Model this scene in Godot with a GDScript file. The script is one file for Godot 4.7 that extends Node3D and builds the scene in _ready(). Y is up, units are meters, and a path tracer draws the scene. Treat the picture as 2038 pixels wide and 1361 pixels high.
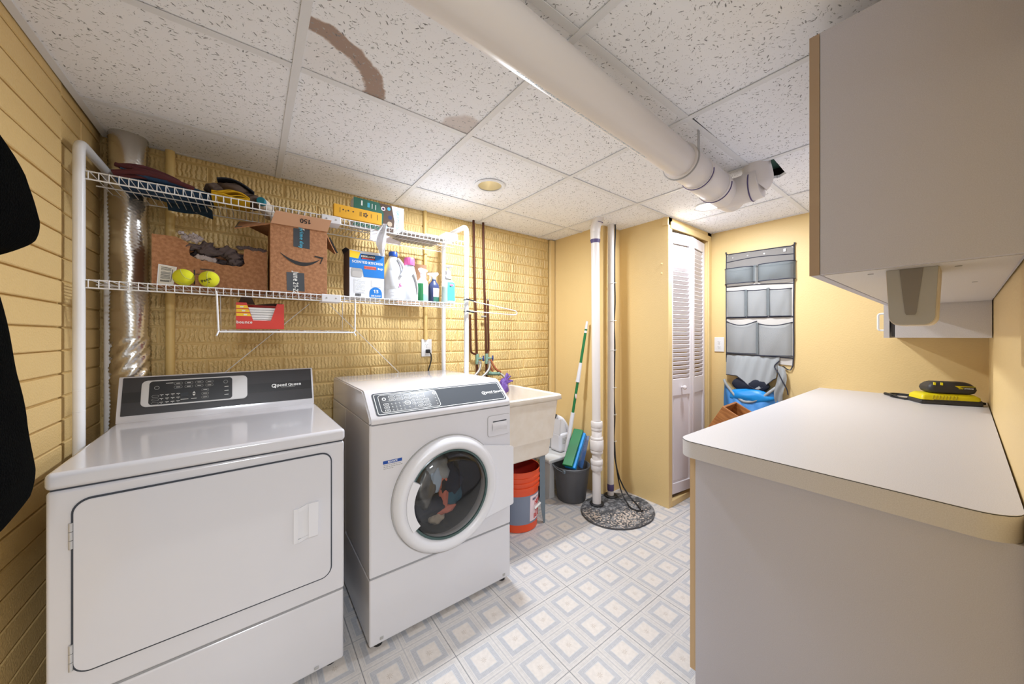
extends Node3D

class MB:
	# collects triangles; every triangle is wound to face the side its normals point to
	var v := PackedVector3Array()
	var n := PackedVector3Array()
	var u := PackedVector2Array()
	var t := Transform3D.IDENTITY

	func tri(a: Vector3, b: Vector3, c: Vector3, na: Vector3, nb: Vector3, nc: Vector3, ua := Vector2.ZERO, ub := Vector2.ZERO, uc := Vector2.ZERO) -> void:
		var g := (b - a).cross(c - a)
		if g.length_squared() < 1e-18:
			return
		if g.dot(na + nb + nc) > 0.0:
			var s := b; b = c; c = s
			s = nb; nb = nc; nc = s
			var w := ub; ub = uc; uc = w
		v.append(t * a); v.append(t * b); v.append(t * c)
		n.append((t.basis * na).normalized()); n.append((t.basis * nb).normalized()); n.append((t.basis * nc).normalized())
		u.append(ua); u.append(ub); u.append(uc)

	func face(p: Array, out: Vector3, uv: Array = []) -> void:
		var g := Vector3.ZERO
		for i in p.size():
			g += (p[i] as Vector3).cross(p[(i + 1) % p.size()])
		g = g.normalized()
		if g.dot(out) < 0.0:
			g = -g
		for i in range(1, p.size() - 1):
			if uv.size():
				tri(p[0], p[i], p[i + 1], g, g, g, uv[0], uv[i], uv[i + 1])
			else:
				tri(p[0], p[i], p[i + 1], g, g, g)

	func box(c: Vector3, s: Vector3, ch := 0.0015) -> void:
		var h := s / 2.0
		ch = minf(ch, minf(h.x, minf(h.y, h.z)) * 0.9)
		for ax in 3:
			for sg in [-1.0, 1.0]:
				var b := (ax + 1) % 3
				var d := (ax + 2) % 3
				var p := []
				for q in [[-1, -1], [1, -1], [1, 1], [-1, 1]]:
					var w := Vector3.ZERO
					w[ax] = sg * h[ax]
					w[b] = q[0] * (h[b] - ch)
					w[d] = q[1] * (h[d] - ch)
					p.append(c + w)
				var o := Vector3.ZERO
				o[ax] = sg
				face(p, o, [Vector2(0, 0), Vector2(1, 0), Vector2(1, 1), Vector2(0, 1)])
		if ch <= 0.0:
			return
		for ax in 3:
			var b := (ax + 1) % 3
			var d := (ax + 2) % 3
			for sb in [-1.0, 1.0]:
				for sd in [-1.0, 1.0]:
					var p := []
					for q in [[-1.0, 0], [1.0, 0], [1.0, 1], [-1.0, 1]]:
						var w := Vector3.ZERO
						w[ax] = q[0] * (h[ax] - ch)
						w[b] = sb * (h[b] - (ch if q[1] else 0.0))
						w[d] = sd * (h[d] - (0.0 if q[1] else ch))
						p.append(c + w)
					var o := Vector3.ZERO
					o[b] = sb
					o[d] = sd
					face(p, o)
		for sx in [-1.0, 1.0]:
			for sy in [-1.0, 1.0]:
				for sz in [-1.0, 1.0]:
					var k := Vector3(sx, sy, sz)
					var q := []
					for ax in 3:
						var w := Vector3.ONE * -ch
						w[ax] = 0.0
						q.append(c + (h + w) * k)
					face(q, k)

	func rbox(c: Vector3, s: Vector3, r: float, seg := 3) -> void:
		var h := s / 2.0
		r = minf(r, minf(h.x, minf(h.y, h.z)) * 0.999)
		var lat := []
		for i in seg + 1:
			lat.append([-PI / 2 + PI / 2 * i / seg, -1.0])
		for i in seg + 1:
			lat.append([PI / 2 * i / seg, 1.0])
		var lon := []
		for q in 4:
			for i in seg + 1:
				var sx := 1.0 if q == 0 or q == 3 else -1.0
				var sz := 1.0 if q < 2 else -1.0
				lon.append([q * PI / 2 + PI / 2 * i / seg, sx, sz])
		var rows := []
		var nr := []
		for a in lat:
			var row := []
			var nn := []
			for b in lon:
				var d := Vector3(cos(a[0]) * cos(b[0]), sin(a[0]), cos(a[0]) * sin(b[0]))
				nn.append(d)
				row.append(c + Vector3(b[1] * (h.x - r), a[1] * (h.y - r), b[2] * (h.z - r)) + d * r)
			rows.append(row)
			nr.append(nn)
		var m := lon.size()
		for i in rows.size() - 1:
			for j in m:
				var k := (j + 1) % m
				tri(rows[i][j], rows[i][k], rows[i + 1][k], nr[i][j], nr[i][k], nr[i + 1][k])
				tri(rows[i][j], rows[i + 1][k], rows[i + 1][j], nr[i][j], nr[i + 1][k], nr[i + 1][j])
		for e in [0, rows.size() - 1]:
			var o := Vector3(0, -1 if e == 0 else 1, 0)
			face([rows[e][0], rows[e][seg + 1], rows[e][2 * (seg + 1)], rows[e][3 * (seg + 1)]], o)

	func lathe(prof: Array, at := Vector3.ZERO, seg := 24, from := 0.0, to := TAU, sq := Vector2.ONE) -> void:
		# prof: Vector2(radius, height), outside going up
		var sn := []
		for i in prof.size() - 1:
			var d: Vector2 = prof[i + 1] - prof[i]
			sn.append(Vector2(d.y, -d.x).normalized())
		var len := 0.0
		var tot := 0.0
		for i in prof.size() - 1:
			tot += (prof[i + 1] - prof[i]).length()
		for i in prof.size() - 1:
			var lo: Vector2 = sn[i]
			var hi: Vector2 = sn[i]
			if i > 0 and sn[i - 1].dot(sn[i]) > 0.7:
				lo = (sn[i - 1] + sn[i]).normalized()
			if i < sn.size() - 1 and sn[i + 1].dot(sn[i]) > 0.7:
				hi = (sn[i + 1] + sn[i]).normalized()
			var l2: float = len + (prof[i + 1] - prof[i]).length()
			for j in seg:
				var a := from + (to - from) * j / seg
				var b := from + (to - from) * (j + 1) / seg
				var ca := Vector3(cos(a) * sq.x, 0, sin(a) * sq.y)
				var cb := Vector3(cos(b) * sq.x, 0, sin(b) * sq.y)
				var p: Vector2 = prof[i]
				var q: Vector2 = prof[i + 1]
				var a0 := at + ca * p.x + Vector3(0, p.y, 0)
				var b0 := at + cb * p.x + Vector3(0, p.y, 0)
				var a1 := at + ca * q.x + Vector3(0, q.y, 0)
				var b1 := at + cb * q.x + Vector3(0, q.y, 0)
				var na0 := Vector3(cos(a) * lo.x / sq.x, lo.y, sin(a) * lo.x / sq.y)
				var nb0 := Vector3(cos(b) * lo.x / sq.x, lo.y, sin(b) * lo.x / sq.y)
				var na1 := Vector3(cos(a) * hi.x / sq.x, hi.y, sin(a) * hi.x / sq.y)
				var nb1 := Vector3(cos(b) * hi.x / sq.x, hi.y, sin(b) * hi.x / sq.y)
				var ua := float(j) / seg
				var ub := float(j + 1) / seg
				tri(a0, b0, b1, na0, nb0, nb1, Vector2(ua, 1.0 - len / tot), Vector2(ub, 1.0 - len / tot), Vector2(ub, 1.0 - l2 / tot))
				tri(a0, b1, a1, na0, nb1, na1, Vector2(ua, 1.0 - len / tot), Vector2(ub, 1.0 - l2 / tot), Vector2(ua, 1.0 - l2 / tot))
			len = l2

	func tube(p: Array, r: float, seg := 8, r2 := -1.0) -> void:
		var rings := []
		var dirs := []
		var side := Vector3.ZERO
		for i in p.size():
			var d: Vector3 = (p[mini(i + 1, p.size() - 1)] - p[maxi(i - 1, 0)]).normalized()
			if i == 0:
				side = d.cross(Vector3.UP if absf(d.y) < 0.9 else Vector3.RIGHT).normalized()
			else:
				side = (side - d * side.dot(d)).normalized()
			var up := d.cross(side)
			var rr := r if r2 < 0 else lerpf(r, r2, float(i) / (p.size() - 1))
			var ring := []
			var nn := []
			for j in seg:
				var a := TAU * j / seg
				var o := side * cos(a) + up * sin(a)
				nn.append(o)
				ring.append(p[i] + o * rr)
			rings.append(ring)
			dirs.append(nn)
		for i in p.size() - 1:
			for j in seg:
				var k := (j + 1) % seg
				tri(rings[i][j], rings[i][k], rings[i + 1][k], dirs[i][j], dirs[i][k], dirs[i + 1][k])
				tri(rings[i][j], rings[i + 1][k], rings[i + 1][j], dirs[i][j], dirs[i + 1][k], dirs[i + 1][j])
		face(rings[0], p[0] - p[1])
		face(rings[-1], p[-1] - p[-2])

	func prism(poly: Array, z0: float, z1: float, soft := 0.75) -> void:
		var pts := PackedVector2Array(poly)
		if Geometry2D.is_polygon_clockwise(pts):
			pts.reverse()
		var idx := Geometry2D.triangulate_polygon(pts)
		var lo := pts[0]
		var hi := pts[0]
		for q in pts:
			lo = lo.min(q); hi = hi.max(q)
		var sz := (hi - lo).max(Vector2.ONE * 1e-5)
		for i in range(0, idx.size(), 3):
			for z in [z0, z1]:
				var o := Vector3(0, 0, 1 if (z == z1) == (z1 > z0) else -1)
				var q := []
				var w := []
				for k in 3:
					var e := pts[idx[i + k]]
					q.append(Vector3(e.x, e.y, z))
					w.append(Vector2((e.x - lo.x) / sz.x, 1.0 - (e.y - lo.y) / sz.y))
				tri(q[0], q[1], q[2], o, o, o, w[0], w[1], w[2])
		var m := pts.size()
		var en := []
		for i in m:
			var d := pts[(i + 1) % m] - pts[i]
			en.append(Vector2(d.y, -d.x).normalized())
		for i in m:
			var k := (i + 1) % m
			var n0: Vector2 = en[i]
			var n1: Vector2 = en[i]
			if en[(i + m - 1) % m].dot(en[i]) > soft:
				n0 = (en[(i + m - 1) % m] + en[i]).normalized()
			if en[k].dot(en[i]) > soft:
				n1 = (en[k] + en[i]).normalized()
			var a := Vector3(pts[i].x, pts[i].y, z0)
			var b := Vector3(pts[k].x, pts[k].y, z0)
			var c := Vector3(pts[k].x, pts[k].y, z1)
			var e := Vector3(pts[i].x, pts[i].y, z1)
			var m0 := Vector3(n0.x, n0.y, 0)
			var m1 := Vector3(n1.x, n1.y, 0)
			tri(a, b, c, m0, m1, m1)
			tri(a, c, e, m0, m1, m0)

	func grid(rows: Array, flip := false, wrap := false) -> void:
		# a smooth surface through rows of points
		var h := rows.size()
		var w: int = rows[0].size()
		var nn := []
		for i in h:
			var r := []
			for j in w:
				var du: Vector3 = rows[i][(j + 1) % w if wrap else mini(j + 1, w - 1)] - rows[i][(j + w - 1) % w if wrap else maxi(j - 1, 0)]
				var dv: Vector3 = rows[mini(i + 1, h - 1)][j] - rows[maxi(i - 1, 0)][j]
				var g := du.cross(dv).normalized()
				r.append(-g if flip else g)
			nn.append(r)
		for i in h - 1:
			for j in (w if wrap else w - 1):
				var k := (j + 1) % w
				var a := Vector2(float(j) / (w - 1), float(i) / (h - 1))
				var b := Vector2(float(j + 1) / (w - 1), float(i) / (h - 1))
				var c := Vector2(float(j + 1) / (w - 1), float(i + 1) / (h - 1))
				var d := Vector2(float(j) / (w - 1), float(i + 1) / (h - 1))
				tri(rows[i][j], rows[i][k], rows[i + 1][k], nn[i][j], nn[i][k], nn[i + 1][k], a, b, c)
				tri(rows[i][j], rows[i + 1][k], rows[i + 1][j], nn[i][j], nn[i + 1][k], nn[i + 1][j], a, c, d)

	func sheet(rows: Array, th: float) -> void:
		# a cloth or film of thickness th through rows of points
		var h := rows.size()
		var w: int = rows[0].size()
		var back := []
		for i in h:
			var r := []
			for j in w:
				var du: Vector3 = rows[i][mini(j + 1, w - 1)] - rows[i][maxi(j - 1, 0)]
				var dv: Vector3 = rows[mini(i + 1, h - 1)][j] - rows[maxi(i - 1, 0)][j]
				r.append(rows[i][j] - du.cross(dv).normalized() * th)
			back.append(r)
		grid(rows)
		grid(back, true)
		for j in w - 1:
			for i in [0, h - 1]:
				face([rows[i][j], rows[i][j + 1], back[i][j + 1], back[i][j]], rows[i][j] - rows[1 if i == 0 else h - 2][j])
		for i in h - 1:
			for j in [0, w - 1]:
				face([rows[i][j], rows[i + 1][j], back[i + 1][j], back[i][j]], rows[i][j] - rows[i][1 if j == 0 else w - 2])

	func plate_hole(poly: Array, c: Vector2, r: float, z: float, out := 1.0, seg := 64, uvs := Rect2(0, 0, 1, 1)) -> void:
		# the flat face of a convex outline with a round hole
		var pr := []
		for i in seg:
			var d := Vector2.from_angle(TAU * i / seg)
			var best := 1e9
			for k in poly.size():
				var hit = Geometry2D.segment_intersects_segment(c, c + d * 10.0, poly[k], poly[(k + 1) % poly.size()])
				if hit != null:
					best = minf(best, (hit - c).length())
			pr.append(c + d * best)
		for k in poly.size():
			var a: float = (poly[k] - c).angle()
			pr[int(round(fposmod(a, TAU) / TAU * seg)) % seg] = poly[k]
		var o := Vector3(0, 0, out)
		for i in seg:
			var j := (i + 1) % seg
			var q0 := c + Vector2.from_angle(TAU * i / seg) * r
			var q1 := c + Vector2.from_angle(TAU * j / seg) * r
			var p := [q0, q1, pr[j], pr[i]]
			var p3 := []
			var w := []
			for e in p:
				p3.append(Vector3(e.x, e.y, z))
				w.append((e - uvs.position) / uvs.size)
			tri(p3[0], p3[1], p3[2], o, o, o, w[0], w[1], w[2])
			tri(p3[0], p3[2], p3[3], o, o, o, w[0], w[2], w[3])

	func ball(c: Vector3, s: Vector3, seg := 14, wob := 0.0, sd := 0.0) -> void:
		var rows := []
		for i in seg + 1:
			var a := PI * i / seg
			var r := []
			for j in seg * 2:
				var b := TAU * j / (seg * 2)
				var d := Vector3(sin(a) * cos(b), cos(a), sin(a) * sin(b))
				var k := 1.0 + wob * (sin(d.x * 5.1 + sd) * cos(d.y * 4.3 + sd * 2.0) + 0.6 * sin(d.z * 9.7 + d.x * 6.0 + sd))
				r.append(c + d * s * k)
			rows.append(r)
		grid(rows, false, true)

	func done() -> ArrayMesh:
		var arr := []
		arr.resize(Mesh.ARRAY_MAX)
		arr[Mesh.ARRAY_VERTEX] = v
		arr[Mesh.ARRAY_NORMAL] = n
		arr[Mesh.ARRAY_TEX_UV] = u
		var me := ArrayMesh.new()
		me.add_surface_from_arrays(Mesh.PRIMITIVE_TRIANGLES, arr)
		return me


var M := {}          # materials by name
var off := {}        # a thing's base, taken off the world places of its parts
var rng := RandomNumberGenerator.new()


static func rrect(w: float, h: float, r: float, seg := 5, c := Vector2.ZERO) -> Array:
	var p := []
	for q in 4:
		var k: Vector2 = Vector2(w / 2 - r, h / 2 - r) * [Vector2(1, 1), Vector2(-1, 1), Vector2(-1, -1), Vector2(1, -1)][q]
		for i in seg + 1:
			p.append(c + k + Vector2.from_angle(PI / 2 * q + PI / 2 * i / seg) * r)
	return p


static func arc(c: Vector3, a: Vector3, b: Vector3, from: float, to: float, k := 8) -> Array:
	var p := []
	for i in k + 1:
		var w := lerpf(from, to, float(i) / k)
		p.append(c + a * cos(w) + b * sin(w))
	return p


static func spline(p: Array, k := 6) -> Array:
	var o := []
	for i in p.size() - 1:
		for j in k:
			o.append((p[i] as Vector3).cubic_interpolate(p[i + 1], p[maxi(i - 1, 0)], p[mini(i + 2, p.size() - 1)], float(j) / k))
	o.append(p[-1])
	return o


static func facing_room() -> Basis:   # local z looks along -x, local x runs along +z
	return Basis(Vector3(0, 0, 1), Vector3.UP, Vector3(-1, 0, 0))


func mat(called: String, c: Color, rough := 0.5, metal := 0.0, spec := 0.5) -> StandardMaterial3D:
	var m := StandardMaterial3D.new()
	m.resource_name = called
	m.albedo_color = c
	m.roughness = rough
	m.metallic = metal
	m.metallic_specular = spec
	M[called] = m
	return m


func noise_tex(freq: float, size := 256, oct := 3, lo := Color.BLACK, hi := Color.WHITE, kind := FastNoiseLite.TYPE_SIMPLEX_SMOOTH, sd := 1) -> NoiseTexture2D:
	var f := FastNoiseLite.new()
	f.noise_type = kind
	f.frequency = freq
	f.fractal_octaves = oct
	f.seed = sd
	var t := NoiseTexture2D.new()
	t.width = size
	t.height = size
	t.seamless = true
	t.noise = f
	var g := Gradient.new()
	g.set_color(0, lo)
	g.set_color(1, hi)
	t.color_ramp = g
	return t


func tri_tex(m: StandardMaterial3D, scale: float, tex: Texture2D = null, bump: Texture2D = null, depth := 0.1) -> void:
	m.uv1_triplanar = true
	m.uv1_scale = Vector3.ONE * scale
	if tex:
		m.albedo_texture = tex
	if bump:
		m.heightmap_enabled = true
		m.heightmap_texture = bump
		m.heightmap_scale = depth


func numbered(called: String) -> String:
	if not has_node(NodePath(called)):
		return called
	var i := 1
	while has_node(NodePath("%s_%03d" % [called, i])):
		i += 1
	return "%s_%03d" % [called, i]


func tag(o: Node3D, label: String, category := "", group := "", kind := "") -> Node3D:
	if label: o.set_meta("label", label)
	if category: o.set_meta("category", category)
	if group: o.set_meta("group", group)
	if kind: o.set_meta("kind", kind)
	return o


func thing(called: String, label: String, category: String, at := Vector3.ZERO, group := "") -> Node3D:
	var o := Node3D.new()
	o.name = numbered(called)
	add_child(o)
	o.position = at
	off[o] = at
	return tag(o, label, category, group)


func put(called: String, me: Mesh, m: Material, parent: Node3D, label := "") -> MeshInstance3D:
	var o := MeshInstance3D.new()
	o.name = called
	o.mesh = me
	o.material_override = null
	if me is PrimitiveMesh:
		me.material = m
	else:
		for i in me.get_surface_count():
			o.set_surface_override_material(i, m)
	if parent == self:
		o.name = numbered(called)
	else:
		var taken := parent.has_node(NodePath(called))
		if taken:
			var c: Dictionary = parent.get_meta("_count") if parent.has_meta("_count") else {}
			c[called] = int(c.get(called, 0)) + 1
			parent.set_meta("_count", c)
			o.name = "%s_%03d" % [called, c[called]]
	parent.add_child(o, true)
	if off.has(parent):
		o.position = -off[parent]
	if label: o.set_meta("label", label)
	return o


func obj(called: String, b: MB, m: Material, parent: Node3D, label := "") -> MeshInstance3D:
	return put(called, b.done(), m, parent, label)


func lone(called: String, b: MB, m: Material, label: String, category: String, group := "") -> MeshInstance3D:
	var o := obj(called, b, m, self)
	tag(o, label, category, group)
	return o


func struct(called: String, b: MB, m: Material) -> MeshInstance3D:
	var o := obj(called, b, m, self)
	o.set_meta("kind", "structure")
	return o


func text(s: String, h: float, m: Material, tr: Transform3D, parent: Node3D, bold := false, called := "lettering", squeeze := 1.0) -> MeshInstance3D:
	# flat lettering, h = letter height, centred, reading along local x and facing local z
	var f := SystemFont.new()
	f.font_names = ["Droid Sans"]
	f.font_weight = 700 if bold else 400
	var me := TextMesh.new()
	me.font = f
	me.text = s
	me.font_size = 32
	me.pixel_size = h / 23.0
	me.depth = 0.0006
	me.curve_step = 2.0
	var o := put(called, me, m, parent)
	o.transform = Transform3D(Basis.IDENTITY, o.position) * tr * Transform3D(Basis.from_scale(Vector3(squeeze, 1, 1)), Vector3.ZERO)
	return o


const CEIL := 2.036
const CAM := Vector3(0.5027, 1.205, 2.1829)
const YAW := 0.64899
const FOCAL := 683.28      # pixels of the 2038 x 1361 frame
const HORIZON := 668.6
const WZ := 2.257          # the wall behind the counter
const WX := 3.49           # the wall with the hanging organiser


func _ready() -> void:
	rng.seed = 7
	# camera, sky, lights, exposure
	var cam := Camera3D.new()
	cam.name = "camera"
	cam.projection = Camera3D.PROJECTION_FRUSTUM
	cam.near = 0.02
	cam.far = 20.0
	cam.size = 0.02 * 1361.0 / FOCAL
	cam.frustum_offset = Vector2(0, 0.02 * (HORIZON - 680.5) / FOCAL)
	cam.position = CAM
	cam.rotation = Vector3(0, -YAW, 0)
	add_child(cam)
	cam.current = true
	var we := WorldEnvironment.new()
	we.name = "surroundings"
	var env := Environment.new()
	env.background_mode = Environment.BG_COLOR
	env.background_color = Color(0.02, 0.02, 0.02)
	env.tonemap_mode = Environment.TONE_MAPPER_LINEAR
	env.tonemap_exposure = 1.09
	env.sdfgi_enabled = true
	env.ssao_enabled = true
	env.ssil_enabled = true
	we.environment = env
	add_child(we)
	lamps()
	materials()
	room()
	ceiling_things()
	laundry_machines()
	rack()
	shelf_things()
	plumbing()
	sink_corner()
	organiser()
	counter_side()
	coat()


const LIGHT_A := Vector3(1.555, CEIL, 0.593)
const LIGHT_B := Vector3(2.838, CEIL, 1.188)
const UNSEEN_LIGHT := Vector3(0.55, CEIL, 3.15)     # unseen lamp behind the camera, placed to light the machine fronts


const LAMP := Color(0.925, 0.955, 1.0)


func lamps() -> void:
	# recessed ceiling lamps: the light just in front of each glowing face; the last is out of view
	for l in [[LIGHT_A, 0.10, 2.6, LAMP], [LIGHT_B, 0.11, 1.75, LAMP], [UNSEEN_LIGHT, 0.30, 5.2, LAMP]]:
		var a := AreaLight3D.new()
		a.name = "downlight_glow"
		a.area_size = Vector2(l[1], l[1])
		a.light_energy = l[2]
		a.light_color = l[3]
		a.area_range = 8.0
		a.shadow_enabled = true
		a.position = l[0] + Vector3(0, -0.006, 0)
		a.rotation = Vector3(-PI / 2, 0, 0)
		add_child(a, true)


func speckled(size: int, base: Color, holes: int, cracks: int, stain := 0) -> Image:
	# acoustic tile: pin holes and short fissures, their shade drawn as dark specks; the stained one carries brown water marks
	var im := Image.create_empty(size, size, false, Image.FORMAT_RGB8)
	im.fill(base)
	if stain:
		var nz := FastNoiseLite.new()
		nz.frequency = 0.012
		nz.seed = 3
		for y in size:
			for x in size:
				var p := Vector2(x, y) / size
				var k := 0.0
				var w := nz.get_noise_2d(x, y) * 0.05
				var e := (p / Vector2(0.43, 0.375)).length() + w
				k = smoothstep(0.72, 0.77, e) * (1.0 - smoothstep(0.97, 1.01, e))
				k = maxf(k, 0.10 * (1.0 - smoothstep(0.72, 0.8, e)))
				e = ((p - Vector2(0.93, 0.04)) / Vector2(0.16, 0.17)).length() + w * 2.0
				k = maxf(k, 0.4 * (1.0 - smoothstep(0.75, 1.0, e)))
				if k > 0.0:
					im.set_pixel(x, y, base.lerp(Color8(172, 150, 138), k))
	for i in holes + cracks:
		var long := 1.0 if i < holes else rng.randf_range(5.0, 17.0)
		var a := rng.randf_range(-0.9, 0.9) + (0.0 if rng.randf() < 0.7 else PI / 2)
		var at := Vector2(rng.randf(), rng.randf()) * size
		var w := rng.randf_range(1.0, 1.7) if i < holes else rng.randf_range(1.2, 3.6)
		var dark := base.darkened(rng.randf_range(0.2, 0.55))
		var k := 0.0
		while k <= long:
			var ww := w * (1.0 - 0.6 * absf(k / maxf(long, 1.0) - 0.5) * 2.0) if long > 1.0 else w
			var q := at + Vector2.from_angle(a) * k + Vector2(rng.randf() - 0.5, rng.randf() - 0.5) * 1.2
			for dy in range(-2, 3):
				for dx in range(-2, 3):
					if Vector2(dx, dy).length() <= ww * 0.62:
						im.set_pixel(posmod(int(q.x) + dx, size), posmod(int(q.y) + dy, size), dark)
			k += 1.0
	return im


func floor_print(size: int) -> Image:
	# one vinyl tile: two by two printed squares within squares
	var im := Image.create_empty(size, size, false, Image.FORMAT_RGB8)
	var cream := Color8(216, 208, 200)
	var pale := Color8(208, 203, 198)
	var grey := Color8(190, 190, 192)
	var line := Color8(164, 163, 168)
	var nz := FastNoiseLite.new()
	nz.frequency = 0.03
	nz.fractal_octaves = 4
	for y in size:
		for x in size:
			var q := Vector2(fposmod(x * 2.0 / size, 1.0), fposmod(y * 2.0 / size, 1.0)) * 2.0 - Vector2.ONE
			var d := maxf(absf(q.x), absf(q.y))
			var c := pale
			if d < 0.47:
				c = cream
				var r := q.length()
				var ang := fposmod(q.angle(), PI / 4)
				if r < 0.16 and r > 0.03 and (absf(ang - PI / 8) < 0.16 * (1.0 - r / 0.2)):
					c = Color8(176, 160, 146)
			elif d < 0.50:
				c = Color8(205, 203, 201)
			elif d < 0.745:
				c = grey if (q.x + q.y < 0.0) == (absf(q.x) > absf(q.y)) else grey.lightened(0.09)
				for k in [0.545, 0.60, 0.655, 0.70]:
					if absf(d - k) < 0.011:
						c = line.lerp(grey, 0.35)
			elif d > 0.80 and d < 0.825:
				c = line.lerp(pale, 0.55)
			elif d > 0.86 and d < 0.88:
				c = line.lerp(pale, 0.6)
			elif d > 0.975:
				c = line.lerp(pale, 0.5)
			c = c.darkened(0.03 + 0.035 * nz.get_noise_2d(x, y))
			im.set_pixel(x, y, c)
	return im


func rib_relief(w: int, h: int) -> Image:
	# four brick faces, one above the other, combed with wavy upright ribs
	var im := Image.create_empty(w, h, false, Image.FORMAT_RGB8)
	var nz := FastNoiseLite.new()
	nz.frequency = 0.009
	var fine := FastNoiseLite.new()
	fine.frequency = 0.06
	fine.seed = 5
	var rows := h / 4
	for y in h:
		var b := y / rows
		for x in w:
			var yy := y % rows
			var wob := nz.get_noise_2d(x * 0.35 + b * 900, yy * 1.1) * 26.0 + nz.get_noise_2d(x * 1.2, yy * 3.2 + b * 333) * 13.0
			var k := 0.5 + 0.5 * sin((x + wob) * TAU / (w / 17.0))
			k = pow(k, 0.8) * (0.85 + 0.35 * nz.get_noise_2d(x * 1.5 + 50, y * 0.8))
			var e := minf(minf(yy, rows - 1 - yy) / (rows * 0.10), 1.0)
			var g := clampf(0.15 + 0.7 * k * (0.35 + 0.65 * e) + 0.08 * fine.get_noise_2d(x, y), 0.0, 1.0)
			im.set_pixel(x, y, Color(g, g, g))
	return im


func sump_wear(size: int) -> Image:
	# worn black plastic with grey scuffs and pale crust
	var im := Image.create_empty(size, size, false, Image.FORMAT_RGB8)
	var a := FastNoiseLite.new()
	a.frequency = 0.010
	a.fractal_octaves = 5
	var f := FastNoiseLite.new()
	f.frequency = 0.045
	f.fractal_octaves = 4
	f.seed = 8
	for y in size:
		for x in size:
			var p := Vector2(x, y) / size
			var g := 0.5 + 0.5 * a.get_noise_2d(x, y * 2.2)
			var c := Color8(66, 66, 68).lerp(Color8(132, 131, 131), smoothstep(0.35, 0.75, g + 0.25 * f.get_noise_2d(x, y)))
			var near := 1.0 - ((p - Vector2(0.40, 0.74)) / Vector2(0.40, 0.22)).length()
			near = maxf(near, 0.8 - ((p - Vector2(0.12, 0.42)) / Vector2(0.16, 0.3)).length())
			near = maxf(near, 0.7 - ((p - Vector2(0.8, 0.55)) / Vector2(0.12, 0.1)).length())
			var k := smoothstep(0.02, 0.10, f.get_noise_2d(x + 300, y) + 0.45 * near - 0.28)
			c = c.lerp(Color8(206, 188, 170), 0.9 * k)
			im.set_pixel(x, y, c)
	return im


func barcode(w: int, h: int) -> Image:
	var im := Image.create_empty(w, h, false, Image.FORMAT_RGB8)
	im.fill(Color8(226, 220, 206))
	var y := 12
	while y < h - 14:
		var t := rng.randi_range(1, 4)
		if (y / (h / 4)) % 2 == 0 or rng.randf() < 0.6:
			im.fill_rect(Rect2i(14, y, w - 46, t), Color8(40, 38, 36))
		y += t + rng.randi_range(1, 4)
	im.fill_rect(Rect2i(w - 26, 22, 9, h - 44), Color8(110, 106, 100))
	return im


func small_print(w: int, h: int, paper: Color, ink: Color, rows: int, sd: int) -> Image:
	# lines of print too fine to read
	var im := Image.create_empty(w, h, false, Image.FORMAT_RGB8)
	im.fill(paper)
	var r := RandomNumberGenerator.new()
	r.seed = sd
	for i in rows:
		var y := int((i + 0.35) * h / rows)
		var x := int(w * 0.06)
		while x < w * (0.9 if i % 4 else 0.6):
			var l := r.randi_range(3, 14)
			im.fill_rect(Rect2i(x, y, l, maxi(1, int(h / rows * 0.34))), ink)
			x += l + 3
	return im


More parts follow.
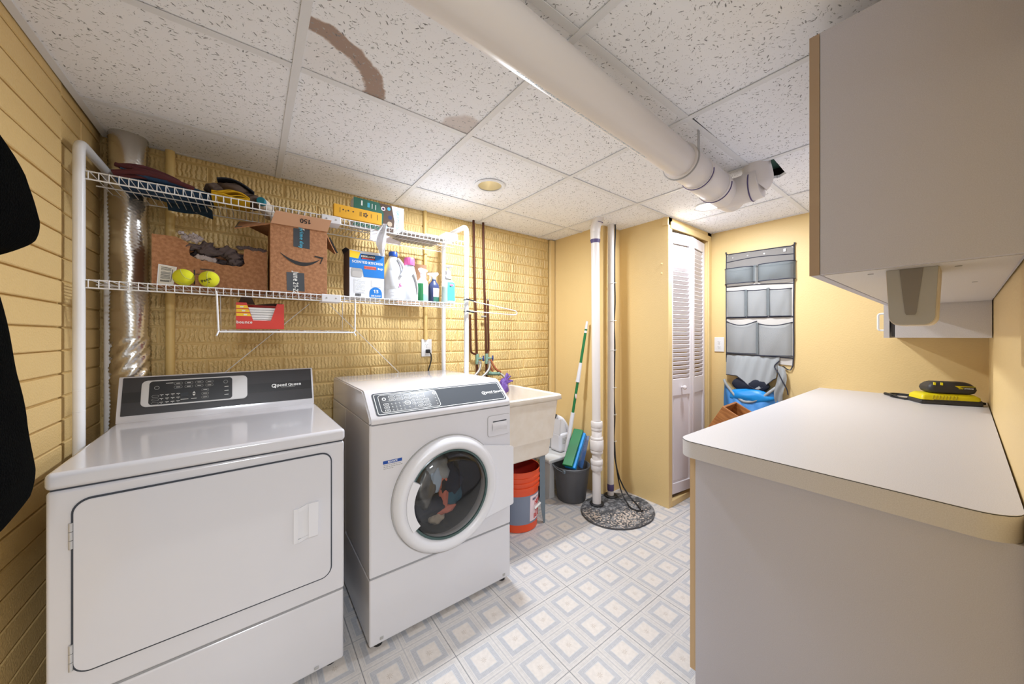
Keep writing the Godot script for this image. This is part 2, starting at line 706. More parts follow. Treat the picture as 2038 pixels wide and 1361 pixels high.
func materials() -> void:
	var stipple := noise_tex(0.09, 512, 3, Color.BLACK, Color.WHITE, FastNoiseLite.TYPE_SIMPLEX, 4)
	mat("unseen_hall_white", Color8(226, 224, 220), 0.7)
	var m := mat("yellow_paint", Color8(232, 202, 142), 0.5)
	tri_tex(m, 1.6, null, stipple, 0.04)
	m.uv1_world_triplanar = true
	m = mat("brick_paint", Color8(230, 198, 134), 0.40)
	m.heightmap_enabled = true
	m.heightmap_texture = ImageTexture.create_from_image(rib_relief(1024, 512))
	m.heightmap_scale = 0.75
	m = mat("smooth_brick_paint", Color8(228, 196, 134), 0.55)
	tri_tex(m, 2.2, null, stipple, 0.10)
	m = mat("mortar_paint", Color8(220, 190, 126), 0.55)
	tri_tex(m, 3.0, null, stipple, 0.08)
	mat("dark_gap", Color8(34, 30, 28), 0.9)
	for i in 3:
		m = mat("tile_%d" % i, Color.WHITE, 0.85)
		m.albedo_texture = ImageTexture.create_from_image(speckled(768, Color8(249, 250, 254), 2400, 1000, 0 if i < 2 else 1))
		m.metallic_specular = 0.3
	m = mat("t_bar", Color8(234, 235, 238), 0.45)
	m = mat("vinyl", Color.WHITE, 0.38)
	m.albedo_texture = ImageTexture.create_from_image(floor_print(512))
	mat("floor_base", Color8(120, 116, 112), 0.8)
	m = mat("enamel", Color8(212, 210, 213), 0.14)
	m.clearcoat_enabled = true
	m.clearcoat = 0.5
	m.clearcoat_roughness = 0.08
	mat("white_plastic", Color8(222, 221, 224), 0.35)
	mat("grey_plastic", Color8(168, 166, 164), 0.45)
	mat("seam", Color8(58, 62, 70), 0.7)
	mat("enamel_seam", Color8(150, 150, 152), 0.6)
	mat("panel_black", Color8(40, 37, 38), 0.35)
	mat("panel_stripe", Color8(27, 26, 27), 0.3)
	mat("panel_grey", Color8(70, 74, 79), 0.62, 0.0, 0.3)
	mat("key_black", Color8(22, 22, 24), 0.3)
	mat("silver", Color8(196, 194, 192), 0.35, 0.35)
	mat("print_white", Color8(232, 232, 228), 0.5)
	mat("print_dim", Color8(150, 150, 146), 0.5)
	mat("print_black", Color8(24, 22, 22), 0.5)
	mat("print_blue", Color8(20, 70, 150), 0.5)
	mat("coated_wire", Color8(236, 236, 238), 0.35)
	m = mat("foil", Color8(206, 202, 196), 0.24, 0.95)
	m = mat("cardboard", Color8(188, 138, 98), 0.8)
	tri_tex(m, 4.0, noise_tex(0.05, 256, 4, Color8(206, 190, 180), Color8(255, 252, 250), FastNoiseLite.TYPE_SIMPLEX, 2), stipple, 0.03)
	mat("cardboard_light", Color8(214, 166, 132), 0.8)
	mat("cardboard_edge", Color8(150, 104, 70), 0.9)
	mat("tape_black", Color8(38, 42, 48), 0.35)
	mat("tape_blue", Color8(70, 170, 200), 0.5)
	m = mat("pvc", Color8(228, 221, 216), 0.36)
	mat("pvc_print", Color8(70, 130, 160), 0.6)
	mat("primer_purple", Color8(86, 74, 118), 0.5)
	m = mat("copper", Color8(112, 74, 58), 0.5, 0.55)
	tri_tex(m, 9.0, noise_tex(0.08, 256, 3, Color8(150, 120, 105), Color8(255, 235, 215), FastNoiseLite.TYPE_SIMPLEX, 8))
	mat("brass_green", Color8(122, 150, 132), 0.6, 0.4)
	mat("braided_steel", Color8(170, 166, 160), 0.4, 0.7)
	mat("rust", Color8(150, 84, 50), 0.8)
	mat("valve_blue", Color8(36, 58, 118), 0.4)
	mat("black_rubber", Color8(26, 26, 28), 0.55)
	m = mat("tub", Color8(230, 220, 206), 0.5)
	tri_tex(m, 2.0, noise_tex(0.02, 256, 4, Color8(246, 242, 236), Color8(255, 255, 255), FastNoiseLite.TYPE_SIMPLEX, 12))
	mat("steel_grey", Color8(112, 124, 132), 0.45, 0.2)
	mat("orange", Color8(222, 78, 34), 0.35)
	mat("orange_shaded", Color8(170, 34, 22), 0.45)  # inside of the bucket, its shade put into the colour
	mat("label_grey", Color8(122, 130, 146), 0.5)
	mat("label_pink", Color8(232, 208, 210), 0.5)
	mat("print_red", Color8(196, 52, 48), 0.5)
	mat("print_navy", Color8(40, 46, 90), 0.5)
	m = mat("bucket_grey", Color8(86, 87, 90), 0.5)
	mat("sky_blue", Color8(20, 140, 214), 0.4)
	mat("leaf_green", Color8(26, 112, 62), 0.4)
	m = mat("clear_blue", Color(0.30, 0.52, 0.78, 0.45), 0.2)
	m.transparency = BaseMaterial3D.TRANSPARENCY_ALPHA
	m = mat("clear_plastic", Color(0.93, 0.95, 0.97, 0.38), 0.28)
	m.transparency = BaseMaterial3D.TRANSPARENCY_ALPHA
	m = mat("clear_green", Color(0.05, 0.52, 0.32, 0.72), 0.26)
	m.transparency = BaseMaterial3D.TRANSPARENCY_ALPHA
	m = mat("door_glass", Color(0.10, 0.11, 0.11, 0.30), 0.03)
	m.transparency = BaseMaterial3D.TRANSPARENCY_ALPHA
	mat("glass_rim", Color8(70, 92, 90), 0.25)
	m = mat("drum", Color8(120, 118, 114), 0.35, 0.7)
	m = mat("sump", Color.WHITE, 0.8)
	m.albedo_texture = ImageTexture.create_from_image(sump_wear(512))
	m = mat("door_white", Color8(238, 231, 232), 0.4)
	m = mat("laminate", Color8(216, 212, 212), 0.42)
	tri_tex(m, 3.0, noise_tex(0.2, 512, 3, Color8(236, 235, 233), Color8(255, 255, 255), FastNoiseLite.TYPE_SIMPLEX, 21))
	m = mat("cabinet_grey", Color8(204, 203, 214), 0.55)
	tri_tex(m, 3.0, noise_tex(0.3, 512, 2, Color8(240, 238, 237), Color8(255, 255, 255), FastNoiseLite.TYPE_SIMPLEX, 22))
	mat("bare_edge", Color8(206, 176, 136), 0.6)
	m = mat("oak", Color8(196, 140, 84), 0.5)
	m.uv1_triplanar = true
	m.uv1_scale = Vector3(1.2, 12, 12)
	m.albedo_texture = noise_tex(0.02, 256, 4, Color8(190, 160, 130), Color8(255, 244, 230), FastNoiseLite.TYPE_SIMPLEX, 14)
	m = mat("mesh_grey", Color8(150, 146, 142), 0.8)
	tri_tex(m, 14.0, noise_tex(0.2, 256, 2, Color8(215, 213, 210), Color8(255, 255, 255), FastNoiseLite.TYPE_SIMPLEX, 15))
	mat("mesh_pale", Color8(206, 200, 192), 0.8)
	m = mat("sheer_grey", Color(0.68, 0.69, 0.69, 0.42), 0.8)
	m.transparency = BaseMaterial3D.TRANSPARENCY_ALPHA
	m = mat("sheer_dark", Color(0.50, 0.53, 0.54, 0.5), 0.8)
	m.transparency = BaseMaterial3D.TRANSPARENCY_ALPHA
	m = mat("bag_grey", Color8(158, 160, 160), 0.75)
	m = mat("bag_blue", Color8(70, 140, 206), 0.6)
	mat("piping_navy", Color8(46, 48, 62), 0.7)
	m = mat("fleece", Color8(17, 18, 18), 1.0, 0.0, 0.1)
	tri_tex(m, 10.0, noise_tex(0.07, 256, 4, Color8(120, 124, 116), Color8(255, 255, 255), FastNoiseLite.TYPE_SIMPLEX, 17), noise_tex(0.05, 256, 4), 0.25)
	m = mat("denim", Color8(46, 84, 122), 0.85)
	tri_tex(m, 12.0, noise_tex(0.06, 256, 4, Color8(170, 180, 190), Color8(255, 255, 255), FastNoiseLite.TYPE_SIMPLEX, 18))
	mat("maroon", Color8(84, 36, 40), 0.9)
	m = mat("yellow_cloth", Color8(214, 170, 20), 0.85)
	m = mat("brown_cloth", Color8(88, 72, 62), 0.9)
	mat("navy_cloth", Color8(34, 38, 52), 0.9)
	m = mat("lint", Color8(96, 84, 84), 1.0)
	mat("lint_pale", Color8(176, 164, 164), 1.0)
	m = mat("felt_yellow", Color8(222, 222, 40), 0.9)
	tri_tex(m, 30.0, null, stipple, 0.05)
	mat("felt_line", Color8(190, 190, 110), 0.9)
	mat("box_orange", Color8(232, 172, 42), 0.6)
	mat("box_green", Color8(40, 96, 78), 0.6)
	mat("box_white", Color8(222, 224, 228), 0.5)
	mat("bag_box_blue", Color8(24, 116, 196), 0.45)
	mat("pink", Color8(226, 104, 164), 0.4)
	mat("cap_blue", Color8(24, 76, 170), 0.4)
	mat("hdpe", Color8(226, 230, 236), 0.4)
	mat("mint", Color8(78, 196, 168), 0.45)
	mat("glass_navy", Color8(52, 62, 98), 0.3)
	mat("teal", Color8(20, 128, 152), 0.4)
	mat("purple", Color8(104, 72, 150), 0.5)
	mat("red_box", Color8(206, 50, 34), 0.5)
	mat("yellow_print", Color8(246, 200, 30), 0.5)
	mat("white_paper", Color8(238, 238, 238), 0.7)
	mat("lime", Color8(226, 208, 20), 0.4)
	mat("charcoal", Color8(52, 50, 50), 0.5)
	m = mat("film_white", Color(0.93, 0.93, 0.95, 0.72), 0.35)
	m.transparency = BaseMaterial3D.TRANSPARENCY_ALPHA
	m.backlight_enabled = true
	m.backlight = Color(0.5, 0.5, 0.5)
	mat("reflector", Color8(206, 196, 168), 0.3, 0.6)
	m = mat("lamp_on", Color8(255, 252, 246), 0.5)
	m.emission_enabled = true
	m.emission = Color8(255, 246, 232)
	m.emission_energy_multiplier = 4.0
	mat("outlet_white", Color8(234, 232, 230), 0.35)
	mat("green_board", Color8(70, 104, 92), 0.8)
	mat("brick_paint_plain", Color8(224, 192, 122), 0.42)
	mat("grey_pale", Color8(206, 206, 204), 0.5)
	mat("bare_edge_dark", Color8(176, 152, 128), 0.6)
	mat("grey_dark", Color8(128, 122, 118), 0.5)
	mat("lime_dark", Color8(186, 170, 16), 0.4)
	mat("laundry_coral", Color8(206, 120, 100), 0.9)
	mat("laundry_tan", Color8(176, 160, 140), 0.9)
	mat("laundry_pale", Color8(172, 188, 204), 0.9)
	mat("teal_cloth", Color8(58, 96, 112), 0.9)


func brick_mesh(l: float, h: float, d: float, row: int, u0 := 0.0) -> ArrayMesh:
	# one brick, face looking along +z, back at z = 0; the face picks one of four rows of the relief
	var b := MB.new()
	var c := 0.0028
	var v0 := row * 0.25 + 0.004
	var v1 := (row + 1) * 0.25 - 0.004
	var ul := u0 + l / 0.30
	var f := [Vector3(-l / 2 + c, -h / 2 + c, d), Vector3(l / 2 - c, -h / 2 + c, d), Vector3(l / 2 - c, h / 2 - c, d), Vector3(-l / 2 + c, h / 2 - c, d)]
	b.face(f, Vector3.BACK, [Vector2(u0, v1), Vector2(ul, v1), Vector2(ul, v0), Vector2(u0, v0)])
	var o := [Vector3(-l / 2, -h / 2, d - c), Vector3(l / 2, -h / 2, d - c), Vector3(l / 2, h / 2, d - c), Vector3(-l / 2, h / 2, d - c)]
	var w := [Vector2(u0, v1), Vector2(u0 + 0.02, v1)]
	for i in 4:
		var k := (i + 1) % 4
		var out: Vector3 = (o[i] + o[k]) * Vector3(1, 1, 0)
		b.face([f[i], f[k], o[k], o[i]], out.normalized() + Vector3.BACK, [w[0], w[1], w[1], w[0]])
		b.face([o[i], o[k], o[k] * Vector3(1, 1, 0), o[i] * Vector3(1, 1, 0)], out, [w[0], w[1], w[1], w[0]])
	return b.done()


func room() -> void:
	var b := MB.new()
	b.box(Vector3(1.69, -0.03, 1.1), Vector3(3.86, 0.05, 2.6), 0.0)
	b.box(Vector3(0.60, -0.03, 3.45), Vector3(2.4, 0.05, 2.2), 0.0)
	var floor_o := struct("floor", b, M.floor_base)
	var ts := 0.2976
	var fx0 := 1.413 - 5 * ts
	var fz0 := 1.0266 - 4 * ts
	for i in 13:
		for j in 9:
			var x0 := maxf(fx0 + i * ts, 0.0)
			var x1 := minf(fx0 + (i + 1) * ts, WX)
			var z0 := maxf(fz0 + j * ts, 0.0)
			var z1 := minf(fz0 + (j + 1) * ts, WZ)
			if x1 - x0 < 0.01 or z1 - z0 < 0.01:
				continue
			b = MB.new()
			var g := 0.0006
			var uv := Rect2((x0 - fx0 - i * ts) / ts, (z0 - fz0 - j * ts) / ts, (x1 - x0) / ts, (z1 - z0) / ts)
			var p := [Vector3(x0 + g, 0, z0 + g), Vector3(x1 - g, 0, z0 + g), Vector3(x1 - g, 0, z1 - g), Vector3(x0 + g, 0, z1 - g)]
			b.face(p, Vector3.UP, [uv.position, uv.position + Vector2(uv.size.x, 0), uv.end, uv.position + Vector2(0, uv.size.y)])
			for k in 4:
				var q: Vector3 = p[k]
				var r: Vector3 = p[(k + 1) % 4]
				b.face([q, r, r + Vector3.DOWN * 0.004, q + Vector3.DOWN * 0.004], (q + r) / 2 - (p[0] + p[2]) / 2)
			obj("floor_tile", b, M.vinyl, floor_o)
	# walls
	b = MB.new()
	b.box(Vector3(-0.066, 1.08, 1.1), Vector3(0.12, 2.26, 2.6), 0.0)
	var wl := struct("wall_left", b, M.mortar_paint)
	b = MB.new()
	b.box(Vector3(1.7, 1.08, -0.066), Vector3(3.9, 2.26, 0.12), 0.0)
	var wb := struct("wall_back", b, M.mortar_paint)
	b = MB.new()
	b.box(Vector3(2.40, 1.08, WZ + 0.06), Vector3(2.5, 2.26, 0.12), 0.0)
	b.box(Vector3(-0.03, 1.08, WZ + 0.06), Vector3(0.18, 2.26, 0.12), 0.0)
	b.box(Vector3(0.60, 2.12, WZ + 0.06), Vector3(1.2, 0.18, 0.12), 0.0)  # unseen opening, lets the lamp behind the camera shine in
	struct("wall_front", b, M.yellow_paint)
	b = MB.new()
	b.box(Vector3(WX + 0.06, 1.08, 1.1), Vector3(0.12, 2.26, 2.6), 0.0)
	struct("wall_right", b, M.yellow_paint)
	b = MB.new()
	b.box(Vector3(2.75, 1.08, 0.2625), Vector3(0.27, 2.26, 0.545), 0.003)
	struct("wall_chase", b, M.yellow_paint)
	# unseen hallway behind the camera, shapes the light on the machine fronts
	b = MB.new()
	b.box(Vector3(-0.56, 1.08, 3.4), Vector3(0.12, 2.26, 2.1), 0.0)
	b.box(Vector3(1.76, 1.08, 3.4), Vector3(0.12, 2.26, 2.1), 0.0)
	b.box(Vector3(0.60, 1.08, 4.46), Vector3(2.4, 2.26, 0.12), 0.0)
	b.box(Vector3(-0.32, 1.08, WZ + 0.10), Vector3(0.46, 2.26, 0.08), 0.0)
	b.box(Vector3(0.60, 2.13, 3.4), Vector3(2.4, 0.16, 2.1), 0.0)
	struct("wall_hall", b, M.unseen_hall_white)
	# closet: side wall, jambs, head
	b = MB.new()
	b.box(Vector3(2.845, 1.08, 0.735), Vector3(0.05, 2.26, 0.402), 0.003)
	b.box(Vector3(3.46, 1.08, 0.916), Vector3(0.075, 2.26, 0.04), 0.002)
	b.box(Vector3(3.15, 2.09, 0.916), Vector3(0.68, 0.22, 0.04), 0.002)
	b.box(Vector3(3.18, 1.08, 0.52), Vector3(0.7, 2.26, 0.02), 0.0)
	struct("wall_closet", b, M.yellow_paint)
	b = MB.new()
	b.box(Vector3(3.15, 0.022, 0.925), Vector3(0.58, 0.045, 0.03), 0.003)
	struct("trim_1", b, M.yellow_paint)
	b = MB.new()
	b.box(Vector3(3.44, 0.99, 0.941), Vector3(0.045, 1.97, 0.012), 0.003)
	b.box(Vector3(3.15, 1.985, 0.941), Vector3(0.62, 0.045, 0.012), 0.003)
	struct("trim_2", b, M.yellow_paint)
	b = MB.new()
	b.box(Vector3(2.584, 1.018, 0.014), Vector3(0.05, 2.03, 0.026), 0.003)
	struct("trim_3", b, M.yellow_paint)
	# screw plugs on the closet side
	for y in [1.716, 1.648]:
		b = MB.new()
		b.t = Transform3D(Basis(Vector3.BACK, PI / 2), Vector3(2.82, y, 0.883))
		b.lathe([Vector2(0.0078, 0), Vector2(0.0078, 0.002), Vector2(0.005, 0.0045), Vector2(0.0, 0.005)], Vector3.ZERO, 12)
		tag(obj("screw_plug", b, M.yellow_paint, self), "yellow painted screw plug on the closet side, %s of two" % ("upper" if y > 1.7 else "lower"), "screw", "screw plugs on the closet side")
	# bricks of the back wall, face at z = 0
	var course := 0.0765
	var bl := 0.30
	var face_h := course - 0.007
	var cut := {}
	var low := MB.new()
	for r in 27:
		var y := 1.2475 - course * 16 + course * r + course / 2.0
		var yt := minf(y + face_h / 2, CEIL + 0.03)
		if y - face_h / 2 > CEIL:
			continue
		var x: float = -bl * [0.35, 0.85, 0.6][r % 3] + rng.randf_range(-0.02, 0.02)
		while x < 2.545:
			var xa := maxf(x, 0.002)
			var xb := minf(x + bl - 0.008, 2.553)
			x += bl
			if xb - xa < 0.02:
				continue
			var hidden := y < 0.80 and xa < 1.25
			var key := "%d_%d" % [roundi((xb - xa) * 200), rng.randi_range(0, 3)]
			if not cut.has(key):
				cut[key] = brick_mesh(xb - xa, face_h, 0.0062, int(key.get_slice("_", 1)), rng.randf())
			var at := Vector3((xa + xb) / 2, y, -0.0062 + rng.randf_range(-0.0006, 0.0006))
			if hidden:
				low.t = Transform3D(Basis.IDENTITY, at)
				low.box(Vector3(0, 0, 0.003), Vector3(xb - xa, face_h, 0.006), 0.002)
			else:
				var o := put("brick", cut[key], M.brick_paint, wb)
				o.position = at + Vector3(0, 0, 0.0)
	var rest := obj("bricks_behind_machines", low, M.mortar_paint, wb)
	rest.set_meta("kind", "stuff")
	# bricks of the left wall, face at x = 0; from z = 0.385 on they stand a little proud
	low = MB.new()
	cut = {}
	for r in 27:
		var y := 1.3115 - course * 1.008 * 17 + course * 1.008 * r + course / 2.0
		if y - face_h / 2 > CEIL:
			continue
		var runs := [[0.004, 0.20 if r % 2 else 0.372], [0.208, 0.372] if r % 2 else [0, 0], [0.386, 1.04 if r % 2 else 0.90], [1.05 if r % 2 else 0.91, 1.35]]
		for q in runs:
			var l: float = q[1] - q[0]
			if l < 0.02:
				continue
			var proud := 0.005 if q[0] > 0.38 else 0.0
			var key := "%d_%d" % [roundi(l * 200), roundi(proud * 1000)]
			if not cut.has(key):
				cut[key] = brick_mesh(l, face_h + 0.0022, 0.0058 + proud, 0)
			var o := put("brick", cut[key], M.smooth_brick_paint, wl)
			o.transform = Transform3D(Basis(Vector3.UP, PI / 2), Vector3(-0.006 + rng.randf_range(-0.0005, 0.0005), y + rng.randf_range(-0.001, 0.001), (q[0] + q[1]) / 2))
		low.box(Vector3(-0.001, y, 1.80), Vector3(0.011, face_h + 0.002, 0.88), 0.002)
	rest = obj("bricks_behind_coat", low, M.mortar_paint, wl)
	rest.set_meta("kind", "stuff")
	# ceiling: slab, hanging grid, tiles
	b = MB.new()
	b.box(Vector3(1.7, CEIL + 0.2, 1.1), Vector3(4.0, 0.06, 2.7), 0.0)
	var ce := struct("ceiling", b, M.dark_gap)
	var T := 0.6096
	var xo := 0.0036
	var zo := 0.3211
	for i in range(1, 6):
		b = MB.new()
		b.box(Vector3(xo + i * T, CEIL + 0.0005, 1.13), Vector3(0.024, 0.003, 2.26), 0.0006)
		b.box(Vector3(xo + i * T, CEIL + 0.018, 1.13), Vector3(0.003, 0.034, 2.26), 0.0)
		obj("ceiling_bar", b, M.t_bar, ce)
	for j in 4:
		for i in 6:
			b = MB.new()
			var x0 := xo + i * T + 0.0125
			var x1 := minf(x0 + T - 0.025, WX)
			b.box(Vector3((x0 + x1) / 2, CEIL + 0.0008, zo + j * T), Vector3(x1 - x0, 0.0026, 0.024), 0.0006)
			b.box(Vector3((x0 + x1) / 2, CEIL + 0.018, zo + j * T), Vector3(x1 - x0, 0.034, 0.003), 0.0)
			obj("ceiling_bar", b, M.t_bar, ce)
	for e in [[Vector3(0.018, CEIL + 0.001, 1.13), Vector3(0.022, 0.003, 2.24)], [Vector3(1.75, CEIL + 0.001, WZ - 0.012), Vector3(3.44, 0.003, 0.022)], [Vector3(WX - 0.012, CEIL + 0.001, 1.6), Vector3(0.022, 0.003, 1.3)], [Vector3(1.3, CEIL + 0.002, 0.012), Vector3(2.5, 0.002, 0.018)]]:
		b = MB.new()
		b.box(e[0], e[1], 0.0006)
		obj("wall_angle", b, M.t_bar, ce)
	for i in 6:
		for j in range(-1, 4):
			var x0 := maxf(xo + i * T + 0.004, 0.003)
			var x1 := minf(xo + (i + 1) * T - 0.004, WX - 0.003)
			var z0 := maxf(zo + j * T + 0.004, 0.003)
			var z1 := minf(zo + (j + 1) * T - 0.004, WZ - 0.003)
			var full := Rect2(xo + i * T, zo + j * T, T, T)
			var y := CEIL + 0.003 + rng.randf_range(0.0, 0.0012)
			var m: Material = M["tile_%d" % rng.randi_range(0, 1)]
			if i == 1 and j == 1:
				m = M.tile_2
			elif rng.randf() < 0.5:
				full = Rect2(full.end, -full.size)
			b = MB.new()
			var hole: Vector3 = Vector3.ZERO
			for l in [LIGHT_A, LIGHT_B]:
				if l.x > x0 and l.x < x1 and l.z > z0 and l.z < z1:
					hole = l
			var poly := [Vector2(x0, z0), Vector2(x1, z0), Vector2(x1, z1), Vector2(x0, z1)]
			if i == 3 and j == 2:      # a tile that slid away from its bar
				poly = [Vector2(x0 + 0.019, z0 + 0.011), Vector2(x1 - 0.004, z0), Vector2(x1 - 0.004, z1), Vector2(x0, z1), Vector2(x0, z0 + 0.085)]
			if i == 4 and j == 2:      # the tile cut round the drain fitting
				poly = [Vector2(x0 + 0.014, z0 + 0.095), Vector2(x0 + 0.245, z0 + 0.085), Vector2(x0 + 0.272, z0 + 0.05), Vector2(x0 + 0.25, z0), Vector2(x1, z0), Vector2(x1, z1), Vector2(x0 + 0.014, z1)]
			b.t = Transform3D(Basis(Vector3.RIGHT, Vector3.BACK, Vector3.DOWN), Vector3(0, y, 0))
			if hole != Vector3.ZERO:
				b.plate_hole(poly, Vector2(hole.x, hole.z), 0.0725, 0.0, 1.0, 64, full)
				for k in 4:
					var q: Vector2 = poly[k]
					var r: Vector2 = poly[(k + 1) % 4]
					b.face([Vector3(q.x, q.y, 0), Vector3(r.x, r.y, 0), Vector3(r.x, r.y, -0.014), Vector3(q.x, q.y, -0.014)], Vector3((q + r).x / 2 - (x0 + x1) / 2, (q + r).y / 2 - (z0 + z1) / 2, 0))
			else:
				b.prism(poly, -0.014, 0.0)
				for k in b.v.size():
					var w: Vector3 = b.v[k]
					b.u[k] = (Vector2(w.x, w.z) - full.position) / full.size
			obj("ceiling_tile", b, m, ce)


func downlight(at: Vector3, label: String, flat: bool) -> void:
	var o := thing("downlight", label, "ceiling light", at, "")
	var b := MB.new()
	if flat:
		b.lathe([Vector2(0.070, 0.004), Vector2(0.082, 0.003), Vector2(0.084, -0.002), Vector2(0.078, -0.005), Vector2(0.070, -0.001)], Vector3.ZERO, 40)
		obj("trim_ring", b, M.t_bar, o).position = Vector3.ZERO
		b = MB.new()
		b.lathe([Vector2(0.0, 0.0), Vector2(0.0705, 0.0), Vector2(0.0705, 0.02), Vector2(0.0, 0.02)], Vector3.ZERO, 40)
		obj("lens", b, M.lamp_on, o).position = Vector3.ZERO
		return
	b.lathe([Vector2(0.065, 0.004), Vector2(0.084, 0.003), Vector2(0.086, -0.001), Vector2(0.076, -0.005), Vector2(0.065, -0.002)], Vector3.ZERO, 40)
	obj("trim_ring", b, M.t_bar, o).position = Vector3.ZERO
	b = MB.new()
	b.lathe([Vector2(0.0655, 0.003), Vector2(0.064, 0.02), Vector2(0.054, 0.060), Vector2(0.046, 0.075)], Vector3.ZERO, 40)
	b.lathe([Vector2(0.045, 0.078), Vector2(0.057, 0.062), Vector2(0.067, 0.02), Vector2(0.0685, 0.003)], Vector3.ZERO, 40)
	obj("reflector", b, M.reflector, o).position = Vector3.ZERO
	b = MB.new()
	b.lathe([Vector2(0.0, 0.050), Vector2(0.030, 0.053), Vector2(0.046, 0.063), Vector2(0.0475, 0.080), Vector2(0.0, 0.080)], Vector3.ZERO, 32)
	obj("lens", b, M.lamp_on, o).position = Vector3.ZERO


func ceiling_things() -> void:
	downlight(LIGHT_A, "recessed ceiling light with a beige reflector cone above the washer", false)
	downlight(LIGHT_B, "flat glowing round ceiling light beside the white drain fitting", true)
	downlight(UNSEEN_LIGHT, "unseen round ceiling light out of view, placed to light the machine fronts", true)
	# the thick drain pipe under the ceiling
	var o := thing("drain_pipe", "thick white plastic drain pipe hung under the ceiling with a branched fitting", "pipe", Vector3(1.9, 1.94, 1.46))
	var r := 0.0625
	var dir := Vector3(1.078, 0, -0.062).normalized()
	var p0 := Vector3(0.874, 1.94, 1.522)
	var line := func(d: float) -> Vector3: return p0 + dir * d
	var b := MB.new()
	b.tube([line.call(-0.86), line.call(1.12)], r, 40)
	obj("pipe", b, M.pvc, o)
	var hub := func(d0: float, d1: float, rr: float) -> void:
		var h := MB.new()
		var fr := Basis(dir.cross(Vector3.UP).normalized(), dir, Vector3.ZERO)
		fr.z = fr.x.cross(fr.y)
		h.t = Transform3D(fr, line.call(0.0))
		h.lathe([Vector2(r - 0.002, d0), Vector2(rr - 0.002, d0), Vector2(rr, d0 + 0.003), Vector2(rr, d1 - 0.003), Vector2(rr - 0.002, d1), Vector2(r - 0.002, d1)], Vector3.ZERO, 40)
		obj("hub", h, M.pvc, o)
	hub.call(1.06, 1.075, r + 0.010)
	hub.call(1.075, 1.23, r + 0.005)
	hub.call(1.23, 1.25, r + 0.0075)
	hub.call(1.25, 1.43, r + 0.009)
	hub.call(1.43, 1.45, r + 0.012)
	b = MB.new()
	for q in [[1.236, 0.0076], [1.447, 0.0126]]:
		var ring := []
		for i in 25:
			var a := TAU * i / 24.0 * 0.62 + 2.4
			ring.append(line.call(q[0]) + (dir.cross(Vector3.UP) * cos(a) + Vector3.UP * sin(a)) * (r + q[1]))
		b.tube(ring, 0.0032, 6)
	obj("primer_ring", b, M.primer_purple, o, "purple primer ring")
	# body of the tee and its branch towards the room, turning up into the ceiling
	b = MB.new()
	b.tube(spline([line.call(1.44), line.call(1.52), line.call(1.62), line.call(1.70)], 4), r + 0.010, 36, r + 0.002)
	obj("tee_body", b, M.pvc, o)
	b = MB.new()
	var c: Vector3 = line.call(1.60)
	var br := Vector3(0.05, 0.0, 1.0).normalized()
	b.tube(spline([c + Vector3(-0.02, 0, -0.03), c + br * 0.05, c + br * 0.11 + Vector3.UP * 0.006, c + br * 0.15 + Vector3.UP * 0.012], 5), r + 0.006, 36)
	obj("branch", b, M.pvc, o)
	b = MB.new()
	b.tube([c + br * 0.095 + Vector3.UP * 0.006, c + br * 0.152 + Vector3.UP * 0.014], r + 0.011, 36)
	obj("hub", b, M.pvc, o)
	b = MB.new()
	b.tube(spline([c + br * 0.135 + Vector3.UP * 0.012, c + br * 0.145 + Vector3.UP * 0.03, c + br * 0.135 + Vector3.UP * 0.09, c + br * 0.125 + Vector3.UP * 0.16], 5), r - 0.004, 36)
	obj("elbow", b, M.pvc, o)
	b = MB.new()
	var ring := []
	for i in 25:
		var a := TAU * i / 24.0 * 0.6 + 3.0
		ring.append(c + br * 0.118 + Vector3.UP * 0.008 + (br.cross(Vector3.UP) * cos(a) + Vector3.UP * sin(a)) * (r + 0.0115))
	b.tube(ring, 0.003, 6)
	obj("primer_ring", b, M.primer_purple, o, "purple primer ring")
	# strap
	b = MB.new()
	ring = []
	for i in 21:
		var a := PI * 0.92 + PI * 1.16 * i / 20.0
		ring.append(line.call(1.068) + (dir.cross(Vector3.UP) * cos(a) + Vector3.UP * sin(a)) * (r + 0.012))
	b.tube(ring, 0.0035, 6)
	b.box(line.call(1.068) + Vector3(0.0, 0.062, 0.0735), Vector3(0.016, 0.085, 0.003), 0.0005)
	obj("hanger_strap", b, M.grey_plastic, o)
	# print along the side of the pipe that looks to the machines
	var s := "PVC 1120  NON PRESSURE SAMPCELL 1 IPS SCH40 ASTM F-891 CELLULAR CORE PVC DWV PIPE  U.P.C."
	var back := dir.cross(Vector3.UP)
	if back.z > 0.0:
		back = -back
	var n := (back * 0.40 + Vector3.DOWN * 0.92).normalized()
	var up := n.cross(dir).normalized()
	var bs := Basis(dir, up, n)
	text(s, 0.0105, M.pvc_print, Transform3D(bs, line.call(0.50) + n * (r - 0.0004)), o)
	# scrap of green board showing in the cut tile
	b = MB.new()
	b.box(Vector3(2.60, CEIL + 0.075, 1.60), Vector3(0.30, 0.012, 0.22), 0.002)
	lone("green_board", b, M.green_board, "green board seen through the hole cut in the ceiling tile", "board")


func pill(a: MB, c: MB, at: Vector2, w: float, h: float, ring := 0.0011) -> void:
	# a key outlined in print: outline in a, dark middle in c
	a.prism(rrect(w, h, minf(w, h) * 0.42, 4, at), 0.0, 0.0005)
	c.prism(rrect(w - ring * 2, h - ring * 2, minf(w, h) * 0.38, 4, at), 0.0, 0.0008)


